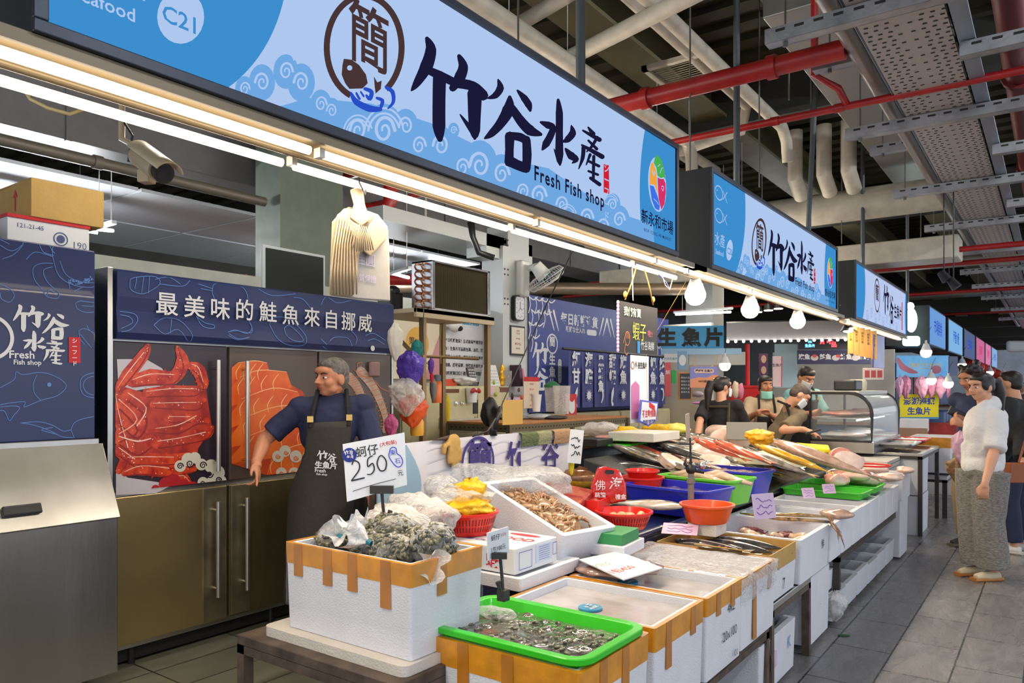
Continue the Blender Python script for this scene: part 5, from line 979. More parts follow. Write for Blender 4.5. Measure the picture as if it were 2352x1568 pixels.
# chalkboard
XK=-2.0; y0,y1,z0,z1=rect2(1422,690,1510,808,XK)
t=thing('chalkboard','black chalkboard with shrimp drawing hung by orange cords under the trough','chalkboard',(XK,(y0+y1)/2,z0)); b=M(); b.box(XK-.012,XK,y0,y1,z0,z1); part('board',b,mat('blackboard',sr(52,48,48),.6,var=.1),t)
b=M(); 
for i in range(14): b.ell((XK-.006,y0-.003,z0+(i+.5)*(z1-z0)/14),(.009,.008,.013),nu=8,nv=6)
part('lace_edge',b,mat('lilac_lace',sr(214,180,220),.6),t,smooth=True)
mt=mp(XK,.003)
def cb(*s): return [c6(*p) for p in s]
def k6(px,py): y,z=yz(px,py,XK); return y,z
cht=lambda nm,q,c: part(nm,q,mat('chalk_'+nm,c,.8),t)
y,z=k6(1450,718); cht('lettering_green',textB('我們有賣',.055,mt@Matrix.Translation((y+.01,z+.0,0)),bold=.02),sr(200,226,190))
y,z=k6(1468,765); cht('lettering_lime',textB('蝦子',.115,mt@Matrix.Translation((y,z,0)),bold=-.003,wid=.8),sr(214,214,90))
y,z=k6(1492,768); cht('lettering_pink',textB('哦!!',.045,mt@Matrix.Translation((y,z,0)),bold=.0),sr(214,110,130))
y,z=k6(1490,800); cht('lettering_white',textB('竹谷海鮮',.058,mt@Matrix.Translation((y-.02,z+.01,0)),bold=.0,wid=.8),sr(220,220,225))
q=M(); y,z=k6(1440,785); ring2(q,mt,y,z+.02,.03,.004,ry=.04,n=20); 
for k in range(4): stroke2(q,mt,[(y-.02+k*.013,z+.055,.003),(y-.012+k*.013,z+.02,.003)])
stroke2(q,mt,[(y-.02,z-.01,.004),(y-.035,z-.05,.004),(y-.01,z-.075,.005),(y+.01,z-.06,.004)]); stroke2(q,mt,[(y-.03,z+.03,.004),(y-.05,z-.01,.004)]); cht('shrimp_drawing',q,sr(226,140,90))
q=M(); y,z=k6(1466,799); poly2(q,mt,[(y-.018,z-.03),(y+.018,z-.03),(y+.018,z+.04),(y-.018,z+.04)]); cht('blue_print',q,sr(60,140,200))
CORD=mat('orange_cord',sr(214,160,80),.6)
for (a,bb) in (((1436,688),(1458,613)),((1500,700),(1475,613))):
    b=M(); b.tube([k_ for k_ in (V3((XK,*k6(*a))),V3((XK+.01,*k6((a[0]+bb[0])/2,(a[1]+bb[1])/2))),V3((XK+.01,*k6(*bb))))],.004,6); b.ell(V3((XK,*k6(a[0],a[1]-12))),(.012,.014,.02),nu=8,nv=6); part('hanging_cord',b,CORD,t,smooth=True)
b=M(); b.tube([V3((XK,*k6(1454,690))),V3((XK,*k6(1452,612)))],.003,6); part('zip_tie',b,WHT,t)
# white info sheet (codes left blank) and pentagon sign under the chalkboard
def qpos(q,a,c,z0,z1,mt): q.merge(textB('竹谷生魚片',.05,mt@Matrix.Translation(((a+c)/2+.02,z1-.07,0)),bold=.03,wid=.75))
y0,y1,z0,z1=rect2(1448,815,1490,972,-2.35); board('info_sheet',(y0,y1,z0,z1),-2.35,POSW,'long white information sheet hanging below the chalkboard','sheet',th=.002,lets=(('lettering',qpos,INK),('pink_print',lambda q,a,c,z0,z1,mt:poly2(q,mt,[(a+.01,z0+.03),(a+.13,z0+.03),(a+.13,z0+.26),(a+.07,z0+.29),(a+.01,z0+.26)]),mat('pink_print',sr(190,110,160),.5)),('emblem_print',lambda q,a,c,z0,z1,mt:ring2(q,mt,a+.03,z1-.07,.024,.008),mat('brown_print',sr(150,100,60),.5))))
Xp=-2.3; y0,y1,z0,z1=rect2(1467,918,1512,978,Xp); t=thing('pentagon_sign','blue-edged white pentagon sign with red no-pressure slogan, hung low','sign',(Xp,(y0+y1)/2,z0))
P5=[(y0,z0+.03),((y0+y1)/2,z0-.01),(y1-.03,z0+.03),(y1,z1-.02),(y0+.03,z1)]
b=M(); b.prism([V3((Xp,u,v)) for u,v in P5],(1,0,0),.006); part('board',b,mat('periwinkle',sr(90,100,200),.5),t)
cy,cz=sum(p[0] for p in P5)/5,sum(p[1] for p in P5)/5
b=M(); poly2(b,mp(Xp,.002),[(cy+(u-cy)*.87,cz+(v-cz)*.87) for u,v in P5]); part('white_field_print',b,POSW,t)
b=M(); b.merge(textB('不主動推銷',.055,mp(Xp,.004)@Matrix.Translation((cy,cz+.0,0)),bold=.02,wid=.8)); poly2(b,mp(Xp,.004),[(cy,cz+.05),(cy+.09,cz+.02),(cy+.09,cz+.055),(cy,cz+.085)]); part('lettering',b,REDI,t)
b=textB('歡迎詢問選購',.04,mp(Xp,.004)@Matrix.Translation((cy,cz-.06,0)),bold=.02,wid=.8); part('lettering',b,mat('indigo_ink',sr(60,60,140),.5),t)
b=M(); b.tube([V3((Xp-.01,cy,z1)),V3((Xp-.01,cy-.02,z1+.35)),V3((-2.01,cy,2.25))],.0015,4); part('hanging_cord',b,CORD,t)
# thin black cord running from the trough down to the counter
b=M(); p=[atx(1322,562,-2.02),atd(1255,700,4.6),atd(1190,845,4.5),atd(1150,935,4.35),atd(1140,965,4.3)]; b.tube(p,.004,6); b.tube([p[3],atd(1143,960,4.3),atd(1135,985,4.3)],.012,6); b.tube([atd(1140,960,4.3),atd(1120,990,4.2),atd(1085,1002,4.15)],.006,6); solo('black_cable',b,BLK,'thin black cable slung from the trough to the counter','cable',smooth=True)
b=M(); p=[atx(1520,630,-1.98),atx(1528,655,-1.98),atx(1538,665,-1.98),atx(1545,640,-1.98)]; b.tube(p,.003,6); solo('loose_wires',b,mat('wire_cream',sr(210,200,170),.5),'loose cream wires dangling at the trough end','wires',smooth=True)
b=M(); p=[atx(1512,629,-1.98),atx(1530,648,-1.98),atx(1537,663,-1.98)]; b.tube(p,.003,6); solo('loose_wires',b,mat('wire_blue',sr(70,90,190),.5),'loose blue wire dangling at the trough end','wires',smooth=True)
# ================= counter: boxes, trays, seafood =================
FOAM=mat('polystyrene',sr(226,226,232),.55,var=.03,bump=.25,bscale=160); FOAM2=mat('polystyrene_old',sr(214,206,196),.6,var=.05,bump=.25,bscale=120); TAPE=mat('brown_tape',sr(214,142,30),.3,var=.15,scale=14,coat=.3,bump=.15,bscale=24); TAPED=mat('brown_tape_double',sr(184,116,30),.3,var=.12,scale=14,coat=.4)
GRN=mat('bright_green_plastic',sr(44,196,20),.32,coat=.3); BLU=mat('blue_plastic',sr(36,44,184),.32,coat=.3); REDP=mat('red_plastic',sr(224,34,22),.32,coat=.3); ORG=mat('orange_plastic',sr(226,84,22),.38,coat=.3,var=.06); NVP=mat('navy_vinyl',sr(30,40,72),.3,var=.15,coat=.3); DKR=mat('black_rubber',sr(38,38,40),.35,coat=.3)
def loops(b,L,cap0=True,cap1=True,mt=None):
    n=len(L[0]); vs=[V3(p) for l in L for p in l]
    if mt: vs=[mt@v for v in vs]
    fs=[(i*n+k,i*n+(k+1)%n,(i+1)*n+(k+1)%n,(i+1)*n+k) for i in range(len(L)-1) for k in range(n)]
    if cap0: fs.append(tuple(range(n-1,-1,-1)))
    if cap1: fs.append(tuple(range((len(L)-1)*n,len(L)*n)))
    b.add(vs,fs)
def rl(w,d,r,z,n=5): return [(x,y,z) for x,y in rr(0,0,w,d,min(r,w/2-.001,d/2-.001),n)]
def tub(b,w,d,h,t=.02,r=.015,tp=0,lip=0,lh=.012,mt=None,fl=None):
    fl=t if fl is None else fl
    L=[rl(w-2*tp,d-2*tp,r,0),rl(w,d,r,h-(lh if lip else 0))]
    if lip: L+=[rl(w+2*lip,d+2*lip,r+lip,h-lh),rl(w+2*lip,d+2*lip,r+lip,h)]
    else: L+=[rl(w,d,r,h)]
    L+=[rl(w-2*t,d-2*t,max(r-t*.5,.006),h),rl(w-2*t-2*tp,d-2*t-2*tp,max(r-t*.5,.006),fl)]
    loops(b,L,mt=mt)
def T(x,y,z,rz=0,rx=0,ry=0): return Matrix.Translation((x,y,z))@Euler((rx,ry,rz)).to_matrix().to_4x4()
def foam(x0,x1,y0,y1,z0,z1,label,group=None,m=None,t=.028,rz=0,tape=0,strips=(),fill=None,fillm=None,name='foam_box',lid=False,rx=0,ry=0,feet=True,text=None,tm=None):
    c=((x0+x1)/2,(y0+y1)/2,z0); o=thing(name,label,'foam box',c,group); w,d,h=x1-x0,y1-y0,z1-z0; mt=T(*c,rz,rx,ry)
    b=M(); tub(b,w,d,h,t,.012,.008,mt=mt,fl=(h-.012 if lid else t)); part('box_body',b,m or FOAM,o,bevel=.003,smooth=40)
    if tape:
        b=M(); e=.0015; loops(b,[rl(w+2*e-.004,d+2*e-.004,.012,h-tape),rl(w+2*e,d+2*e,.012,h-.001),rl(w+2*e,d+2*e,.012,h+e),rl(w-.03,d-.03,.008,h+e)],False,False,mt); part('tape_band',b,TAPE,o,smooth=40)
        b=M()
        for sd_,f,l in strips:
            hw=.022
            if sd_=='y': x=-w/2+f*w; b.merge(M().box(x-hw,x+hw,-d/2-.003,-d/2+.001,h-l,h+.002),mt)
            else: y=-d/2+f*d; b.merge(M().box(w/2-.001,w/2+.003,y-hw,y+hw,h-l,h+.002),mt)
        if strips: part('tape_strips_print',b,TAPED,o)
    if fill is not None: b=M(); b.merge(M().box(-w/2+t,w/2-t,-d/2+t,d/2-t,t,fill),mt); part('ice_fill',b,fillm or FOAM,o,kind='stuff')
    if text:
        b=M()
        for (s,side,f,g_,sz) in text:
            if side=='x': m2=mt@Matrix.Translation((w/2+.0015,-d/2+f*d,g_*h))@MX
            else: m2=mt@Matrix.Translation((-w/2+f*w,-d/2-.0015,g_*h))@MY
            b.merge(textB(s,sz,m2,bold=.0))
        part('lettering',b,tm or mat('marker_ink',sr(60,62,80),.6),o)
    return o
# ---- supporting tables
def table(name,label,x0,x1,y0,y1,z,m,th=.03,leg=.04,top=None,legs=True):
    t=thing(name,label,'table',((x0+x1)/2,(y0+y1)/2,0)); b=M(); b.box(x0,x1,y0,y1,z-th,z); part('table_top',b,top or m,t,bevel=.003)
    for x in (x0+leg/2,x1-leg/2):
        for y in (y0+leg/2,y1-leg/2): b=M(); b.box(x-leg/2,x+leg/2,y-leg/2,y+leg/2,0,z-th); part('leg',b,m,t)
    b=M(); b.box(x0,x1,y0,y0+.02,z-th-.03,z-th); b.box(x1-.02,x1,y0,y1,z-th-.03,z-th); part('rail',b,m,t)
    return t
RST=mat('worn_brown_steel',sr(92,78,68),.5,.4,var=.35,scale=14)
table('metal_table','worn brown metal table carrying the clam box',-2.38,-1.58,1.60,2.30,.62,RST,.035)
table('metal_table','low steel table under the taped foam boxes',-1.75,-1.12,1.86,3.66,.36,RST,.03)
table('metal_table','low steel table with wet top, its end showing beside the tall box',-1.75,-1.12,3.70,4.42,.445,RST,.035,.04,STL)
table('metal_table','dark-legged table under the row of narrow foam trays',-1.72,-1.14,5.2,7.55,.43,mat('dark_legs',sr(60,52,48),.5),.03)
t=thing('display_counter','long navy vinyl covered display counter, near half flat','display counter',(-2.3,3.4,0))
b=M(); b.box(-2.87,-1.78,2.42,4.72,.60,.70); part('counter_top',b,NVP,t,bevel=.01)
b=M(); b.tube([(-1.79,2.42,.715),(-1.79,4.72,.715)],.022,12); part('edge_rail',b,NVP,t,smooth=50)
b=M(); b.box(-2.85,-1.86,2.48,4.7,0,.60); part('counter_base',b,STL,t)
t=thing('fish_slope','sloping black rubber covered fish display, far half of the counter','display counter',(-2.3,6.2,0))
def SZ(x): return .72+(-1.8-x)*.27
b=M(); b.add([(x,y,z) for y in (4.75,7.75) for x,z in ((-2.8,.55),(-1.8,.55),(-1.8,SZ(-1.8)),(-2.8,SZ(-2.8)))],[(3,2,1,0),(4,5,6,7),(0,1,5,4),(1,2,6,5),(2,3,7,6),(3,0,4,7)]); part('slope_top',b,DKR,t,bevel=.01)
b=M(); b.tube([(-1.79,4.75,.70),(-1.79,8.0,.70)],.035,12); part('edge_rail',b,DKR,t,smooth=50)
b=M(); b.box(-2.75,-1.86,4.8,7.7,0,.55); part('counter_base',b,STL,t)
# ---- clam box
b=M(); tub(b,.70,.50,.034,.001,.03,.0,mt=T(-1.95,1.90,.62),fl=.033); solo('foam_slab',b,FOAM2,'yellowed foam lid lying under the clam box','foam slab',bevel=.004,smooth=40)
foam(-2.225,-1.61,1.69,2.05,.654,.954,'large foam box of bagged clams wrapped in film and brown tape','taped foam boxes',tape=.07,strips=(('y',.12,.11),('y',.37,.12),('y',.57,.12),('y',.82,.15),('x',.4,.12)),fill=.24,fillm=mat('dark_water',sr(70,72,66),.1))
def filmbox(x0,x1,y0,y1,z0,z1,label,seed,m=None):
    b=M(); w,d=x1-x0,y1-y0; n=60
    def f(u,v):
        pts=rr(0,0,w+.008,d+.008,.02,6); k=u*len(pts); i=int(k)%len(pts); f_=k-int(k); p=V3((pts[i][0],pts[i][1],0)).lerp(V3((pts[(i+1)%len(pts)][0],pts[(i+1)%len(pts)][1],0)),f_); z=z0+(z1-z0)*v+.012*nz((p.x*3,p.y*3,seed),2)*(1-v)
        s=1+.008*nz((p.x*9,p.y*9,v*5),2,seed); return V3(((x0+x1)/2+p.x*s,(y0+y1)/2+p.y*s,z))
    b.grid(f,n,10,closeu=True); return solo('stretch_film',b,m or film('wrap_film',(.97,.97,.97),.015,.12,.12,9,.12),label,'film',smooth=True)
filmbox(-2.225,-1.61,1.69,2.05,.74,.958,'clear stretch film pulled round the clam box',2)
CLM=mat('clam_shell',sr(92,90,72),.3,scale=60,col2=sr(140,134,106),coat=.5); CLD=mat('clam_dark',sr(42,46,42),.3,scale=50,col2=sr(84,84,68),coat=.4)
g='plastic bags of clams'
def clambag(x,y,z,r,seed,label,tie=None):
    t=thing('clam_bag',label,'bag of clams',(x,y,z),g); rs=random.Random(seed); b=M()
    for i in range(190):
        u=rs.uniform(-.2,1); a=rs.uniform(0,2*PI); s=math.sqrt(max(0,1-u*u)); q=V3((cos(a)*s*r[0],sin(a)*s*r[1],u*r[2]))*rs.uniform(.86,.95); b.m=rs.random()<.4
        b.ell(V3((x,y,z))+q,(.0155,.011,.007),(rs.uniform(-1,1),rs.uniform(-1,1),rs.uniform(0,3)),nu=8,nv=5)
    b.mi=[int(k) for k in b.mi]; b.m=0; core=M(); part('clam_heap',b,[CLM,CLD],t,smooth=True,kind='stuff')
    core.ell((x,y,z),(r[0]*.85,r[1]*.85,r[2]*.82)); part('bag_water',core,mat('murky_water',sr(86,84,70),.2),t,smooth=True)
    b=M(); b.ell((x,y,z),r,nu=24,nv=14); c=V3((x,y,z)); b.v=[c+(v-c)*(1.0+.1*nz(v,14,seed)) for v in b.v]; part('bag_film',b,film('bag_clear',(.97,.97,.97),.06,.08,.5,26),t,smooth=True)
    if tie:
        p=c+V3(tie[0]); d=V3(tie[1]); b=M(); b.cyl(p,p+d*.018,.010,.010,10); part('rubber_tie',b,mat('teal_band',sr(20,110,130),.5),t)
        q=d.to_track_quat('Z','Y').to_matrix().to_4x4(); b=M(); b.grid(lambda u,v:Matrix.Translation(p+d*.015)@q@V3((cos(u*2*PI)*(.008+v*.042)*(1+.35*sin(u*2*PI*4+seed)),sin(u*2*PI)*(.008+v*.042)*(1+.3*sin(u*2*PI*3+seed)),v*.06*(1+.3*sin(u*2*PI*5)))),28,6,closeu=True); part('bag_neck',b,film('neck_film',(.96,.96,.97),.42,.25,.5,40),t,smooth=True)
clambag(-2.10,1.84,.955,(.10,.085,.055),1,'flat clam bag at the far left of the box',((.05,-.05,.02),(.5,-.5,.5)))
clambag(-1.97,1.96,.985,(.10,.075,.06),2,'raised clam bag at the back beneath the price board stand',None)
clambag(-1.93,1.82,.955,(.085,.07,.05),3,'clam bag in the box middle with frilly tied neck',((.0,-.05,.035),(-.25,-.2,.9)))
clambag(-1.80,1.80,.955,(.08,.07,.06),4,'clam bag near the front with two frilly necks',((-.05,-.05,.03),(-.8,-.3,.35)))
clambag(-1.80,1.95,.965,(.10,.06,.05),5,'wide clam bag lying at the back right',None)
clambag(-1.69,1.88,.975,(.075,.085,.075),6,'fattest round clam bag at the corner of the box',((.03,-.07,-.04),(.8,-.5,.1)))
b=M(); rs=random.Random(9)
for i in range(120): x=rs.uniform(-2.17,-1.66); y=rs.uniform(1.74,2.0); b.ell((x,y,.903+rs.uniform(0,.02)),(.018,.013,.008),(rs.uniform(-.6,.6),rs.uniform(-.6,.6),rs.uniform(0,3)),nu=8,nv=5)
solo('loose_clams',b,CLM,'loose clams lying between the bags in the taped box','clams',kind='stuff',smooth=True)
# foam boxes under the metal table
foam(-2.25,-1.66,1.60,2.15,.05,.30,'foam box with lid under the worn metal table','foam boxes under the tables',m=FOAM2,lid=True)
foam(-2.2,-1.62,1.55,2.12,.30,.36,'shallow foam tray topmost under the worn metal table','foam boxes under the tables',m=FOAM2,t=.04)
# ---- price boards
def signboard(cs,D,label,stand=None,name='price_board'):
    P=[atd(c[0],c[1],D+dd) for c,dd in zip(cs,(-.03,.03,.03,-.03))]; n=(P[1]-P[0]).cross(P[3]-P[0]).normalized(); 
    if n.dot(O-P[0])<0: n=-n
    t=thing(name,label,'price board',(P[0]+P[1]+P[2]+P[3])/4,'hand-written price boards'); b=M(); b.prism(P,n,.006); part('board',b,mat('board_white',sr(220,222,228),.4),t)
    ux=(P[1]-P[0]); uy=(P[0]-P[3]); W,Hh=ux.length,uy.length; ux.normalize(); nn=n; uy=nn.cross(ux)
    mt=Matrix(((ux.x,uy.x,nn.x,P[3].x),(ux.y,uy.y,nn.y,P[3].y),(ux.z,uy.z,nn.z,P[3].z),(0,0,0,1)))@Matrix.Translation((0,0,.0015))
    return t,mt,W,Hh
t,mt,W,Hh=signboard(((787,1020),(929,993),(935,1113),(797,1152)),2.75,'large white price board reading 250 clipped to a black stand over the clams',None)
def TX(t,mt,s,x,y,sz,m,nm='lettering',**k): part(nm,textB(s,sz,mt@Matrix.Translation((x,y,0)),**k),m,t)
b=M(); disc2(b,mt,W*.165,Hh*.79,.026); part('round_logo',b,mat('logo_blue',sr(24,40,130),.5),t); b=brandB(mt@Matrix.Translation((W*.165-.018,Hh*.79-.014,.001)),.034); part('logo_lettering',b,WPR,t)
TX(t,mt,'蚵仔',W*.45,Hh*.79,.042,INK,bold=.005); TX(t,mt,'(大包裝)',W*.80,Hh*.86,.0175,REDI,bold=.005)
b=M()
for s in ([(.18,.62,.006),(.22,.68,.007),(.29,.62,.007),(.27,.50,.007),(.14,.36,.006),(.15,.345,.008),(.33,.35,.007)],[(.52,.70,.006),(.44,.66,.006),(.42,.53,.007),(.50,.57,.007),(.51,.46,.007),(.45,.39,.006),(.39,.40,.005)],[(.62,.66,.006),(.57,.55,.007),(.60,.42,.007),(.68,.42,.007),(.72,.56,.007),(.67,.67,.006),(.62,.66,.006)],[(.12,.16,.003),(.45,.20,.003),(.82,.22,.003)]): stroke2(b,mt,[(x*W,y*Hh,w_*.7) for x,y,w_ in s])
part('price_digits',b,INK,t); TX(t,mt,'元',W*.91,Hh*.30,.024,INK,wid=.9)
b=M(); stroke2(b,mt,[(x*W,y*Hh,.0032) for x,y in ((.82,.76),(.78,.66),(.79,.58),(.86,.44),(.93,.42),(.98,.50),(.96,.60),(.91,.66),(.91,.75),(.86,.78),(.82,.76))]); b.merge(textB('東',.022,mt@Matrix.Translation((W*.85,Hh*.68,0)))); b.merge(textB('石',.022,mt@Matrix.Translation((W*.90,Hh*.52,0)))); part('blue_note',b,mat('blue_marker',sr(30,60,200),.5),t)
PBS=mat('stand_black',sr(46,42,40),.5)
b=M(); b.ob(atd(877,1124,2.74),(.085,.02,.028),(0,0,TH)); b.tube([atd(877,1128,2.76),atd(880,1165,2.76),atd(884,1200,2.76)],.006,8); b.ob(atd(888,1195,2.76),(.03,.03,.03)); b.tube([atd(888,1198,2.76),atd(897,1172,2.76)],[.006,.009],8); part('clip_stand',b,PBS,t)
t,mt,W,Hh=signboard(((1120,1224),(1168,1209),(1170,1269),(1122,1287)),2.45,'small worn price board reading one pack 100, on a black clip stand')
TX(t,mt,'蚵仔',W*.42,Hh*.74,.020,INK); TX(t,mt,'(小)',W*.80,Hh*.78,.014,REDI); TX(t,mt,'1包100元',W*.5,Hh*.32,.020,INK,wid=.8)
b=M(); b.ob(atd(1147,1276,2.43),(.05,.016,.02),(0,0,TH)); b.tube([atd(1149,1280,2.45),atd(1153,1325,2.45),atd(1156,1362,2.44)],.0055,8); b.ob(atd(1156,1366,2.44),(.03,.03,.035)); b.tube([atd(1153,1362,2.44),atd(1143,1335,2.44)],[.006,.009],8); part('clip_stand',b,PBS,t)
# ---- row of taped boxes along the aisle
foam(-1.745,-1.08,1.815,2.255,.37,.70,'nearest taped foam box, holding the green tray','taped foam boxes',tape=.085,strips=(('y',.13,.13),('y',.36,.14),('y',.62,.12),('x',.3,.15),('x',.62,.12)),fill=.27,fillm=mat('pale_teal_ice',sr(176,216,214),.4))
ICE=mat('cloudy_ice',sr(176,166,162),.22,scale=5,col2=sr(206,200,202),coat=.5)
foam(-1.70,-1.08,2.30,2.73,.37,.70,'taped foam box full of iced fish, next after the green tray','taped foam boxes',tape=.08,strips=(('x',.25,.16),('x',.75,.10)),fill=.30,fillm=ICE)
foam(-1.70,-1.08,2.76,3.16,.37,.695,'taped foam box marked 20x100, with a round blue sticker','taped foam boxes',tape=.07,strips=(('x',.3,.09),('x',.7,.09)),fill=.29,fillm=ICE,text=(('4x2','x',.66,.72,.055),('20x100','x',.62,.40,.055),('120','x',.78,.1,.035)))
foam(-1.70,-1.09,3.18,3.66,.37,.685,'foam box draped in loose clear plastic','taped foam boxes',tape=.05,strips=(('x',.35,.30),('x',.8,.12)),fill=.25,fillm=ICE)
# overhanging film on the fourth box
b=M(); 
def fdr(u,v):
    x=-1.74+u*.70; y=3.14+v*.54; z=.69+.018*nz((x*6,y*6,0),1.5,3)+.010*nz((x*15,y*15,0),1.5,5)
    if u>.93: x=-1.075+.012*nz((y*9,1,0),1); z=.69-(u-.93)/.07*.11+.02*nz((y*8,2,0),1)
    if v>.93: y=3.665; z=.69-(v-.93)/.07*.06
    return V3((x,y,z))
b.grid(fdr,40,30); solo('plastic_sheet',b,F_CLR,'loose clear plastic sheet lying over the third and fourth boxes','plastic sheet',smooth=True)
STK=mat('blue_sticker',sr(40,140,180),.4)
for x,y,z,l in ((-1.42,2.46,.678,'round blue brand sticker on the ice of the second box'),(-1.5,2.92,.668,'round blue brand sticker on the ice of the third box')):
    t=thing('round_sticker',l,'sticker',(x,y,z),'round blue stickers'); b=M(); b.cyl((x,y,z-.006),(x,y,z+.001),.045,n=24); part('sticker_disc',b,STK,t); b=brandB(T(x-.03,y-.03,z+.003),.06); part('sticker_lettering',b,WPR,t)
# green tray with water
c=(-1.40,2.035,.655); t=thing('green_tray','bright green plastic tray of shellfish in water, standing in the nearest box','tray',c); b=M(); tub(b,.62,.395,.075,.014,.05,.03,lip=.016,lh=.02,mt=T(*c)); part('tray_body',b,GRN,t,smooth=40,bevel=.003)
wm=mat('tray_water',sr(92,92,78),.06,scale=9,col2=sr(60,58,52),bump=1.0,bscale=26,coat=1)
b=M(); b.grid(lambda u,v:V3((c[0]-.27+u*.54,c[1]-.16+v*.32,c[2]+.042+.012*max(0,nz((u*9,v*6,0),1,3)))),70,40); part('water',b,wm,t,smooth=True)
b=M(); rs=random.Random(12)
for i in range(90): b.ell((c[0]+rs.uniform(-.24,.25),c[1]+rs.uniform(-.14,.14),c[2]+.044),(rs.uniform(.006,.017),rs.uniform(.004,.009),.005),(rs.uniform(-.4,.4),rs.uniform(-.4,.4),rs.uniform(0,3)),nu=8,nv=5)
part('shellfish',b,mat('wet_shell',sr(78,74,62),.06,scale=40,col2=sr(150,142,124),coat=1),t,smooth=True,kind='stuff')
blob('clear_bag',(c[0]-.19,c[1]+.06,c[2]+.062),(.075,.035,.02),film('bag_clear',(.97,.97,.97),.06,.08,.5,26),'small clear bag floating in the green tray','bag',seed=4)
# paper price sign + fish packs on third box
b=M(); cs_=[(1330,1284),(1420,1265),(1522,1303),(1432,1330)]; P=[atz(px,py,z) for (px,py),z in zip(cs_,(.75,.76,.735,.735))]
t=thing('price_card','white hand-lettered price card lying on packed fish over the third box','price card',P[3]); 
n_=(P[1]-P[0]).cross(P[3]-P[0]).normalized(); n_=n_ if n_.z>0 else -n_; b.prism(P,n_,.005); part('card',b,WPR,t)
ux=(P[1]-P[0]).normalized(); nn=n_; uy=nn.cross(ux); o_=P[3]; mt=Matrix(((ux.x,uy.x,nn.x,o_.x),(ux.y,uy.y,nn.y,o_.y),(ux.z,uy.z,nn.z,o_.z),(0,0,0,1)))@Matrix.Translation((0,0,.002))
inv=mt.inverted(); a=[inv@p for p in P]; 
ex=(P[2]-P[3]).normalized(); ey=nn.cross(ex); o_=P[3]; mt2=Matrix(((ex.x,ey.x,nn.x,o_.x),(ex.y,ey.y,nn.y,o_.y),(ex.z,ey.z,nn.z,o_.z),(0,0,0,1)))@Matrix.Translation((0,0,.002))
q=M(); q.merge(scrib(mt2@Matrix.Translation((.10,.19,0)),.16,.06,3)); part('scribble_print',q,INK,t); q=textB('1包450',.055,mt2@Matrix.Translation((.11,.09,0)),bold=.01); part('price_digits',q,REDI,t)
for i,(x,y,z,r_,s) in enumerate(((-1.60,2.88,.70,(.14,.10,.022),1),(-1.50,3.0,.705,(.12,.12,.02),2),(-1.62,3.0,.715,(.10,.11,.02),5))):
    blob('fish_pack',(x,y,z+.012),r_,[mat('packed_fish',sr(128,92,80),.2,scale=12,col2=sr(176,150,136),coat=.8)],['lowest vacuum pack of brownish fish under the price card','vacuum pack of brownish fish nearest the fourth box','uppermost vacuum pack of brownish fish under the price card'][i],'fish pack',seed=s,k=.25)
# ---- cardboard box with silver fish, octopus box, long trays
t=thing('cardboard_box','open brown cardboard box of silver fish on the low table','box',(-1.44,3.9,.60)); b=M(); tub(b,.60,.44,.09,.006,.004,mt=T(-1.42,3.90,.60)); part('box_body',b,CARD,t)
b=M(); b.ob((-1.62,4.12,.715),(.16,.006,.06),(R(-8),0,0)); part('flap',b,CARD,t); b=M(); b.ob((-1.36,3.68,.70),(.26,.10,.005),(R(-14),0,0)); part('flap',b,CARD,t)
b=textB('LJ',.07,T(-1.36,3.67,.706,0),bold=.03); part('red_print',b,mat('brick_ink',sr(170,50,30),.6),t)
foam(-1.73,-1.12,3.68,4.12,.45,.598,'foam box under the cardboard box of silver fish','foam boxes on the low table',text=(('7','x',.5,.4,.08),))
foam(-1.74,-1.10,4.15,4.76,.45,.69,'white foam box of small octopus beside the cardboard box','foam boxes on the low table',fill=.13,fillm=mat('crushed_ice',sr(216,206,206),.3,bump=.6,bscale=60),text=(('鮮','x',.75,.6,.06),))
OCT=mat('octopus_skin',sr(214,170,130),.15,scale=30,col2=sr(232,206,180),coat=.8); OCL=mat('octopus_leg',sr(120,50,60),.3)
pr=None; spots=[(-1.45,4.5),(-1.35,4.56),(-1.25,4.62),(-1.22,4.45),(-1.4,4.35),(-1.3,4.3),(-1.55,4.6),(-1.5,4.42)]
for i,(x,y) in enumerate(spots):
    l='small pale octopus with purple arms in the white foam box'
    if pr is None:
        pr=thing('octopus',l,'octopus',(0,0,0),'small octopuses in the foam box'); b=M(); b.ell((-.015,0,.028),(.045,.022,.018),(0,.3,.2)); b.ell((.03,.003,.022),(.018,.016,.014)); part('mantle',b,OCT,pr,smooth=True); 
        b=M()
        for k in range(6): a=-1.2+k*.48; b.tube([(.035,0,.02),(.06+.02*cos(a),.03*sin(a),.03),(.07+.03*cos(a),.06*sin(a),.01+.01*(k%2)),(.09+.02*cos(a),.07*sin(a),.02)],[.009,.007,.005,.002],6)
        part('arms',b,OCL,pr,smooth=True); o=pr; o.location=(x,y,.585); o.scale=(1.35,)*3
    else: dup(pr,(x,y,.585),rz=i*1.3)
foam(-1.72,-1.13,4.44,4.90,.03,.425,'tall white foam box standing on the floor at the table end','floor foam boxes',lid=True,text=(('▸','x',.5,.5,.03),),tm=REDI)
foam(-1.74,-1.12,4.47,4.86,.425,.447,'flat foam lid on the tall floor box','floor foam boxes',lid=True,t=.01)
g='row of narrow foam trays'
for i in range(8):
    y=4.80+i*.305; foam(-1.74,-1.10,y,y+.30,.45,.675-.004*(i%2),['first narrow foam tray after the octopus box, under the ribbon fish','second narrow foam tray, empty and wet','third narrow foam tray, empty','fourth narrow foam tray, beside the green basket','fifth narrow foam tray, beneath the near green basket','sixth narrow foam tray, beneath the far green basket','seventh narrow foam tray, under pinkish fish pieces','last narrow foam tray of the row'][i],g,fill=.10 if i<4 else .17,fillm=mat('pale_wet',sr(204,192,184),.2),t=.03)
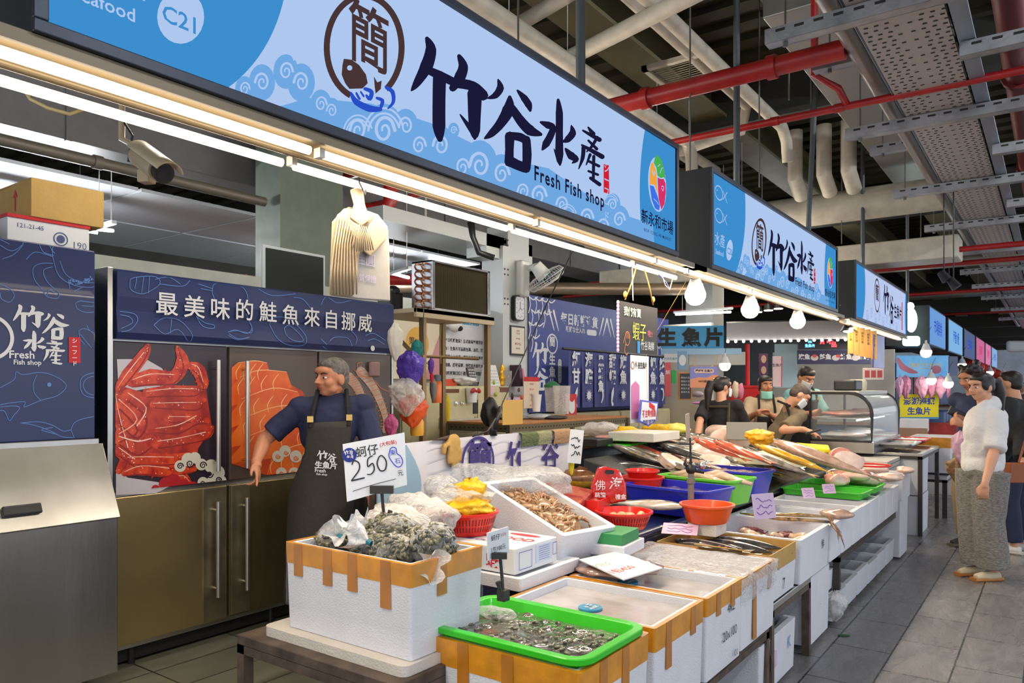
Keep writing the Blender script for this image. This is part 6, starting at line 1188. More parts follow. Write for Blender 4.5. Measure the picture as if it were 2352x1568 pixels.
foam(-1.72,-1.08,7.30,7.75,.52,.74,'raised foam box with teal mark at the far end of the row','foam boxes at the row end',fill=.18,fillm=mat('pink_ice',sr(214,170,160),.3))
foam(-1.5,-1.10,7.32,7.72,.02,.52,'tall white foam box on the floor at the row end','floor foam boxes',lid=True)
g='foam boxes stored on the floor under the trays'
for i in range(6):
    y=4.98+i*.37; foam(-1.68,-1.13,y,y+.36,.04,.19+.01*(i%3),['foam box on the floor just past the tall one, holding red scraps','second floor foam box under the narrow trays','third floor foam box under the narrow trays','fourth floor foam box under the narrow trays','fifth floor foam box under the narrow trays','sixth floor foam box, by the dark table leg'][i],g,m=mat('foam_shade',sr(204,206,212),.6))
foam(-1.58,-1.18,4.95,5.25,.20,.33,'foam box propped on top of the first floor boxes',g)
foam(-1.66,-1.13,3.55,4.15,.02,.28,'open foam box on the floor under the wet steel table',g,text=(('C','x',.3,.5,.09),('K','x',.8,.6,.09)),tm=mat('blue_scrawl',sr(120,160,210),.6))
b=M(); b.box(-1.129,-1.126,3.70,3.80,.12,.2); solo('pink_label',b,PINKP,'pink label stuck on the open floor box','label')
hang_p=bagB((-1.14,5.05,.02),(.07,.10,.2),44); solo('clear_bag',hang_p,F_FOG,'clear plastic bag slumped on the floor beside the tall box','bag',smooth=True)
b=M(); p=atz(1936,1460,.0); b.ell(p+V3((0,0,.004)),(.03,.02,.004),(0,0,.6)); b.ell(p+V3((.02,.015,.004)),(.02,.012,.004)); solo('leaf_scrap',b,mat('leaf_green',sr(40,84,50),.5),'small green leaf scrap on the aisle tiles','leaf',smooth=True)
# green baskets on the far row
g='shallow green baskets on the foam trays'
def gbasket(x,y,z,w,d,rz,label):
    t=thing('green_basket',label,'basket',(x,y,z),g); b=M(); tub(b,w,d,.05,.006,.03,.01,lip=.012,lh=.008,mt=T(x,y,z,rz)); part('basket_body',b,mat('leaf_green_plastic',sr(70,200,50),.4,coat=.2),t,smooth=40); return t
gbasket(-1.44,6.15,.68,.58,.34,R(-4),'nearer shallow green basket with a pink price card')
gbasket(-1.42,6.55,.685,.58,.34,R(-2),'farther shallow green basket behind its twin')
def card(px,py,z,w,h,label,yaw=0,tilt=60,m=None,s='100'):
    p=atz(px,py,z); mt=T(p.x,p.y,p.z,TH+yaw,R(tilt)); t=thing('price_card',label,'price card',p); b=M(); b.merge(M().box(-w/2,w/2,-h/2,h/2,-.003,0),mt); part('card',b,m or PINKP,t,bevel=.001); part('scribble_print',scrib(mt,w,h,int(px)),mat('violet_ink',sr(110,70,160),.6),t)
card(1386,0+1142,.8,.1,.1,'x') if 0 else None
card(1857,1132,.77,.10,.075,'pink price card standing at the nearer green basket',R(15),70); card(1904,1122,.77,.10,.07,'pink price card standing at the farther green basket',R(10),70)
card(1755,1162,.80,.17,.15,'faded lilac price card standing on the rail beside the ribbon fish',R(25),80,mat('lilac_card',sr(196,176,206),.5),'350'); card(1562,1214,.74,.19,.10,'pink price card lying over the cardboard box edge',R(-20),25,None,'1斤180')
card(1975,1060,.86,.09,.07,'lilac price card at the far end of the fish slope',0,70)
# ---- fish builder
def fish(name,L,h,w,cols,label,group,tail=1.0,seed=0,cut=False):
    t=thing(name,label,'fish',(0,0,0),group); back,belly,finm=cols
    def pr_(s): return (sin(PI*min(1,s*1.05+.02))**.62)*(1-.35*s)*1.12 if s<.95 else .12
    def f(u,v):
        a=u*2*PI; s=v; k=max(pr_(s),.10 if s>.5 else .02); return V3(((s-.5)*L,cos(a)*w/2*k,sin(a)*h/2*k+.0))
    b=M(); nu,nv=14,18; b.grid(f,nu,nv,closeu=True); b.f.append(tuple(range(nu-1,-1,-1))); b.mi.append(0); b.f.append(tuple(range(nv*nu,nv*nu+nu))); b.mi.append(0)
    b.mi=[(1 if sum(b.v[i].z for i in fc)/len(fc)<-h*.04 else 0) for fc in b.f]; part('fish_body',b,[back,belly],t,smooth=True)
    b=M(); x=L*.45; b.prism([(x,0.002,.012),(x+L*.15*tail,.002,h*.42),(x+L*.09*tail,.002,0),(x+L*.15*tail,.002,-h*.42),(x,.002,-.012)],(0,1,0),.004); part('tail_fin',b,finm,t)
    b=M(); b.prism([(-L*.15,.0015,h*.40),(-L*.08,.0015,h*.62),(L*.1,.0015,h*.48),(L*.25,.0015,h*.22),(L*.1,.0015,h*.25)],(0,1,0),.003); b.prism([(L*.02,.0015,-h*.38),(L*.1,.0015,-h*.55),(L*.22,.0015,-h*.2)],(0,1,0),.003); part('fin',b,finm,t)
    for s in (-1,1): b=M(); b.ell((-L*.41,s*w*.27,h*.08),(.009,.004,.009),nu=8,nv=6); part('eye',b,mat('fish_eye',(.02,.02,.02),.1,coat=1),t,smooth=True)
    return t
fm=lambda n,a,b_:mat(n,sr(*a),.2,scale=22,col2=sr(*b_),coat=.8,metal=.15)
SILV=fm('fish_silver',(110,102,92),(170,158,144)); SILB=fm('fish_belly',(190,176,160),(216,202,188)); DARK=fm('fish_dark',(44,46,50),(86,86,84)); YEL=fm('fish_yellow',(214,150,30),(236,188,60)); REDF=fm('fish_red',(206,84,56),(228,120,90)); GREY=fm('fish_grey',(104,100,96),(150,142,130)); PINK=fm('fish_pink',(176,140,122),(206,172,152)); BRWN=fm('fish_brown',(120,76,46),(160,110,70)); FINM=fm('fin_olive',(120,104,70),(170,150,100)); FINY=fm('fin_yellow',(210,160,40),(230,190,70))
kinds={'silver':fish('silver_fish',.46,.10,.06,(SILV,SILB,FINM),'x',''),'dark':fish('mackerel',.42,.085,.06,(DARK,SILB,DARK),'x',''),'yellow':fish('yellow_fish',.38,.08,.055,(YEL,YEL,FINY),'x',''),'red':fish('red_fish',.40,.09,.06,(REDF,REDF,REDF),'x',''),'grey':fish('grey_fish',.5,.13,.07,(GREY,SILB,FINY),'x',''),'pale':fish('pale_fish',.6,.15,.08,(PINK,SILB,FINM),'x','')}
gname='fish heaped on the sloping display'
desc={'silver':'slim silver fish','dark':'dark-backed mackerel','yellow':'golden yellow fish','red':'bright red fish','grey':'grey fish with yellowish tail','pale':'large pale fish'}
lay_=[]; rs=random.Random(21)
order=['grey','silver','grey','silver','dark','silver','red','grey','dark','dark','pale','silver','yellow','grey','dark','silver','pale','silver','yellow','grey','silver','dark','red','silver','pale','silver','grey','yellow','dark','silver','grey','silver','pale','dark','yellow','silver']
cnt={}
def onslope(k,x,y,lift,yaw,roll,label,sc=1):
    p=kinds[k]; rot=Matrix.Rotation(yaw,4,'Z')@Matrix.Rotation(math.atan(.27),4,'Y')@Matrix.Rotation(PI/2+roll,4,'X'); o=dup(p,(x,y,SZ(x)+lift),label=label,group=gname,rot=rot.to_euler(),sc=sc); return o
wh={0:'near part of heap',1:'mid heap',2:'far part of heap'}
rowx=[(-2.62,.05),(-2.22,.05),(-2.40,.12),(-2.03,.09)]
for r_,(xx,lift) in enumerate(rowx):
    for i in range(20 if r_ in (0,1,3) else 14):
        y=5.25+i*.135+(.3 if r_==2 else (.1 if r_==3 else 0))+rs.uniform(-.02,.02); k=order[(i*3+r_*7)%len(order)]
        if y>7.9: continue
        z='lying high on the slope' if r_==0 else ('lying low by the black rail' if r_==1 else ('lying on top' if r_==2 else 'sliding over the black rail'))
        onslope(k,xx+rs.uniform(-.05,.05),y,lift+rs.uniform(0,.015),rs.uniform(.05,.42)-(.25 if i%4==0 else 0),rs.uniform(-.4,.4),desc[k]+' '+z+' '+wh[min(2,int((y-5.2)/.9))])
for (px,py,k,l,z,yw) in ((1700,1035,'red','vivid red fish across the top near the clamp stand',1.06,-.15),(1650,1030,'red','second vivid red fish just left of the other',1.06,-.2),(1795,1042,'yellow','brightest golden fish lying highest beside the cutting boards',1.03,-.1),(1840,1060,'yellow','golden fish stretched below the brightest one',.97,-.1),(1780,1060,'silver','slim silver fish between the red and the golden ones',.99,-.05),(1880,1050,'pale','longest pale fish reaching to the black rail end',.98,-.1)):
    p=atz(px,py,z); dup(kinds[k],p,label=l,group=gname,rot=(Matrix.Rotation(yw,4,'Z')@Matrix.Rotation(math.atan(.3),4,'Y')@Matrix.Rotation(PI/2,4,'X')).to_euler(),sc=1.1 if k!='pale' else 1.35)
# silver fish in the cardboard box
for i in range(6): dup(kinds['dark'],(-1.50+.03*(i%2)+(.12 if i>3 else 0),3.75+i*.06,.64+.01*(i%3)),label=['dark silver fish nearest in the cardboard box','second dark silver fish in the cardboard box','third dark silver fish in the cardboard box','fourth dark silver fish in the cardboard box','dark silver fish lying across the box, by the flap','dark silver fish deepest in the cardboard box'][i],group='silver fish in the cardboard box',rot=(PI/2+.3,.05,.1*(i%3)-.1),sc=.92)
p=atz(1490,1158,.80); dup(kinds['grey'],p,label='thick grey fish lying below the blue tub',group='loose fish on the counter',rot=(PI/2-.3,0,.25+PI),sc=.85)
p=atz(1465,1158,.79); dup(kinds['silver'],p,label='silver fish under the thick grey one',group='loose fish on the counter',rot=(PI/2-.3,.0,.1+PI),sc=.9)
p=atz(1552,1027,1.02); dup(kinds['dark'],p,label='large black-skinned fish lying at the top near the pink fish chunk',group='loose fish on the counter',rot=(PI/2,0,.5),sc=1.7)
p=atz(1345,1100,.84); o=fish('brown_fish',.55,.16,.12,(BRWN,YEL,BRWN),'thick brown fish lying behind the red carrier bag','loose fish on the counter'); o.location=p; o.rotation_euler=(.2,0,.3)
p=atz(1450,1072,.92); dup(kinds['dark'],p,label='broad slate-grey fish lying behind the red basins',group='loose fish on the counter',rot=(PI/2,0,.15),sc=(1.3,1.4,1.2))
for k in kinds.values(): kill(k)
# ribbon fish with split tails across the first narrow trays
for i,(a,c,e_,l) in enumerate((((1700,1178),(1790,1190),(1905,1198),'long dark ribbon fish across the narrow trays, lower one'),((1742,1180),(1830,1182),(1900,1186),'long dark ribbon fish across the narrow trays, upper one'))):
    t=thing('ribbon_fish',l,'fish',atz(*a,.72),'ribbon fish'); b=M(); b.tube([atz(*a,.715),atz(*c,.71),atz(*e_,.70)],[.008,.024,.012],10,flat=.6); part('fish_body',b,fm('ribbon_skin',(60,44,30),(190,150,96)),t,smooth=True)
    b=M()
    for k in range(5): b.tube([atz(*e_,.70),atz(e_[0]+15+3*k,e_[1]+10+k*6,.66),atz(e_[0]+28+2*k-i*10,e_[1]+26+k*9,.60-.01*k)],[.006,.005,.001],5)
    part('tail_rays',b,BRWN,t,smooth=True)
blob('flat_fish',atz(1922,1180,.70),(.10,.07,.03),[PINK],'pale flat fish lying at the aisle end of the ribbon fish','fish',seed=5,k=.15)
# ---- tubs
def plast(name,x,y,z,w,d,h,m,label,rz,fill=None,fm_=None,r=.05,cat='tub'):
    t=thing(name,label,cat,(x,y,z)); b=M(); tub(b,w,d,h,.008,r,.03,lip=.014,lh=.014,mt=T(x,y,z,rz)); part('tub_body',b,m,t,smooth=40)
    if fill: b=M(); b.merge(M().grid(lambda u,v:V3(((u-.5)*(w-.06),(v-.5)*(d-.06),fill+.01*nz((u*8,v*6,z),1.2,3))),20,16),T(x,y,z,rz)); part('contents',b,fm_,t,smooth=True,kind='stuff')
    return t
plast('blue_tub',-1.95,4.49,.72,.60,.38,.17,BLU,'front blue plastic tub of water and shellfish',R(-10),.13,mat('violet_water',sr(70,60,90),.06,bump=.8,bscale=30,scale=14,col2=sr(150,130,100),coat=1))
plast('green_tub',-1.93,4.92,.74,.56,.36,.17,mat('lime_plastic',sr(104,206,50),.35,coat=.3),'lime green tub of squid between the two blue tubs',R(-8),.14,mat('wet_squid',sr(206,178,150),.15,bump=.5,scale=10,col2=sr(232,214,196),coat=.8))
plast('blue_tub',-1.90,5.28,.76,.54,.34,.17,BLU,'rear blue plastic tub beside the lime green one',R(-8),.15,mat('wet_squid2',sr(190,150,120),.15,bump=.5,scale=12,col2=sr(222,196,170),coat=.8))
for i,(dx,dy) in enumerate(((-.1,.0),(.08,.05),(.0,-.08),(.16,-.06))):
    b=M(); b.tube([(-1.95+dx-.16,4.92+dy,.90),(-1.95+dx,4.92+dy,.925),(-1.95+dx+.12,4.90+dy,.90),(-1.95+dx+.2,4.89+dy,.885)],[.01,.045,.03,.02],12,flat=.6); solo('squid',b,mat('squid_skin',sr(214,182,158),.15,coat=.8),['pale squid at the back left of the lime tub','pale squid uppermost in the lime tub','pale squid nearest the front blue tub','pale squid at the aisle end of the lime tub'][i],'squid','squid in the lime green tub',smooth=True)
def basin(c,r,h,m,label,name='basin',holes=False,rim=.01,cat='basin'):
    t=thing(name,label,cat,c); b=M(); b.bowl([(0,0),(r*.72,0),(r*.78,.01),(r*.96,h),(r*.96+rim,h+.002),(r*.96+rim,h+.012),(r*.94,h+.012),(r*.90,h),(r*.74,.014),(0,.012)],c=c,n=40); part('basin_body',b,m,t,smooth=35)
    if holes:
        b=M()
        for k in range(56):
            a=2*PI*k/56; 
            for (f0,f1) in ((.12,.42),(.5,.86)): 
                P=[]
                for f_,s in ((f0,-1),(f0,1),(f1,1),(f1,-1)): rad=r*(.78+.18*f_)+.0012; P.append(V3(c)+V3((cos(a+s*.022)*rad,sin(a+s*.022)*rad,.01+f_*(h-.01))))
                b.quad(*P)
        part('slot_pattern',b,mat('basket_slot',sr(120,12,8),.6),t)
    return t
p=atd(1072,1212,3.33); basin((p.x,p.y,.862),.14,.088,REDP,'red basket of yellow bags standing on the white carton','basket',True,cat='basket')
bb=bagB((p.x,p.y,.88),(.115,.115,.15),7,k=.35); solo('yellow_bag',bb,F_YEL,'crumpled yellow plastic bags heaped in the red basket','bag',smooth=True); bb=bagB((p.x+.0,p.y+.03,.95),(.07,.06,.15),17,top=1,k=.35); solo('yellow_bag',bb,F_YEL,'yellow bag sticking up at the top of the basket','bag',smooth=True)
bb=bagB((p.x-.05,p.y+.02,.90),(.14,.12,.17),27,k=.4,top=1); solo('clear_bag',bb,F_CLR,'clear plastic bag round the yellow bags','bag',smooth=True)
p=atd(1433,1212,3.85); basin((p.x,p.y,.79),.145,.075,REDP,'red basket of white shells beside the crab box','basket',True,cat='basket')
g='pale whelk shells in the red basket'; rs=random.Random(4)
for i in range(9):
    a=i*2.4; rr_=.025+.07*(i/9); c=(p.x+cos(a)*rr_,p.y+sin(a)*rr_,.835+.01*(i%3)); b=M(); b.lathe([(0,-.03),(.012,-.022),(.022,-.005),(.018,.012),(.010,.022),(.011,.026),(.004,.036),(0,.04)],c=(0,0,0),n=12); b.xf(T(*c,a,1.1+.3*(i%3),.3)); solo('whelk_shell',b,mat('whelk',sr(206,186,140),.35,scale=40,col2=sr(150,130,90)),'pale whelk shell in the red basket beside the crabs','shell',g,smooth=40)
p=atd(1624,1185,4.15); basin((p.x,p.y,.765),.145,.09,ORG,'orange plastic basin standing empty in front of the blue tub',rim=.012)
b=M(); b.box(p.x-.08,p.x+.08,p.y-.08,p.y+.08,.70,.763); solo('foam_block',b,FOAM2,'small foam block under the orange basin','foam block',bevel=.004)
p=atd(1475,1128,5.05); basin((p.x,p.y,.80),.145,.10,REDP,'lower red basin of the two nested ones'); basin((p.x,p.y,.895),.11,.05,REDP,'small red basin nested on the larger one')
p=atd(945,1165,3.7); basin((p.x,p.y,.80),.12,.08,REDP,'red basin half hidden behind the 250 price board')
# ---- cartons under basket
t=thing('carton','white printed seafood carton under the red basket','box',(-2.03,2.65,.76)); b=M(); b.box(-2.35,-1.75,2.43,2.745,.755,.86); part('carton_body',b,WPR,t,bevel=.004)
b=M(); b.box(-1.7495,-1.748,2.58,2.70,.775,.85); b.box(-1.95,-1.80,2.4285,2.4295,.775,.85); part('paper_label',b,mat('label_paper',sr(206,216,230),.5),t)
b=M(); m1=mp(-1.749,.001); [stroke2(b,m1,[(a,c_,.002),(d_,e_,.002)]) for a,c_,d_,e_ in ((2.46,.77,2.55,.77),(2.46,.84,2.55,.84),(2.46,.77,2.46,.84),(2.55,.77,2.55,.84),(2.71,.79,2.74,.79),(2.71,.84,2.74,.84),(2.71,.79,2.71,.84),(2.74,.79,2.74,.84))]
for k in range(7): stroke2(b,mp(-1.747,.0),[(2.60,.84-k*.009,.0015),(2.68,.84-k*.009,.0015)])
b.merge(textB('海鮮 CRAB',.04,T(-2.0,2.50,.8612),bold=.01)); part('blue_print',b,mat('carton_blue',sr(70,70,160),.5),t)
b=M(); b.merge(textB('SEAFOOD',.07,T(-1.93,2.60,.8612),bold=.02)); disc2(b,T(-1.88,2.69,.861),0,0,.08,ry=.02); b.merge(textB('蝦',.07,pm(MY,(-1.86,2.428,.80)),bold=.01)); part('red_print',b,mat('carton_red',sr(190,40,60),.5),t)
foam(-2.3,-1.70,2.40,2.86,.70,.753,'shallow foam lid under the white printed carton','foam lids',lid=True)
blob('clear_bag',atd(905,1195,3.05),(.16,.12,.06),F_FOG,'heap of clear plastic bags behind the price board stand','bag',seed=3,k=.5); blob('clear_bag',atd(960,1180,3.2),(.17,.13,.08),F_FOG,'larger heap of clear bags left of the red basket','bag',seed=13,k=.5); blob('clear_bag',atd(1020,1150,3.6),(.13,.12,.10),F_CLR,'clear bag standing behind the red basket','bag',seed=23,k=.5); blob('clear_bag',atd(1180,1100,4.0),(.35,.2,.07),F_CLR,'long crumpled clear sheet before the white banner','bag',seed=33,k=.5)
# ---- crab box
CBM=(-2.04,3.04,.785,R(-12),0,R(18)); mtc=T(*CBM)
t=thing('foam_box','tilted white foam box heaped with brown crabs','foam box',CBM[:3],'foam boxes on the counter'); b=M(); tub(b,.60,.36,.17,.03,.02,.01,mt=mtc); part('box_body',b,FOAM,t,bevel=.004,smooth=40); b=M(); b.merge(M().box(-.27,.27,-.15,.15,.03,.07),mtc); part('crushed_ice',b,mat('crushed_ice',sr(216,206,206),.3,bump=.6,bscale=60),t,kind='stuff')
b=M(); b.ob((-2.12,3.03,.745),(.34,.3,.085)); solo('foam_block',b,FOAM2,'foam block propping the crab box from below','foam block',bevel=.005)
CR1=mat('crab_shell',sr(120,88,58),.35,scale=30,col2=sr(176,140,100),coat=.5); CR2=mat('crab_limb',sr(186,160,124),.35,scale=40,col2=sr(150,90,50),coat=.5)
crab=thing('crab','brown swimming crab heaped in the tilted foam box','crab',(0,0,0),'crabs in the tilted foam box')
b=M(); b.ell((0,0,.014),(.060,.044,.021),nu=18,nv=8); b.v=[V3((v.x,v.y+(.006 if abs(v.x)>.04 else 0),v.z)) for v in b.v]; part('carapace',b,CR1,crab,smooth=True)
for s in (-1,1):
    b=M(); b.tube([(s*.03,.02,.01),(s*.055,.045,.012),(s*.045,.07,.014),(s*.02,.085,.012)],[.007,.009,.012,.003],8); b.tube([(s*.045,.068,.014),(s*.03,.08,.016)],[.008,.003],6); part('claw',b,CR2,crab,smooth=True)
    for k in range(4):
        y=.012-k*.012; b=M(); b.tube([(s*.038,y,.01),(s*(.065+.004*k),y-.008*k+.004,.024),(s*(.085-.004*k),y-.02*k,.004)],[.0055,.0045,.002],6); part('leg',b,CR2,crab,smooth=True)
rs=random.Random(2); n=0
for i in range(40):
    u=rs.uniform(-.20,.19); v=rs.uniform(-.075,.075); hgt=.075+.05*(1-abs(v)/.14)*(1-abs(u+.02)/.3)+rs.uniform(0,.02); 
    m=mtc@T(u,v,hgt,rs.uniform(0,6.28),rs.uniform(-.5,.5),rs.uniform(-.5,.5)); 
    o=crab if i==0 else dup(crab); o.location=m.to_translation(); o.rotation_euler=m.to_euler()
# small green-sided carton, red packages, red bag
b=M(); b.ob(atd(1412,1228,3.55),(.16,.22,.05),(0,0,.1)); solo('gift_box',b,mat('green_box',sr(50,140,80),.5),'green and red boxed pack beside the shell basket','box',bevel=.003)
b=M(); b.ob(atd(1412,1228,3.55)+V3((0,0,-.05)),(.2,.26,.05),(0,0,.1)); solo('foam_block',b,FOAM,'foam tray under the green boxed pack','foam block',bevel=.004)
t=thing('gift_pack','glossy red vacuum pack with gold trim behind the crab box','pack',atd(1300,1145,3.9)); b=M(); b.ob(atd(1290,1140,3.95),(.26,.34,.05),(.1,.15,.3)); part('pack_body',b,mat('dark_red_gloss',sr(160,40,44),.2,scale=12,col2=sr(190,110,90),coat=.6),t,bevel=.01)
t=thing('red_crate','slatted red plastic crate between crab box and shell basket','crate',atd(1350,1170,4.0)); b=M(); tub(b,.18,.2,.06,.005,.01,mt=T(*atd(1352,1168,4.0),.2)); part('crate_body',b,REDP,t)
blob('red_pack',atd(1352,1158,4.0),(.08,.10,.03),[mat('red_foil',sr(190,60,40),.15,coat=.8,bump=.8,bscale=20)],'shiny red foil pack lying across the red crate','pack',seed=6,k=.25)
D=4.05; PB=[(1358,1148),(1357,1118),(1372,1075),(1388,1072),(1422,1080),(1438,1112),(1440,1150),(1405,1158)]
t=thing('red_carrier_bag','shiny red gift bag with white characters and handle hole','gift bag',atd(1400,1155,D)); b=M(); vs=[atd(x,y,D) for x,y in PB]; nn=(O-vs[0]).normalized(); nn.z=0; b.prism(vs,nn,.07); part('bag_body',b,mat('red_gloss',sr(196,30,20),.15,coat=.9,bump=.5,bscale=12),t,bevel=.01)
ex=V3((TC,TS,0)); ey=V3((0,0,1)); nz_=V3((TS,-TC,0)); o_=atd(1400,1150,D-.012); mtb=Matrix(((ex.x,ey.x,nz_.x,o_.x),(ex.y,ey.y,nz_.y,o_.y),(ex.z,ey.z,nz_.z,o_.z),(0,0,0,1)))
b=M(); b.merge(textB('海',.07,mtb@Matrix.Translation((.03,.09,0)),bold=.01,shear=.2)); b.merge(textB('佛',.06,mtb@Matrix.Translation((-.05,.08,0)))); b.merge(textB('跳牆',.03,mtb@Matrix.Translation((-.05,.03,0)),bold=.02)); b.merge(textB('禮盒',.03,mtb@Matrix.Translation((.06,.02,0)),bold=.02)); part('lettering',b,WPR,t)
b=M(); poly2(b,mtb,rr(.0,.155,.05,.022,.01)); part('handle_hole',b,BLK,t)
# white banner panel in front of the man's work area
XBn=-2.92; t=thing('counter_banner','white cloth banner with round mark and two purple characters','banner',(XBn,3.8,.72)); ya,yb=2.80,atx(1306,990,XBn).y
b=M(); b.grid(lambda u,v:V3((XBn+.006*sin(u*19)*(1-v),ya+(yb-ya)*u,.71+(1.195-.71+.012*sin(u*PI))*v)),24,8); part('banner_sheet',b,mat('banner_cloth',sr(216,212,218),.6,var=.03),t,smooth=True)
PUR=mat('purple_print',sr(62,48,120),.6); m1=mp(XBn,.013)
b=M(); y,z=yz(1095,1062,XBn); ring2(b,m1,y,z,.155,.02,a0=0,a1=2*PI); b.merge(textB('簡',.25,m1@Matrix.Translation((y+.02,z,0)),bold=.02)); y,z=yz(1183,1060,XBn); b.merge(textB('竹',.23,m1@Matrix.Translation((y+.0,z+.01,0)),bold=.02)); y,z=yz(1261,1052,XBn); b.merge(textB('谷',.23,m1@Matrix.Translation((y,z+.01,0)),bold=.02)); part('lettering',b,PUR,t)
b=M(); poly2(b,mp(XBn,.008),[(2.80,.72),(3.10,.72)]+[(3.02+.12*sin(k/10*PI),.72+.47*k/10) for k in range(11)]+[(2.80,1.19)]); part('blue_print',b,mat('steel_blue_print',sr(140,170,190),.6),t)
b=M()
for k in range(7):
    stroke2(b,mp(XBn,.009),[(3.2+j*.08,.78+k*.062+.012*sin(j*1.6+k),.004) for j in range(20) if 3.2+j*.08<yb-.02])
part('wave_print',b,mat('pale_wave',sr(200,198,210),.6),t)
for y_ in (ya,3.6,yb): b=M(); b.box(XBn-.04,XBn-.01,y_-.015,y_+.015,.0,1.18); part('post',b,RST,t)
# glove and cloths on it
GLV=mat('work_glove',sr(190,150,84),.8,bump=.4,bscale=30)
t=thing('work_glove','yellow leather work glove hung fingers down on the white banner','glove',atx(1042,1040,XBn+.03)); b=M(); y,z=yz(1042,1030,XBn+.03); X_=XBn+.03
b.ell((X_,y,z+.03),(.02,.062,.06))
for k,(dy,l) in enumerate(((-.035,.06),(-.005,.08),(.025,.075),(.052,.05))): b.tube([(X_,y+dy*.9,z),(X_,y+dy,z-.03-l*.5),(X_,y+dy*1.03,z-.03-l)],[.018,.017,.013],10)
b.tube([(X_,y-.05,z+.03),(X_,y-.085,z+.02),(X_,y-.088,z-.03)],[.02,.018,.014],10); b=soft(b,.006,3); part('glove_body',b,GLV,t,smooth=True)
def drape(px0,px1,py0,py1,m,label,seed):
    y0=atx(px0,py0,XBn).y; y1=atx(px1,py0,XBn).y; z0=atx(px0,py1,XBn).z; zt=1.205; b=M()
    b.grid(lambda u,v:V3((XBn+.018+.012*sin(v*PI)*1+.006*nz((u*6,v*4,0),2,seed) if v<.8 else XBn+.018-(v-.8)*.25, y0+(y1-y0)*u+.006*nz((u*3,v*3,1),2,seed), z0+(zt-z0)*min(1,v/.8)+.008*nz((u*5,v,3),2,seed)*(v<.7))),14,12); solo('rag',b,m,label,'rag',smooth=True); bpy.data.objects[-1] if 0 else None
drape(1191,1230,1000,1026,mat('rag_green',sr(96,108,70),.9,bump=.6,bscale=60),'dark green rag folded over the white banner',1); drape(1228,1260,1000,1022,mat('rag_olive',sr(150,150,116),.9,bump=.6,bscale=60),'pale olive rag folded over the white banner',2); drape(1266,1306,992,1020,mat('rag_tan',sr(176,140,106),.9,bump=.5,bscale=40),'tan glove-like rag at the far end of the white banner',3)
b=M(); a=atx(992,1010,XBn+.02); c_=atx(1045,1003,XBn+.02); b.tube([a,a.lerp(c_,.7),c_],[.004,.014,.018],8); solo('knife_handle',b,mat('dark_wood',sr(70,52,40),.5),'dark wooden tool handle lying on the banner edge','tool',smooth=True)
b=M(); b.tube([atx(1132,1000,XBn),atx(1132,975,XBn),atx(1140,960,XBn)],[.03,.02,.01],8); solo('clamp',b,BLK,'black spring clamp holding the cable on the banner','clamp',smooth=True)
# tags hanging at banner end
b=M(); p=atd(1322,1025,4.9); b.ob(p,(.09,.004,.22),(0,.1,TH)); t=thing('hanging_tag','white hand-written card hanging beside the banner','tag',p); part('card',b,WPR,t); mt_=Matrix.Translation(p)@Euler((PI/2,0,TH)).to_matrix().to_4x4(); part('scribble_print',scrib(mt_@Matrix.Translation((0,0,.004)),.08,.18,5),INK,t)
blob('yellow_strap',atd(1312,1050,4.95),(.02,.02,.12),[MATS['yellow_towel']],'yellow strap hanging behind the white card','strap',seed=2)
# ---- clamp stand
ps=atd(1587,1160,4.3); GR=mat('grey_stand',sr(120,116,108),.5); t=thing('clamp_stand','grey pole stand with black clamp head holding a price slip','stand',(ps.x,ps.y,.72)); b=M(); b.cyl((ps.x,ps.y,.72),(ps.x,ps.y,1.02),.019,.017,12); b.cyl((ps.x,ps.y,.96),(ps.x,ps.y,.99),.024,n=12); part('pole',b,GR,t,smooth=50)
tp=V3((ps.x,ps.y,1.02)); b=M(); b.ell(tp+V3((0,0,.02)),(.03,.03,.03)); b.tube([tp+V3((0,0,.02)),tp+V3((-.03,-.02,.05)),tp+V3((-.02,-.015,.09))],[.012,.010,.004],8); b.tube([tp+V3((0,0,.02)),tp+V3((.06,.045,.0))],[.014,.008],8); part('clamp_head',b,BLK,t,smooth=True); b=M(); b.ell(tp+V3((.05,.04,.04)),(.022,.022,.022)); b.tube([tp+V3((.05,.04,.04)),tp+V3((.07,.05,.07))],[.006,.003],6); part('wing_screw',b,STL,t,smooth=True)
b=M(); b.tube([tp+V3((0,0,.04)),tp+V3((-.005,0,.2))],[.008,.005],8); part('clip_rod',b,BLK,t); b=M(); q=tp+V3((-.015,-.01,.26)); b.ob(q,(.035,.004,.16),(.1,-.2,TH+.7)); part('price_slip',b,mat('slip_paper',sr(190,170,150),.6),t)
# ---- chunks of fish, bags, slabs on the slope top
STE=mat('fish_steak',sr(226,188,172),.3,scale=14,col2=sr(240,212,196),coat=.5); STK2=mat('steak_red',sr(214,120,96),.3,scale=14,col2=sr(232,160,136),coat=.5)
def steak(px,py,z,r,h,m,label,rot=(0,0,0),group='cut fish steaks'):
    p=atz(px,py,z); t=thing('fish_steak',label,'fish steak',p,group); b=M(); n=18
    L=[[(cos(2*PI*k/n)*r*(1+.12*sin(2*PI*k/n*2+1))*s_,sin(2*PI*k/n)*r*.75*(1-.15*sin(2*PI*k/n))*s_,zz) for k in range(n)] for s_,zz in ((.93,0),(1,.006),(1,h-.006),(.93,h))]; loops(b,L,mt=T(*p,rot[2],rot[0],rot[1])); part('steak_flesh',b,m,t,smooth=40,bevel=.002)
    b=M(); b.merge(M().ell((0,r*.1,h*.5),(r*.12,r*.12,h*.52)),T(*p,rot[2],rot[0],rot[1])); part('bone',b,BWL,t,smooth=True)
steak(1555,1050,.93,.15,.10,STE,'big pink fish chunk leaning beside the red basins',(.5,.3,.2)); steak(1545,1075,.90,.12,.07,STE,'pale lower chunk in front of the big pink one',(.3,.5,.5))
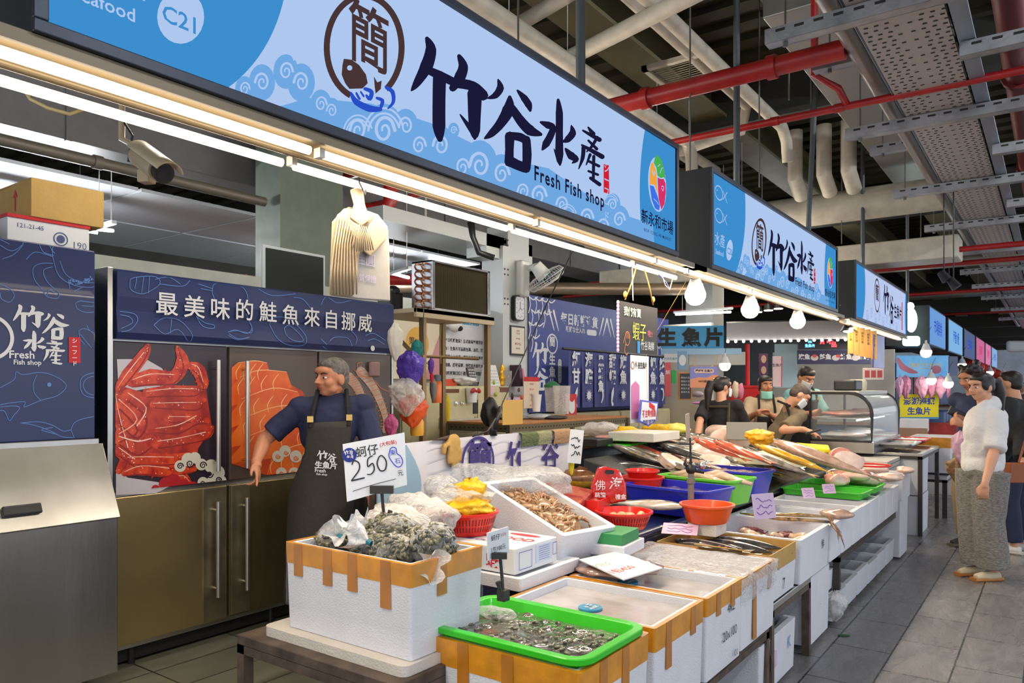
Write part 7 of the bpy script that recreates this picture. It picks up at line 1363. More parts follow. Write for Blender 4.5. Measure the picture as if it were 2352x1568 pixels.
steak(1600,1030,1.0,.10,.05,STK2,'orange salmon steak standing behind the clamp stand',(1.3,.2,.9)); steak(1625,1040,.98,.13,.05,STE,'pale steak leaning right of the clamp stand',(1.1,.3,.6)); steak(1640,1065,.92,.11,.04,STE,'pale steak lying in front of the leaning ones',(.6,.2,.2))
steak(1640,990,1.10,.10,.22,STE,'round pale fish log lying highest on the heap',(1.57,0,1.0)); steak(1662,1005,1.06,.13,.05,STE,'pinkish steak standing before the fish log',(1.4,0,.7)); steak(1690,1005,1.06,.12,.10,STE,'thick pale steak at the right of the fish log',(1.4,0,.9))
steak(1925,1045,.95,.09,.05,STK2,'salmon steak standing at the far end of the slope',(1.3,0,.8)); steak(1945,1060,.9,.12,.05,STE,'pale steak beside the far salmon steak',(1.0,.2,.7))
for i,(px,py,z,r_,s) in enumerate(((1950,1090,.80,(.16,.12,.05),1),(2010,1075,.80,(.11,.11,.04),2),(1985,1098,.76,(.16,.14,.05),3),(2040,1095,.77,(.10,.09,.035),4),(1920,1100,.78,(.10,.12,.05),6),(2080,1078,.78,(.07,.08,.03),7))):
    blob('fish_piece',atz(px,py,z),r_,[STE if i%2 else mat('pink_flesh',sr(222,150,132),.2,scale=8,col2=sr(236,200,184),coat=.6)],['bagged pink fish piece at the end of the rail','pink fish piece before the white lids','reddish fish piece over the seventh tray','fish piece in the raised far box','lilac-tinted fish bag by the rail end','farthest fish piece near the aisle'][i],'fish piece',seed=s,k=.35)
p=atz(2006,1068,.86); b=M(); ring=M(); ring.tube([V3((p.x+cos(k*PI/12)*.13,p.y+sin(k*PI/12)*.13,p.z)) for k in range(25)],.008,6); solo('red_hoop',ring,REDP,'red rimmed basin edge among the far fish pieces','basin',smooth=True)
bb=bagB(atz(1745,1030,1.04),(.10,.10,.15),51); solo('yellow_bag',bb,mat('amber_bag',sr(240,170,10),.35,bump=.4,bscale=10),'bright amber bag standing behind the fish heap','bag',smooth=True)
g='cut-offs boards and boxes behind the fish'
def slabx(px0,px1,py,z,th,dp,m,label,name='cutting_board',D=None):
    a=atz(px0,py,z); c=atz(px1,py,z); b=M(); y0=min(a.y,c.y); b.box(min(a.x,c.x)-dp,max(a.x,c.x),y0,max(a.y,c.y,y0+.2),z-th,z); solo(name,b,m,label,'board',bevel=.006)
CBD=mat('cutting_board',sr(226,222,190),.5,var=.04)
p=atz(1820,1035,1.0); b=M(); b.ob((p.x-.1,p.y+.1,.93),(.55,.8,.06),(0,0,-.05)); solo('cutting_board',b,CBD,'cream cutting board where the man in olive works','board',bevel=.006)
p=atz(1870,1012,1.06); b=M(); b.ob((p.x-.02,p.y,1.0),(.28,.22,.035),(.1,.05,.3)); solo('yellow_cloth',b,mat('lemon_cloth',sr(230,214,30),.7),'yellow folded cloth on the cream cutting board','cloth',bevel=.012)
p=atz(1500,1045,.9); b=M(); 
for k in range(3): b=M(); b.box(p.x-.25,p.x+.12,p.y-.02,p.y+.35,.84+k*.035,.87+k*.035); solo('foam_slab',b,FOAM2,['lowest','middle','top'][k]+' of three stacked foam lids under the black fish','foam slab','stacked foam lids',bevel=.004)
p=atz(1715,990,1.13); b=M(); b.ob(p,(.34,.02,.16),(-.3,0,.4)); solo('steel_tray',b,mat('dull_tray',sr(128,124,116),.5),'steel tray tilted behind the fish log','tray',bevel=.004)
# bench beyond the banner with packs
t=thing('side_bench','brown wooden bench with packed fish behind the red basins','bench',(-3.6,6.6,0)); b=M(); b.box(-3.71,-3.15,5.0,7.3,1.0,1.045); part('bench_top',b,mat('old_wood',sr(120,96,66),.6,var=.2,scale=10,stretch=(6,1,1)),t,bevel=.004); b=M(); b.box(-3.7,-3.2,5.05,7.25,0,1.0); part('bench_base',b,mat('blue_grey_base',sr(84,92,104),.6,var=.2),t)
def put(px,py,z,sz,m,label,name,cat,rz=0.): p=atz(px,py,z); b=M(); b.ob((p.x,p.y,z),sz,(0,0,rz)); solo(name,b,m,label,cat,bevel=.006)
put(1480,1000,1.12,(.4,.5,.07),FOAM2,'flat cream foam box on the far end of the bench','foam_box','foam box'); put(1365,1015,1.08,(.2,.25,.06),BLK,'black tray with yellow edge on the bench','tray','tray'); put(1420,1018,1.055,(.35,.5,.015),GRN,'green mat under red fish on the bench','mat','mat'); put(1530,1015,1.0,(.5,.5,.12),mat('blue_crate',sr(70,96,120),.5,var=.1),'blue grey crate behind the black fish','crate','crate')
blob('red_fish_fillet',atz(1395,1008,1.085),(.14,.2,.03),[STK2],'red fish fillets in film on the bench','fillet',seed=1); blob('red_fish_fillet',atz(1450,1008,1.085),(.12,.2,.025),[STK2],'second lot of red fillets on the bench','fillet',seed=2)
for px,py,l,s in ((1440,992,'yellow bag lying on the bench behind the fillets',3),(1510,985,'yellow bag beside the pentagon sign',4),(1545,985,'larger pale yellow bag on the white foam box',5)): blob('yellow_bag',atz(px,py,1.13),(.14,.1,.05),MATS['yellow_film'] if s!=5 else mat('pale_yellow_bag',sr(216,206,90),.4,bump=.4,bscale=10),l,'bag',seed=s,k=.4)
blob('clear_bag',atz(1380,985,1.12),(.2,.2,.07),F_FOG,'clear bag lying on the bench by the curtain','bag',seed=14,k=.4)
# ================= people =================
SKIN=mat('skin',sr(214,158,126),.5,var=.04,sss=.12); SKIN2=mat('skin_tan',sr(198,134,100),.48,var=.05,sss=.12); HAIRB=mat('hair_black',sr(34,26,24),.45,var=.3,scale=60); HAIRG=mat('hair_grey',sr(128,122,116),.6,col2=sr(84,80,76),scale=50,bump=.5,bscale=120); HAIRS=mat('hair_salt',sr(92,80,70),.6,col2=sr(52,44,38),scale=30)
NAVT=mat('navy_shirt',sr(36,42,74),.8,var=.08,bump=.2,bscale=30); APR=mat('apron_dark',sr(52,48,42),.75,var=.12,scale=5,bump=.15,bscale=30); BLT=mat('black_cloth',sr(30,28,30),.8,bump=.2,bscale=30); OLV=mat('olive_shirt',sr(112,98,74),.8,var=.08,bump=.2,bscale=30); BGE=mat('beige_knit',sr(196,172,142),.85,bump=.4,bscale=50); HOD=mat('white_fleece',sr(226,222,220),.9,bump=.3,bscale=70); GRP=mat('grey_knit',sr(150,144,136),.9,col2=sr(112,106,98),scale=40,stretch=(1,1,3),bump=.4,bscale=60); EYW=mat('eye_white',sr(226,220,214),.2); EYD=mat('eye_dark',sr(24,16,12),.1); LIP=mat('lips',sr(150,74,66),.4); MASKW=mat('mask_white',sr(220,224,228),.7); MASKG=mat('mask_green',sr(150,214,196),.7)
def frame(right,up,fwd,o): return Matrix(((right.x,fwd.x,up.x,o.x),(right.y,fwd.y,up.y,o.y),(right.z,fwd.z,up.z,o.z),(0,0,0,1)))
def ortho(fwd,up):
    fwd=V3(fwd).normalized(); up=V3(up); up=(up-fwd*up.dot(fwd)).normalized(); return fwd.cross(up),up,fwd   # right, up, fwd
def skel(loc,fw,H=1.7,lean=0.,leg=.1):
    s=H/1.75; f=V3((fw[0],fw[1],0)).normalized(); r=f.cross(V3((0,0,1))); loc=V3(loc)
    P=lambda x,y,z:loc+r*x*s+f*y*s+V3((0,0,z*s))
    pv=P(0,0,.96); L=Matrix.Rotation(-lean,4,r)
    U=lambda x,y,z:pv+L@(P(x,y,z)-pv)
    return dict(s=s,f=f,r=r,pelvis=pv,waist=U(0,0,1.12),chest=U(0,.0,1.28),neck=U(0,-.01,1.49),head=U(0,.025,1.635),shR=U(.18,0,1.42),shL=U(-.18,0,1.42),elR=U(.24,-.02,1.12),elL=U(-.24,-.02,1.12),wrR=P(.26,.08,.88),wrL=P(-.26,.08,.88),hipR=P(.09,0,.92),hipL=P(-.09,0,.92),knR=P(leg,.02,.5),knL=P(-leg,.02,.5),anR=P(leg,-.02,.08),anL=P(-leg,-.02,.08),hf=(L@f) if lean else f,hu=(L@V3((0,0,1))) if lean else V3((0,0,1)),up=(U(0,0,1.4)-pv).normalized(),tf=(L@f))
def handB(b,w,d,palm,s,curl=.5,point=False):
    """palm + 4 fingers + side thumb; w wrist, d hand direction, palm = palm normal"""
    d=V3(d).normalized(); palm=V3(palm); palm=(palm-d*palm.dot(d)).normalized(); side=d.cross(palm); mt=Matrix(((side.x,d.x,palm.x,w.x),(side.y,d.y,palm.y,w.y),(side.z,d.z,palm.z,w.z),(0,0,0,1)))
    b.merge(M().ell((0,.045*s,0),(.040*s,.052*s,.016*s)),mt); b.merge(M().tube([(0,-.02*s,0),(0,.03*s,0)],[.026*s,.03*s],12),mt)
    for k,(x,l) in enumerate(((-.028,.064),(-.010,.074),(.009,.070),(.027,.054))):
        c=curl if not(point and k==0) else .05; y=.085*s; p=[V3((x*s,y,0))]; a=0
        for q in (.45,.32,.26): a+=c; p.append(p[-1]+V3((x*.12*s,cos(a)*l*q*s*1.15,sin(a)*l*q*s*1.15)))
        b.merge(M().tube([V3((x*.8*s,.05*s,0))]+p,[.009*s,.0095*s,.0088*s,.008*s,.006*s],8),mt)
    b.merge(M().tube([(-.02*s,.02*s,.004),(-.045*s,.045*s,.014*s),(-.05*s,.075*s,.022*s),(-.045*s,.095*s,.026*s)],[.013*s,.012*s,.0105*s,.008*s],8),mt)
def person(label,J,skin,vox=.009,group=None,build=1.0,lower=True,hands=(.5,.5),hd=((0,0,-1),(0,0,-1)),pn=None,point=(False,False),sleeve=(.45,.45),shirt=None,trous=None,wide=1.0,hood=False,shoes=None,female=False,puff=1.0):
    s=J['s']; up=J['up']; tf=J['tf']; rt=(J['shR']-J['shL']).normalized(); tr=frame(rt,up,rt.cross(up)*-1 if False else up.cross(rt),V3((0,0,0)))
    if (up.cross(rt)).dot(tf)<0: tr=frame(rt,up,-(up.cross(rt)),V3((0,0,0)))
    rot=tr.to_3x3()
    def E(b,c,r,k=1.0): 
        e=M().ell((0,0,0),[x*s*k for x in r],nu=18,nv=12); e.xf(Matrix.Translation(c)@rot.to_4x4()); b.merge(e)
    def torso(b,k=0.,bd=build):
        E(b,J['pelvis'],(.158*bd+k,.118*bd+k,.13)); E(b,J['waist'],(.142*bd+k,.108*bd+k,.15)); E(b,J['chest'],(.165*bd+k,.116*bd+k,.19+k)); b.tube([J['shR']-up*.012,J['chest'].lerp(J['neck'],.52),J['shL']-up*.012],[(.056+k)*s,(.085+k)*s,(.056+k)*s],14)
        b.tube([J['waist'].lerp(J['chest'],.2),J['pelvis']],[(.12*bd+k)*s]*2,12)
    b=M(); torso(b); hf=V3(J['hf']); R_,U_,F_=ortho(hf,J['hu']); hm=frame(R_,U_,F_,J['head'])
    b.tube([J['chest'].lerp(J['neck'],.6),J['neck'],J['head']-U_*.03*s-F_*.015*s],[.075*s,.060*s,.058*s],14)
    def HE(c,r,rr=(0,0,0)): b.merge(M().ell([x*s for x in c],[x*s for x in r],rr,nu=16,nv=12),hm)
    HE((0,-.012,.025),(.077,.097,.09)); HE((0,.028,-.03),(.062,.068,.080)); HE((0,.055,-.078),(.032,.032,.028)); HE((0,.075,.048),(.055,.03,.028))
    for q in (-1,1): HE((q*.038,.062,-.022),(.028,.03,.03)); HE((q*.078,-.005,-.01),(.012,.024,.034)); HE((q*.035,-.0+.03,-.06),(.03,.04,.03))
    b.merge(M().tube([(0,.088*s,.03*s),(0,.105*s,.0),(0,.122*s,-.018*s),(0,.098*s,-.03*s)],[.009*s,.012*s,.016*s,.010*s],8),hm); HE((.013,.1,-.024),(.011,.012,.009)); HE((-.013,.1,-.024),(.011,.012,.009))
    HE((0,.088,-.048),(.024,.014,.008)); HE((0,.085,-.058),(.021,.014,.009))
    for sd in 'RL':
        b.ell(J['sh'+sd],(.058*s,)*3); b.ell(J['el'+sd],(.043*s,)*3); b.tube([J['sh'+sd],J['sh'+sd].lerp(J['el'+sd],.5),J['el'+sd]],[.056*s,.05*s,.042*s],12); b.tube([J['el'+sd],J['el'+sd].lerp(J['wr'+sd],.35),J['wr'+sd]],[.042*s,.043*s,.027*s],12)
        i=0 if sd=='R' else 1; dd=V3(hd[i]) if V3(hd[i]).length>0 else (J['wr'+sd]-J['el'+sd]); handB(b,J['wr'+sd],dd,(pn[i] if pn else (-rt if sd=='R' else rt)),s,hands[i],point[i])
        if lower: 
            b.tube([J['hip'+sd],J['hip'+sd].lerp(J['kn'+sd],.4),J['kn'+sd]],[.085*s,.08*s,.055*s],12); b.tube([J['kn'+sd],J['kn'+sd].lerp(J['an'+sd],.3),J['an'+sd]],[.055*s,.056*s,.036*s],12); a=J['an'+sd]; f=J['f']; b.tube([a-f*.04*s-V3((0,0,.035*s)),a+f*.14*s-V3((0,0,.05*s))],[.035*s,.028*s],10)
    body=soft(b,vox,3); t=solo('person',body,skin,label,'person',group,smooth=True)
    # eyes, brows, lips
    for q in (-1,1):
        e=M(); e.merge(M().ell((q*.031*s,.0815*s,.008*s),(.0135*s,.012*s,.0075*s),nu=12,nv=8),hm); o=part('eye',e,EYW,t,smooth=True); e=M(); e.merge(M().ell((q*.031*s,.0915*s,.008*s),(.006*s,.0035*s,.0062*s),nu=10,nv=6),hm); part('iris',e,EYD,o,smooth=True)
        e=M(); e.merge(M().tube([(q*.015*s,.100*s,.030*s),(q*.033*s,.096*s,.036*s),(q*.052*s,.080*s,.031*s)],[.0035*s,.0042*s,.002*s],6),hm); part('eyebrow',e,HAIRB if skin is not None else HAIRB,t,smooth=True)
    e=M(); e.merge(M().tube([(-.022*s,.094*s,-.052*s),(0,.1025*s,-.0525*s),(.022*s,.094*s,-.052*s)],[.002*s,.0045*s,.002*s],6),hm); part('lips',e,LIP,t,smooth=True)
    if shirt:
        b=M(); torso(b,.018*puff)
        for sd in 'RL':
            f=sleeve[0 if sd=='R' else 1]; A,B_,C_=J['sh'+sd],J['el'+sd],J['wr'+sd]; b.ell(A,((.062+.018*puff)*s,)*3)
            if f<=1: e=A.lerp(B_,f); b.tube([A,A.lerp(e,.5),e],[(.054+.016*puff)*s,(.056+.016*puff)*s,(.052+.022*puff)*s],14)
            else: e=B_.lerp(C_,f-1); b.tube([A,A.lerp(B_,.5),B_,e],[(.056+.022*puff)*s,(.054+.02*puff)*s,(.05+.022*puff)*s,(.044+.018*puff)*s],14)
        if hood: E(b,J['neck']-tf*.07*s+up*.0,(.12,.075,.075)); b.tube([J['neck']+tf*.05*s+rt*.06*s-up*.03*s,J['neck']-tf*.02*s+rt*.10*s+up*.01,J['neck']-tf*.08*s,J['neck']-tf*.02*s-rt*.10*s+up*.01,J['neck']+tf*.05*s-rt*.06*s-up*.03*s],.035*s,12); E(b,J['pelvis']+up*.02,(.19,.16,.05))
        c=soft(b,vox,9); c.v=[v+V3((nz(v,9,3),nz(v,9,7),nz(v,9,1)))*.011+V3((nz(v,22,3),nz(v,22,7),0))*.004 for v in c.v]; part('shirt' if not hood else 'hoodie',c,shirt,t,smooth=True)
    if trous and lower:
        b=M(); E(b,J['pelvis']-up*.03,(.172*build,.135*build,.12))
        for sd in 'RL': kn=J['kn'+sd]; an=J['an'+sd]+V3((0,0,.03)); b.tube([J['hip'+sd],kn,an],[.105*s*wide,.078*s*wide*1.05,.062*s*wide*(1.15 if wide<1.3 else 1.45)],14)
        c=soft(b,vox,2); c.v=[v+V3((nz(v,7,3),nz(v,7,7),0))*.008 for v in c.v]; part('trousers',c,trous,t,smooth=True)
    if shoes:
        for sd in 'RL':
            a=J['an'+sd]; f=J['f']; b=M(); b.tube([a-f*.05*s-V3((0,0,.04*s)),a+f*.06*s-V3((0,0,.04*s)),a+f*.17*s-V3((0,0,.05*s))],[.042*s,.045*s,.032*s],12); c=soft(b,.01,2); c.v=[V3((v.x,v.y,max(v.z,.018))) for v in c.v]; o=part('shoe',c,shoes[0],t,smooth=True)
            if len(shoes)>1: b=M(); b.tube([a-f*.07*s-V3((0,0,a.z-.012)),a+f*.19*s-V3((0,0,a.z-.012))],.045*s,12,flat=1); b.v=[V3((v.x,v.y,min(max(v.z,0.002),.028))) for v in b.v]; part('sole',b,shoes[1],o)
    J['hm']=hm; J['rt']=rt; J['obj']=t; return t
def hair(J,t,m,style='short',vox=.009):
    s=J['s']; hm=J['hm']; b=M()
    def HE(c,r): b.merge(M().ell([x*s for x in c],[x*s for x in r],nu=16,nv=12),hm)
    HE((0,-.024,.042),(.084,.096,.085)); HE((0,-.045,-.005),(.076,.070,.07))
    if style in('short','grey'): HE((0,.02,.085),(.065,.06,.035))
    if style=='crop': HE((0,.03,.085),(.070,.066,.045)); HE((.07,-.01,.02),(.014,.03,.05)); HE((-.07,-.01,.02),(.014,.03,.05))
    if style=='bangs': HE((0,.045,.072),(.07,.06,.045)); HE((.072,.0,-.01),(.015,.035,.07)); HE((-.072,.0,-.01),(.015,.035,.07))
    if style in('pony','longpony'):
        HE((0,.02,.08),(.072,.07,.045)); HE((.066,.01,.02),(.02,.05,.05)); HE((-.066,.01,.02),(.02,.05,.05)); L=.30 if style=='pony' else .26
        b.merge(M().tube([V3((0,-.10,.04))*s,V3((0,-.16,.03))*s,V3((0,-.185,-.07))*s,V3((0,-.18,-L))*s],[.028*s,.045*s,.05*s,.02*s],12),hm)
    if style=='curly': 
        rs=random.Random(3)
        for i in range(26): a=rs.uniform(0,6.28); z=rs.uniform(.0,.11); r_=.085*(1-(z-.03)**2*30); HE((cos(a)*r_,-.02+sin(a)*.09 if sin(a)<.6 else .04,z+.02),(.028,.028,.028))
    part('hair',soft(b,vox,2),m,t,smooth=True)
def mask(J,t,m,dz=0.):
    s=J['s']; b=M(); b.grid(lambda u,v:J['hm']@(V3((sin((u-.5)*2.5)*.074,.012+cos((u-.5)*2.5)*.098+(.014 if .3<u<.7 else 0)*(1-abs(v-.6)),-.105+v*.095+dz))*s),14,8); o=part('face_mask',b,m,t,smooth=True); md=o.modifiers.new('s','SOLIDIFY'); md.thickness=.003
    b=M()
    for q in (-1,1): b.tube([J['hm']@(V3((q*.07,.04,-.03+dz))*s),J['hm']@(V3((q*.082,-.005,.02))*s)],.0015,4)
    part('ear_loop',b,m,t)
def apron(J,t,m,top=.55,bot=-.55,w0=.11,w1=.20,off=.03,straps=True,back=False):
    s=J['s']; up=J['up']; rt=J['rt']; fw=J['tf'] if not back else -J['tf']
    def f(u,v):
        v=1-v; hgt=top+(bot-top)*v; a=(u-.5)*2*(.65+.65*min(1,max(0,(v-.18)*4))); 
        p=J['pelvis']+(up if hgt>0 else V3((0,0,1)))*hgt*s; k=1+.12*max(0,-hgt)*2; rx=(.165+off)*k; ry=(.125+off)*k
        return p+rt*sin(a)*rx*s*(1.0)+fw*cos(a)*ry*s+fw*.006*sin(u*16)*max(0,-hgt)
    b=M(); b.grid(f,22,26); o=part('apron',b,m,t,smooth=True); md=o.modifiers.new('s','SOLIDIFY'); md.thickness=.005; md.offset=1
    if straps:
        for q in (-1,1): b=M(); a=f(.5+q*.42,1); sh=J['neck']+rt*q*.085*s-up*.02*s; b.tube([a-up*.03*s,a.lerp(sh,.5)+fw*.055*s+up*.01,sh+up*.05*s+fw*.05*s,sh-fw*.06*s+up*.01],.014*s,6,flat=1); sp=part('apron_strap',b,BLT,o); b=M(); b.ob(a+up*.02*s+fw*.012,(.035*s,.01,.035*s),(0,0,math.atan2(rt.y,rt.x))); part('buckle',b,BRS,sp)
    return o,f
# ---- fishmonger in navy shirt and dark apron
loc=(-3.42,2.94,0); fw=V3((3.42,-2.94,0)).normalized()
J=skel(loc,fw,1.69,.04); D=4.42
J['shR']=atd(690,940,4.36); J['shL']=atd(832,934,4.44); J['neck']=atd(762,908,4.42); J['head']=atd(762,868,4.38); J['chest']=atd(757,975,4.41); J['waist']=atd(750,1060,4.41); J['pelvis']=atd(744,1135,4.41)
J['elR']=atd(607,1010,4.30); J['wrR']=atd(588,1062,4.12); J['elL']=atd(858,1030,4.42); J['wrL']=atd(850,1130,4.3); J['tf']=fw; J['up']=(J['neck']-J['pelvis']).normalized()
J['hf']=(V3((1,-1.55,0)).normalized()-fw*.0)+V3((0,0,-.08)); J['hf']=(fw*.75+V3((-TC,-TS,0))*.66+V3((0,0,-.06))).normalized()
man=person('grey-haired fishmonger in navy shirt and dark apron pointing down with one hand',J,SKIN2,.0065,build=1.0,hd=((atd(598,1128,4.05)-J['wrR']),(0,0,-1)),pn=((-TC,-TS,-.0),J['r']*-1),hands=(.62,.5),point=(True,False),sleeve=(.80,.85),shirt=NAVT,trous=BLT,shoes=(mat('black_boot',sr(24,24,26),.3),mat('boot_sole',sr(120,96,50),.6)))
hair(J,man,HAIRG,'grey',.0065)
o,f=apron(J,man,APR,.45,-.62,off=.05); p=f(.5,.79); fwv=(f(.52,.80)-f(.48,.80)).normalized(); upv=J['up']; nn=fwv.cross(upv); nn=nn if nn.dot(fw)>0 else -nn
exx=upv.cross(nn); mt=Matrix(((exx.x,upv.x,nn.x,p.x),(exx.y,upv.y,nn.y,p.y),(exx.z,upv.z,nn.z,p.z),(0,0,0,1)))
b=M(); glyph(b,mt@Matrix.Translation((-.055,.0,.02)),'竹',0,0,.06,.055); glyph(b,mt@Matrix.Translation((.0,-.01,.02)),'谷',0,0,.055,.05); b.merge(textB('生魚片',.042,mt@Matrix.Translation((.0,-.03,.02)),bold=.03)); b.merge(textB('Fresh',.028,mt@Matrix.Translation((-.03,-.06,.02)),bold=.02)); b.merge(textB('Fish shop',.016,mt@Matrix.Translation((-.02,-.08,.02)),bold=.02)); part('apron_lettering',b,WPR,o)
# ---- staff at the far work table
def body_at(px,D,fw,H,lean=0): p=atd(px,HZ,D); return skel((p.x,p.y,0),fw,H,lean)
RV=V3((TC,TS,0)); FV=V3((-TS,TC,0))
J=body_at(1655,7.9,FV*.8+RV*.5,1.63,.06); J['hf']=(RV*.9+FV*.35+V3((0,0,-.1))).normalized(); J['elR']=atd(1718,990,7.9); J['wrR']=atd(1745,1030,7.6); J['elL']=atd(1608,965,7.8); J['wrL']=atd(1598,1025,7.5)
t=person('woman with ponytail and white mask in black top seen from behind',J,SKIN,.011,trous=BLT,shirt=BLT,sleeve=(.9,.95),hd=((0,0,-1),(0,0,-1))); hair(J,t,HAIRB,'pony',.011); mask(J,t,MASKW)
b=M(); s=J['s']; fb=-J['tf']; rt=J['rt']; up=J['up']
for q in (-1,1): b.tube([J['neck']+rt*q*.10+fb*.06-up*.04,J['chest']+rt*q*.12+fb*.145,J['pelvis']+rt*q*.13+fb*.14],.016,6)
b.tube([J['neck']+rt*-.11+fb*.115-up*.08,J['neck']+rt*.11+fb*.115-up*.08],.014,6); part('apron_straps',b,mat('olive_strap',sr(66,58,36),.8),t)
b=M(); b.ell(J['hm']@V3((-.03,-.085,.075)),(.02,.012,.01)); part('hair_clip',b,BRS,t)
J=body_at(1756,8.75,-FV*1.0-RV*.1,1.65,.03); J['hf']=(-FV+V3((0,0,-.08))+RV*.05).normalized(); J['elR']=atd(1712,965,8.6); J['wrR']=atd(1742,945,8.3); J['elL']=atd(1790,965,8.6); J['wrL']=atd(1765,950,8.3)
t=person('woman in beige knit top and black apron with mint mask under her chin',J,SKIN2,.011,trous=BLT,shirt=BGE,sleeve=(1.35,1.35),hd=((RV*.9+V3((0,0,.2))),(-RV*.9+V3((0,0,.2)))),hands=(.7,.7)); hair(J,t,HAIRB,'bangs',.011); mask(J,t,MASKG,-.055); apron(J,t,BLT,.30,-.3)
J=body_at(1838,9.0,-FV*.9+RV*.35,1.76,.10); J['hf']=(-FV*.8+RV*.25+V3((0,0,-.55))).normalized(); J['hu']=V3((0,0,1)); J['elR']=atd(1792,955,8.9); J['wrR']=atd(1868,948,8.5); J['elL']=atd(1895,955,8.9); J['wrL']=atd(1882,950,8.5)
t=person('tall man in black apron with mask, looking down behind the bending man',J,SKIN2,.011,trous=BLT,shirt=mat('teal_shirt',sr(130,180,184),.8),sleeve=(.9,.9),hd=((RV+V3((0,0,.3))),(-RV*.5+V3((0,0,-.4)))),hands=(1.0,.8)); hair(J,t,HAIRB,'crop',.011); mask(J,t,MASKW); apron(J,t,BLT,.42,-.3,off=.03)
J=body_at(1772,7.95,RV*1.0-FV*.15,1.66,.62); J['hf']=(RV*.75-FV*.15+V3((0,0,-.75))).normalized(); J['hu']=(RV*.7+V3((0,0,.7))).normalized(); J['shR']=J['shR']+V3((0,0,-.05)); J['elR']=atd(1798,988,7.5); J['wrR']=atd(1845,985,7.35); J['elL']=atd(1815,980,8.0); J['wrL']=atd(1858,990,7.6); J['head']=atd(1836,908,7.8); J['neck']=atd(1812,930,7.85)
t=person('man in olive shirt with white mask bending over the cutting board',J,SKIN,.011,trous=BLT,shirt=OLV,sleeve=(.85,.85),hd=((RV*.9+V3((0,0,-.35))),(RV*.9+V3((0,0,-.35)))),hands=(.35,.35),pn=(V3((0,0,-1)),V3((0,0,-1)))); hair(J,t,HAIRS,'short',.011); mask(J,t,MASKW)
b=M(); b.tube([J['neck']-J['tf']*.05+J['up']*.0+J['rt']*.06,J['chest']+J['rt']*.155-J['up']*.0,J['pelvis']+J['rt']*.17],.014,6); b.tube([J['neck']+J['rt']*.07,J['neck']-J['tf']*.12-J['up']*.03],.012,6); part('apron_straps',b,BLT,t)
b=M(); b.tube([atd(1850,996,7.2),atd(1885,986,7.2)],[.012,.010],8); solo('black_knife',b,BLK,'black handled knife under the hand of the man in olive','knife')
# ---- shoppers
J=skel((-.47,7.02,0),-RV*.96-FV*.15,1.62,-.02,.09); J['hf']=(-RV*.95-FV*.25+V3((0,0,-.12))).normalized(); 
J['elR']=atd(2288,1030,6.0); J['wrR']=atd(2268,1112,5.9); J['elL']=atd(2285,1030,5.75); J['wrL']=atd(2262,1110,5.62); J['shL']=atd(2285,962,5.83); J['shR']=atd(2290,960,6.15)
t=person('woman in white fleece hoodie and wide grey knit trousers standing in the aisle',J,SKIN,.009,build=1.1,shirt=HOD,sleeve=(1.05,1.05),trous=GRP,wide=1.45,hood=True,shoes=(mat('cream_shoe',sr(206,190,160),.6),mat('gum_sole',sr(180,120,60),.6)),hd=((-RV*.1+V3((0,0,-1))),(-RV*.1+V3((0,0,-1)))),puff=1.6); hair(J,t,HAIRB,'longpony',.009)
J=skel((-.62,8.3,0),-RV*.9-FV*.3,1.72,.05,.12); J['hf']=(-RV*.9-FV*.3+V3((0,0,-.4))).normalized(); p=atd(2240,905,7.3); J['elR']=atd(2235,990,7.2); J['wrR']=atd(2212,962,7.0); J['elL']=atd(2238,1000,7.0); J['wrL']=atd(2214,975,6.9)
t=person('man with curly black hair in navy jacket reading a phone behind the hoodie',J,SKIN2,.011,shirt=NAVT,sleeve=(1.8,1.8),trous=mat('tan_chinos',sr(150,124,84),.8),wide=1.1,shoes=(mat('dark_trainer',sr(60,56,54),.6),mat('trainer_sole',sr(120,110,90),.6)),hd=((-RV+V3((0,0,.3))),(-RV+V3((0,0,.3)))),hands=(.9,.9)); hair(J,t,HAIRB,'curly',.011)
b=M(); b.ob(J['wrR']+V3((-.05,-.03,.05)),(.16,.02,.08),(0,.5,TH)); solo('phone',b,BLK,'dark smartphone held up by the man in navy','phone',bevel=.006)
bb=bagB(J['wrL']+V3((-.02,-.02,-.36)),(.07,.06,.30),61); solo('carrier_bag',bb,mat('pink_bag',sr(214,170,190),.4,bump=.4,bscale=12),'pink plastic bag hanging from the hand of the man in navy','bag',smooth=True)
bb=bagB((J['wrL'].x-.06,J['wrL'].y+.1,.62),(.09,.07,.24),62); solo('carrier_bag',bb,mat('brown_bag',sr(130,96,60),.5,bump=.4,bscale=12),'brown bag hanging low behind the woman in the hoodie','bag',smooth=True)
p=atd(2335,HZ,6.9); J=skel((p.x,p.y,0),-RV*.5+FV*.6,1.66,.05,.12); J['elR']=atd(2352,1000,6.6); J['wrR']=atd(2348,1065,6.4)
t=person('person in black jacket and dark jeans half hidden behind the hoodie',J,SKIN,.012,shirt=BLT,sleeve=(1.85,1.85),trous=mat('dark_jeans',sr(34,44,70),.8),shoes=(mat('white_trainer',sr(216,214,208),.5),mat('trainer_white_sole',sr(190,184,170),.6)),puff=1.8); hair(J,t,HAIRB,'short',.012)
b=M(); q=atd(2340,1085,6.2); b.ob(q,(.2,.1,.16),(0,0,TH)); b.tube([q+V3((0,0,.08)),q+V3((.05,.05,.3)),q+V3((.1,.1,.4))],.01,6); solo('handbag',b,mat('tan_leather',sr(156,84,40),.4),'tan leather handbag beside the person in black','handbag',bevel=.02)
p=atd(2312,HZ,14); J=skel((p.x,p.y,0),-FV,1.6,0); t=person('distant shopper in bright orange top near the far stalls',J,SKIN,.02,shirt=mat('orange_top',sr(232,60,30),.8),sleeve=(1.8,1.8),trous=BLT); hair(J,t,mat('hair_brown',sr(150,90,50),.5),'short',.02)
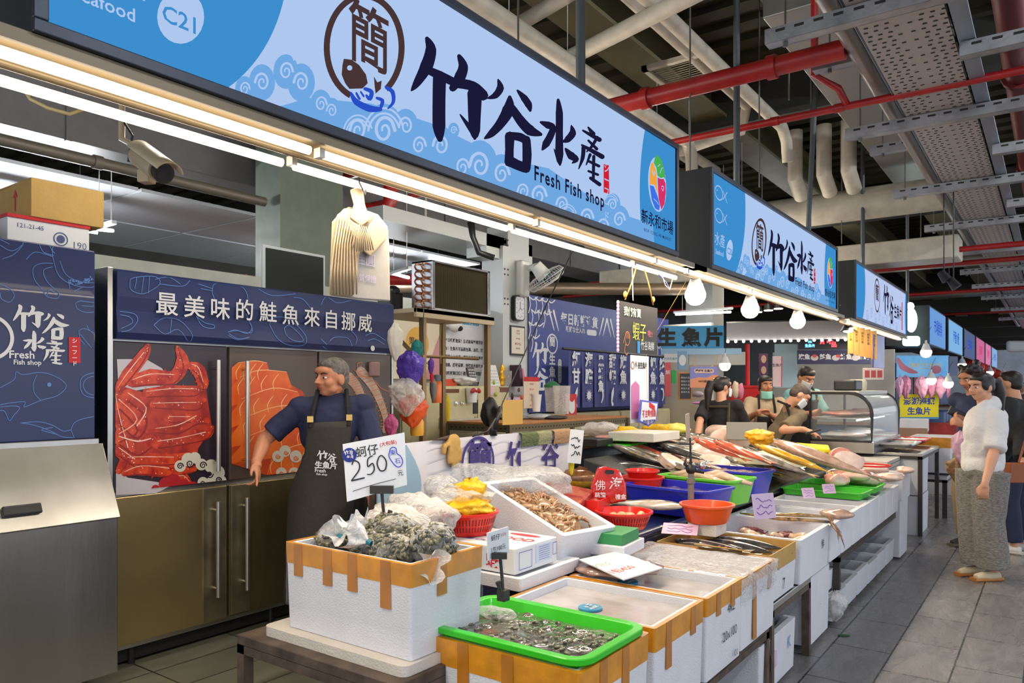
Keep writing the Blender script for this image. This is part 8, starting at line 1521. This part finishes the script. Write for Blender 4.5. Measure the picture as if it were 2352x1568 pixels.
p=atd(2345,HZ,17); J=skel((p.x,p.y,0),-FV,1.65,0); t=person('distant shopper in dark clothes at the frame edge',J,SKIN,.02,shirt=DGR,sleeve=(1.8,1.8),trous=BLT); hair(J,t,HAIRB,'short',.02)
# ================= far stalls =================
def px_board(px0,py0,px1,py1,D,m,label,cat,name='sign_board',lets=(),th=.02,yaw=0,group=None,tilt=0):
    """upright board facing the camera side of the aisle, centred at distance D"""
    c=atd((px0+px1)/2,(py0+py1)/2,D); w=(px1-px0)*D/FL; h=(py1-py0)*D/FL; mt=Matrix.Translation(c)@Euler((PI/2-tilt,0,TH+yaw)).to_matrix().to_4x4(); w/=max(.3,cos(yaw))
    t=thing(name,label,cat,c,group); b=M(); b.merge(M().box(-w/2,w/2,-h/2,h/2,-th,0),mt); part('board',b,m,t,bevel=.003)
    for nm,fn,mm in lets: q=M(); fn(q,w,h,mt@Matrix.Translation((0,0,.003))); part(nm,q,mm,t)
    return t
def tl(s,fx,fy,fs,bold=.01,wid=1): return lambda q,w,h,mt:q.merge(textB(s,h*fs,mt@Matrix.Translation((w*fx,h*fy,0)),bold=bold,wid=wid))
SKY=mat('azure_board',sr(70,160,214),.4)
px_board(1522,748,1660,800,10.2,SKY,'azure sign with big black raw fish lettering beyond the chalkboard','sign',lets=(('lettering',lambda q,w,h,mt:[q.merge(textB(c,h*.82,mt@Matrix.Translation((x*w,-.02,0)),bold=.05)) for c,x in (('生',-.42),('魚',-.02),('片',.34))],INK),),yaw=-.12)
px_board(1522,800,1700,814,10.1,mat('pale_blue_board',sr(150,190,220),.4),'narrow pale blue strip under the azure sign','sign',yaw=-.12)
px_board(1526,812,1556,832,9.9,WPR,'small white sign with blue letters beside the curtain','sign',lets=(('lettering',tl('竹谷生魚片',0,-.1,.3),mat('cyan_print',sr(60,150,190),.5)),))
px_board(1557,806,1578,848,9.8,mat('seal_blue',sr(120,160,200),.4),'round-topped blue badge sign on the black frame','sign',lets=(('ring_print',lambda q,w,h,mt:(disc2(q,mt,0,0,w*.4,ry=h*.3)),WPR),))
px_board(1527,832,1541,910,9.8,mat('pink_poster',sr(206,90,100),.5),'tall pink poster strip beside the curtain','poster',lets=(('lettering',tl('鮮',0,.2,.14),WPR),)); px_board(1542,850,1553,880,9.8,mat('green_poster',sr(50,160,80),.5),'small green poster beside the pink strip','poster')
px_board(1585,842,1649,890,8.6,mat('sign_lilac',sr(126,130,200),.5),'hanging sign with lilac top and orange wave bottom','sign',lets=(('wave_print',lambda q,w,h,mt:poly2(q,mt,[(-w/2,-h/2),(w/2,-h/2),(w/2,h*.1),(w*.3,h*.12),(w*.1,-.02*h),(-w*.2,.0),(-w/2,-.1*h)]),mat('peach_print',sr(226,150,110),.5)),('label_print',lambda q,w,h,mt:poly2(q,mt,rr(0,h*.3,w*.7,h*.2,h*.08)),mat('peach_pale',sr(240,206,190),.5)),('lettering',lambda q,w,h,mt:(q.merge(textB('嚴持鮮生魚片',h*.14,mt@Matrix.Translation((0,h*.3,.003)),bold=.03)),q.merge(textB('100元起/盒',h*.12,mt@Matrix.Translation((0,-h*.2,.003)),bold=.02))),INK)))
b=M(); b.tube([atd(1597,812,8.6),atd(1590,842,8.6)],.004,5); b.tube([atd(1650,812,8.6),atd(1644,842,8.6)],.004,5); solo('sign_strings',b,CORD,'two strings holding the lilac and orange sign','string')
t=px_board(1558,855,1590,918,8.9,mat('wood_frame',sr(200,130,60),.5),'wood-framed chalk menu leaning behind the counter','menu board',tilt=.0,lets=(('chalk_face',lambda q,w,h,mt:poly2(q,mt,[(-w*.4,-h*.46),(w*.4,-h*.46),(w*.4,h*.46),(-w*.4,h*.46)]),mat('chalk_face',sr(70,72,80),.6)),('lettering',lambda q,w,h,mt:[q.merge(textB('鮮魚片盒',h*.08,mt@Matrix.Translation((0,h*(.3-k*.13),.003)))) for k in range(5)],WPR)))
# kiosk with warm light behind the woman
b=M(); b.box(-6.5,-4.2,10.9,11.0,0,2.5); struct('wall_kiosk',b,mat('kiosk_wall',sr(200,190,168),.6,var=.1,scale=2))
WARM=em('warm_shelf_light',(1.0,.75,.45),2.5)
px_board(1582,808,1712,838,10.3,mat('kiosk_shelf',sr(196,196,190),.4),'pale kiosk canopy edge above the warm lit shelf','canopy')
p=atd(1665,838,9.6); o=dup(proto,p,label='round LED bulb over the kiosk behind the ponytail woman')
for i,(px,py,w,h,c,l) in enumerate(((1690,895,16,40,sr(236,214,190),'cream cloth hanging in the warm lit kiosk'),(1702,898,12,36,sr(226,130,160),'pink bag hanging in the warm lit kiosk'),(1602,905,30,14,sr(170,150,160),'mixed packets on the kiosk shelf'),(1640,850,12,12,sr(60,54,40),'dark cap on the kiosk shelf'),(1604,925,28,6,sr(230,160,220),'pink lit strip of the kiosk case'))):
    p=atd(px,py,10.0); blob('kiosk_item',p,(w*10/FL/2,.06,h*10/FL/2),mat('kiosk%d'%i,c,.5),l,'kiosk item',seed=i,k=.2)
# red fire cabinet
t=thing('fire_cabinet','red fire hydrant cabinet with white characters behind the staff','fire cabinet',atd(1712,970,10.3)); a=atd(1678,888,10.3); c=atd(1745,1010,10.3); mt=Matrix.Translation(atd(1712,950,10.3))@Euler((PI/2,0,TH)).to_matrix().to_4x4(); w=67*10.3/FL
RDC=mat('cabinet_red',sr(206,16,16),.35); b=M(); b.merge(M().box(-w/2,w/2,-1.15,.37,-.3,0),mt); part('cabinet_body',b,RDC,t,bevel=.01); b=M(); b.merge(M().box(-w/2-.02,w/2+.02,.36,.39,-.3,.02),mt); part('cabinet_cap',b,RDC,t)
b=M(); b.merge(textB('消防',.14,mt@Matrix.Translation((.05,.08,.005)),bold=.02)); b.merge(textB('HYDRANT',.06,mt@Matrix.Translation((.02,-.03,.005)),bold=.02)); part('lettering',b,WPR,t)
b=M(); b.cyl(atd(1717,886,10.4),atd(1717,790,10.4),.03,n=10); b.v=b.v; solo('red_standpipe',b,RDC,'upright red pipe above the fire cabinet','pipe',smooth=50)
b=M(); b.box(-4.9,-4.45,11.6,12.1,0,5.0); struct('trim_2',b,mat('grey_pillar',sr(160,156,150),.6))
# posters on the pillar, panels
px_board(1744,812,1764,862,10.0,mat('poster_plum',sr(90,50,90),.5),'narrow food photo poster with plum edge on the pillar','poster',lets=(('photo_print',lambda q,w,h,mt:[disc2(q,mt,0,h*(.25-.5*k),w*.3,ry=h*.18) for k in (0,1)],mat('food_tan',sr(206,170,140),.5)),)); px_board(1775,818,1796,888,9.8,mat('poster_rose',sr(214,190,196),.5),'pale poster with red edge on the pillar','poster',lets=(('edge_print',lambda q,w,h,mt:poly2(q,mt,[(w*.42,-h/2),(w/2,-h/2),(w/2,h/2),(w*.42,h/2)]),REDI),('lettering',tl('生魚片',0,.2,.12),INK)))
px_board(1780,790,1832,890,11.5,mat('pale_blue_wall',sr(170,196,206),.6),'pale blue panel wall behind the tall man','panel')
# white framed canopy rail with lights
t=thing('awning','white awning with black frame above the far work table','awning',atd(1790,770,9.8)); 
def P9(px,py,D=9.8): return atd(px,py,D)
b=M(); q=[P9(1668,742),P9(1960,735),P9(1952,778),P9(1668,782)]; b.quad(*q); o=part('awning_sheet',b,mat('awning_white',sr(190,188,190),.6),t); md=o.modifiers.new('s','SOLIDIFY'); md.thickness=.02
b=M(); 
for a,c in ((q[0],q[1]),(q[1],q[2]),(q[2],q[3]),(q[3],q[0]),(P9(1755,740),P9(1758,781)),(P9(1850,738),P9(1850,780))): b.tube([a,c],.018,4)
part('awning_frame',b,BLK,t)
g='small round LED spots on the awning rail'
for i in range(16):
    p=P9(1672+i*18,784-i*.3,9.75); b=M(); b.ell(p,(.02,.02,.02),nu=8,nv=6); part('led_spot',b,em('led_spot',(1,.95,.85),6),t,smooth=True)
for i,(px,py,l) in enumerate(((1740,716,'track spotlight nearest the first bulb'),(1765,712,'track spotlight between the bulbs'),(1788,708,'track spotlight right of the middle bulb'))):
    p=atd(px,py,10.5); b=M(); b.cyl(p+V3((0,0,.08)),p,.05,.07,12); b.cyl(p+V3((0,0,.08)),p+V3((0,0,.3)),.01,n=6); t=thing('track_spotlight',l,'spotlight',p,'track spotlights'); part('spot_body',b,BLK,t); b=M(); b.cyl(p-V3((0,0,.002)),p+V3((0,0,-.01)),.06,n=12); part('spot_lens',b,em('spot_glow',(1,.85,.6),8),t)
for i,(px,py,l) in enumerate(((2168,635,'black twin spotlight near head hanging over the aisle'),(2190,652,'black twin spotlight far head hanging over the aisle'))):
    p=atd(px,py,7.5); b=M(); b.tube([p+V3((-.03,0,.05)),p+V3((.03,0,-.04))],[.035,.05],12); b.cyl(p,p+V3((0,0,1.6)),.006,n=6); solo('hanging_spotlight',b,BLK,l,'spotlight','twin black spotlights',smooth=40)
# LED sign & noren menu
LR=em('led_red',(1,.04,.05),5); LB=em('led_blue',(.1,.5,1),5)
px_board(1835,776,1950,802,11.2,mat('led_panel',sr(34,32,44),.4),'dark LED sign with red and blue characters','LED sign',lets=(('red_leds',lambda q,w,h,mt:(q.merge(textB('鮮味',h*.6,mt@Matrix.Translation((w*.05,h*.2,0)),bold=.02)),q.merge(textB('品',h*.5,mt@Matrix.Translation((w*.2,-h*.1,0)),bold=.02))),LR),('blue_leds',lambda q,w,h,mt:(q.merge(textB('生魚片',h*.3,mt@Matrix.Translation((-w*.28,-h*.2,0)),bold=.02)),q.merge(textB('魚',h*.4,mt@Matrix.Translation((-w*.28,h*.2,0))))),LB)))
t=px_board(1832,804,2000,836,10.9,mat('noren_far',sr(40,44,84),.6),'long navy curtain of fish drawings above the far glass case','curtain',lets=(('lettering',lambda q,w,h,mt:[q.merge(textB(s,h*.42,mt@Matrix.Translation((x*w,0,0)),bold=.03)) for s,x in (('旗魚',-.41),('鮭魚',-.12),('鮪魚',.16),('甜蝦',.4))],WPR),('fish_print',lambda q,w,h,mt:[disc2(q,mt,x*w,-h*.05,h*.28,ry=h*.2) for x in (-.27,.02,.29)],BWL),('red_print',lambda q,w,h,mt:[disc2(q,mt@Matrix.Translation((0,0,.002)),x*w,h*.08,h*.15,ry=h*.12) for x in (-.27,.05)],mat('coral_print',sr(214,70,60),.5))))
# wooden menu slats under third sign
g='hanging wooden menu slats'
for i in range(5):
    a=atd(1954+i*13.5,746+i*3.2,8.7); h=66*8.7/FL; w=12.5*8.7/FL; mt=Matrix.Translation(a+V3((0,0,-h/2)))@Euler((PI/2,0,TH)).to_matrix().to_4x4(); t=thing('menu_slat',['first wooden menu slat from the second sign','second wooden menu slat','middle wooden menu slat','fourth wooden menu slat','wooden menu slat next to the tilted screen'][i]+' hanging under the third sign','menu slat',a,g); b=M(); b.merge(M().box(-w/2,w/2,-h/2,h/2,-.015,0),mt); part('slat_board',b,mat('slat_pine',sr(232,170,90),.6,var=.1,scale=12,stretch=(1,1,.3)),t,bevel=.003); part('lettering',vtext('鮪魚片盒',w*.5,mt@Matrix.Translation((0,h*.3,.002))),mat('slat_ink',sr(80,50,30),.6),t)
px_board(1988,770,2052,845,8.9,mat('screen_dark',sr(70,60,80),.2,scale=3,col2=sr(60,90,170),emit=.5),'tilted screen with blue and violet picture by the wooden slats','screen',name='display_screen',yaw=.9)
px_board(1982,845,2030,872,9.3,mat('photo_cards',sr(190,180,176),.5),'strip of small food photo cards under the tilted screen','photo cards',lets=(('photo_print',lambda q,w,h,mt:[poly2(q,mt,[(x*w-.03,-h*.3),(x*w+.03,-h*.3),(x*w+.03,h*.3),(x*w-.03,h*.3)]) for x in (-.3,0,.3)],mat('food_red',sr(150,60,60),.5)),))
# neon figure sign (plain glowing shapes)
NE=em('neon_white',(.75,1.0,.95),6)
t=thing('glowing_sign','white-green glowing cut-out sign beyond the third sign','glowing sign',atd(2095,740,13)); b=M(); mt=Matrix.Translation(atd(2093,735,13))@Euler((PI/2,0,TH)).to_matrix().to_4x4()
k=13/FL; disc2(b,mt,0,0,14*k,ry=28*k); poly2(b,mt,rr(0,-48*k,40*k,22*k,6*k)); disc2(b,mt,-2*k,32*k,9*k); part('glowing_face',b,NE,t)
# glass display case
t=thing('display_case','curved glass refrigerated display case with black frame, trays inside','display case',(-1.85,9.2,.92)); X0c,X1c,YA,YB,ZA,ZB=-2.12,-1.52,8.35,9.95,.90,1.46
def prof(k): # curved front in x-z
    return [(X0c,ZA+.06),(X1c,ZA+.06),(X1c,ZA+.34)]+[(X1c-.22+.22*cos(a*PI/12),ZB-.22+.22*sin(a*PI/12)) for a in range(0,7)]+[(X0c,ZB)]
b=M(); b.box(X0c-.0,X1c+.02,YA-.01,YB,ZA-.06,ZA+.06); part('case_base',b,STL,t,bevel=.006)
for y in (YA,YB):
    b=M(); pr_=prof(0); b.tube([(x,y,z) for x,z in pr_+pr_[:1]],.018,6); part('black_frame',b,BLK,t)
b=M(); b.box(X0c,X1c-.12,YA,YB,ZB-.02,ZB+.02); part('case_top',b,mat('case_top',sr(190,186,170),.4),t,bevel=.004)
GLS=film('case_glass',(.93,.98,.97),.10,.04,.02,2)
b=M(); pr_=prof(0)[1:-1]; b.add([(x,y,z) for y in(YA,YB) for x,z in pr_],[(i,i+1,i+1+len(pr_),i+len(pr_)) for i in range(len(pr_)-1)]); part('glass_front',b,GLS,t,smooth=50)
b=M(); b.add([(x,YA,z) for x,z in prof(0)],[tuple(range(len(prof(0))))]); part('glass_side',b,GLS,t)
b=M(); b.box(X0c+.02,X1c-.08,YA+.02,YB-.02,1.19,1.2); part('case_shelf',b,ALU,t)
b=M(); b.cyl((X1c-.15,YA+.05,1.175),(X1c-.15,YB-.05,1.175),.008,n=8); part('case_lamp',b,em('case_lamp',(.9,1,1),14),t)
for i in range(4):
    y=YA+.15+i*.36; 
    for lv,z in ((0,1.215),(1,.99)): blob('fish_portion',((X0c+X1c)/2-.02,y,z+.025),(.2,.15,.03),[mat('case_pink',sr(226,120,110),.3,scale=8,col2=sr(240,190,176)) if lv==0 else mat('case_pale',sr(206,220,224),.3,scale=8,col2=sr(230,190,180))],('pink fish portions on the upper shelf, ' if lv==0 else 'pale packed fish on the case floor, ')+['nearest end','second from near end','third from near end','far end'][i],'fish portions',seed=i+lv*4,k=.4)['group']='food inside the glass case'
b=M(); b.box(-1.98,-1.75,8.75,9.1,1.48,1.6); solo('scale_unit',b,BLK,'black appliance sitting on top of the glass case','appliance',bevel=.02)
b=M(); b.lathe([(.09,0),(.10,.1),(.08,.13)],c=(-1.85,9.35,1.48),n=16); solo('rice_pot',b,mat('pot_beige',sr(206,196,170),.5),'beige pot beside the black appliance on the glass case','pot',smooth=50)
table('case_table','steel table carrying the glass display case',-2.2,-1.1,8.62,9.98,.84,mat('dark_legs',sr(60,52,48),.5),.03,.04,STL)
# stacks of lids, boxes beyond
foam(-1.66,-1.12,8.64,9.25,0,.40,'white foam box under the case table, lower of two','foam boxes under the case table',lid=True); foam(-1.66,-1.12,8.64,9.25,.41,.80,'white foam box under the case table, upper of two','foam boxes under the case table',lid=True)
for i in range(5): b=M(); b.box(-1.85,-1.30,7.9+.0,8.6,.60+i*.042,.636+i*.042); solo('foam_slab',b,FOAM2,['lowest','second','middle','fourth','topmost'][i]+' of the five stacked foam lids at the counter end','foam slab','stacked foam lids at the counter end',bevel=.004)
b=M(); b.box(-1.8,-1.35,8.0,8.5,0,.6); solo('foam_stack_base',b,FOAM,'tall white foam box under the stacked lids','foam box',bevel=.006)
t=plast('steel_pan',-1.45,9.0,.88,.5,.6,.05,STL,'shallow steel pan of bagged fish beside the glass case',0,.03,mat('pan_fish',sr(206,214,226),.3,scale=9,col2=sr(232,200,190),coat=.6))
plast('red_tray',-1.40,9.75,.88,.42,.55,.05,REDP,'red tray under white packs past the glass case',0,.04,mat('white_packs',sr(224,220,222),.4,bump=.5,bscale=10))
foam(-1.45,-1.0,10.2,10.9,.50,.92,'taped foam box marked R5 at the end of the far counter','foam boxes of the far stall',tape=.12,text=(('R5','x',.35,.4,.16),))
foam(-1.55,-1.05,11.2,11.8,.45,.80,'second taped foam box farther along the aisle','foam boxes of the far stall',tape=.1)
foam(-1.6,-1.1,12.2,12.8,.0,.62,'far white foam box standing by the aisle','foam boxes of the far stall')
table('steel_table','dark framed steel table with lower shelf at the far stall',-1.95,-1.02,10.0,12.0,.48,mat('dark_legs',sr(60,52,48),.5),.04,.05,STL)
# seafood kiosk with blue banner and striped bags
b=M(); c=atd(2125,960,14.5)
t=px_board(2060,816,2180,866,14.5,mat('ocean_banner',sr(90,160,214),.4,scale=2,col2=sr(150,200,226),emit=.4),'ocean-blue kiosk banner with pink shrimp drawing','banner',lets=(('lettering',tl('海鮮生魚片',.05,.0,.3,.03),mat('pale_yellow_print',sr(230,226,200),.5)),('shrimp_print',lambda q,w,h,mt:(stroke2(q,mt,[(-w*.48,h*.35,.05),(-w*.40,h*.0,.12),(-w*.25,-h*.2,.1),(-w*.12,-h*.28,.04)]),disc2(q,mt,w*.25,-h*.15,.1,ry=.08)),mat('shrimp_pink',sr(226,140,160),.5))))
px_board(2066,905,2156,962,14.2,mat('yellow_banner',sr(246,228,20),.5),'yellow banner with blue lettering on the far kiosk','banner',lets=(('lettering',lambda q,w,h,mt:(q.merge(textB('澎湖海螺',h*.32,mt@Matrix.Translation((0,h*.2,0)),bold=.03)),q.merge(textB('生魚片',h*.32,mt@Matrix.Translation((0,-h*.2,0)),bold=.03))),mat('blue_letter',sr(30,70,170),.5)),('edge_print',lambda q,w,h,mt:poly2(q,mt,[(-w/2,-h/2),(w/2,-h/2),(w/2,-h*.42),(-w/2,-h*.42)]),mat('edge_blue',sr(70,150,200),.5))))
px_board(2176,818,2205,862,13.8,mat('slate_board',sr(86,96,130),.5),'slate-blue board hanging beside the ocean banner','board',yaw=.5)
SPK=[mat('stripe_pink',sr(226,120,190),.5,scale=30,col2=sr(244,220,236),stretch=(8,8,.3)),mat('magenta_bag',sr(190,40,130),.5,scale=30,col2=sr(236,190,214),stretch=(8,8,.3))]
for i,(px,w) in enumerate(((2066,16),(2080,20),(2118,26),(2138,18),(2160,24),(2178,12))):
    p=atd(px,915,14.0); top=atd(px,862,14.0); bb=bagB(p,(w*14/FL/2,.08,top.z-p.z),70+i,top=-.5); solo('striped_bag',bb,SPK[i%2],['magenta striped bag bundle at the kiosk edge','second magenta bag bundle of the kiosk','wide pink striped bag bundle in the kiosk middle','pink bag bundle next to the glowing bulb','largest pale pink bag bundle of the kiosk','last narrow pink bag bundle of the kiosk'][i],'bag bundle','striped bags hung on the far kiosk',smooth=True)
for i,(px,py,D,l) in enumerate(((2139,872,13.6,'bulb glowing among the pink bags'),(2178,880,13.6,'bulb glowing right of the pink bags'),(2274,855,20,'bulb hanging over the farther stalls'),(2305,860,24,'smaller bulb over the farther stalls'),(2210,838,16,'bulb near the slate-blue board'),(2127,808,12,'small bulb under the glowing white sign'))): dup(proto,atd(px,py,D),label='round LED '+l,sc=1.2)
b=M(); b.box(-4.4,-2.3,14.6,14.7,0,2.2); struct('wall_kiosk',b,mat('kiosk_back',sr(170,166,160),.6,var=.15,scale=2))
t=thing('kiosk_counter','steel and blue kiosk counter under the yellow banner','counter',(-2.6,14,0)); b=M(); b.box(-3.6,-2.2,13.4,14.5,.9,.95); part('counter_top',b,STL,t); b=M(); b.box(-3.5,-2.3,13.5,14.4,0,.9); part('counter_base',b,mat('blue_base',sr(60,100,150),.5),t)
for i,(px,py,l) in enumerate(((2100,975,'white box on the kiosk counter under the yellow banner'),(2098,995,'brown carton stacked beside the kiosk counter'))): p=atd(px,py,12.5); b=M(); b.ob(p,(.42,.4,.2),(0,0,.1)); solo('storage_box',b,FOAM if i==0 else mat('dull_carton',sr(160,126,104),.6),l,'box',bevel=.006)
# distant stalls: simple stocked counters along the row
cl=[sr(180,60,60),sr(210,180,80),sr(80,110,160),sr(200,190,180),sr(120,60,50),sr(60,90,120)]
for i in range(6):
    y=16.5+i*3.2; t=thing('stall_counter',['first','second','third','fourth','fifth','last'][i]+' distant stall counter down the aisle','counter',(-2.4,y,0),'distant stalls'); b=M(); b.box(-3.2,-1.5,y,y+2.4,0,.85); part('counter_base',b,mat('stall%d'%i,cl[i],.6,var=.2),t); b=M(); 
    for k in range(5): b.ob((-2.2,y+.3+k*.45,.95),(.9,.35,.2))
    part('goods_pattern',b,mat('goods%d'%i,cl[(i+2)%6],.5),t); b=M(); b.box(-3.6,-3.5,y-.4,y+2.6,0,2.2); part('back_panel',b,mat('stallb%d'%i,cl[(i+3)%6],.6,var=.3,scale=3),t)
for i in range(5): p=atd(2232+i*16,842+i*5,20+i*3); b=M(); b.ell(p,(.3,.1,.18)); solo('red_lantern_shade',b,mat('shade_red',sr(206,50,30),.5),['first','second','third','fourth','fifth'][i]+' red shade hanging over the far stalls','shade','red shades over far stalls',smooth=True)
# daylight opening at the hall end
b=M(); b.box(-1.3,3.5,61.7,61.79,0,3.2); struct('window_1',b,em('daylight',(.75,.86,1.0),1.3))
b=M(); p=atd(2350,795,16); b.ob(p,(.7,.1,.24),(0,0,TH)); solo('aisle_sign',b,mat('aisle_sign_m',sr(190,190,190),.4),'white rounded sign hanging over the aisle at the frame edge','sign',bevel=.08)
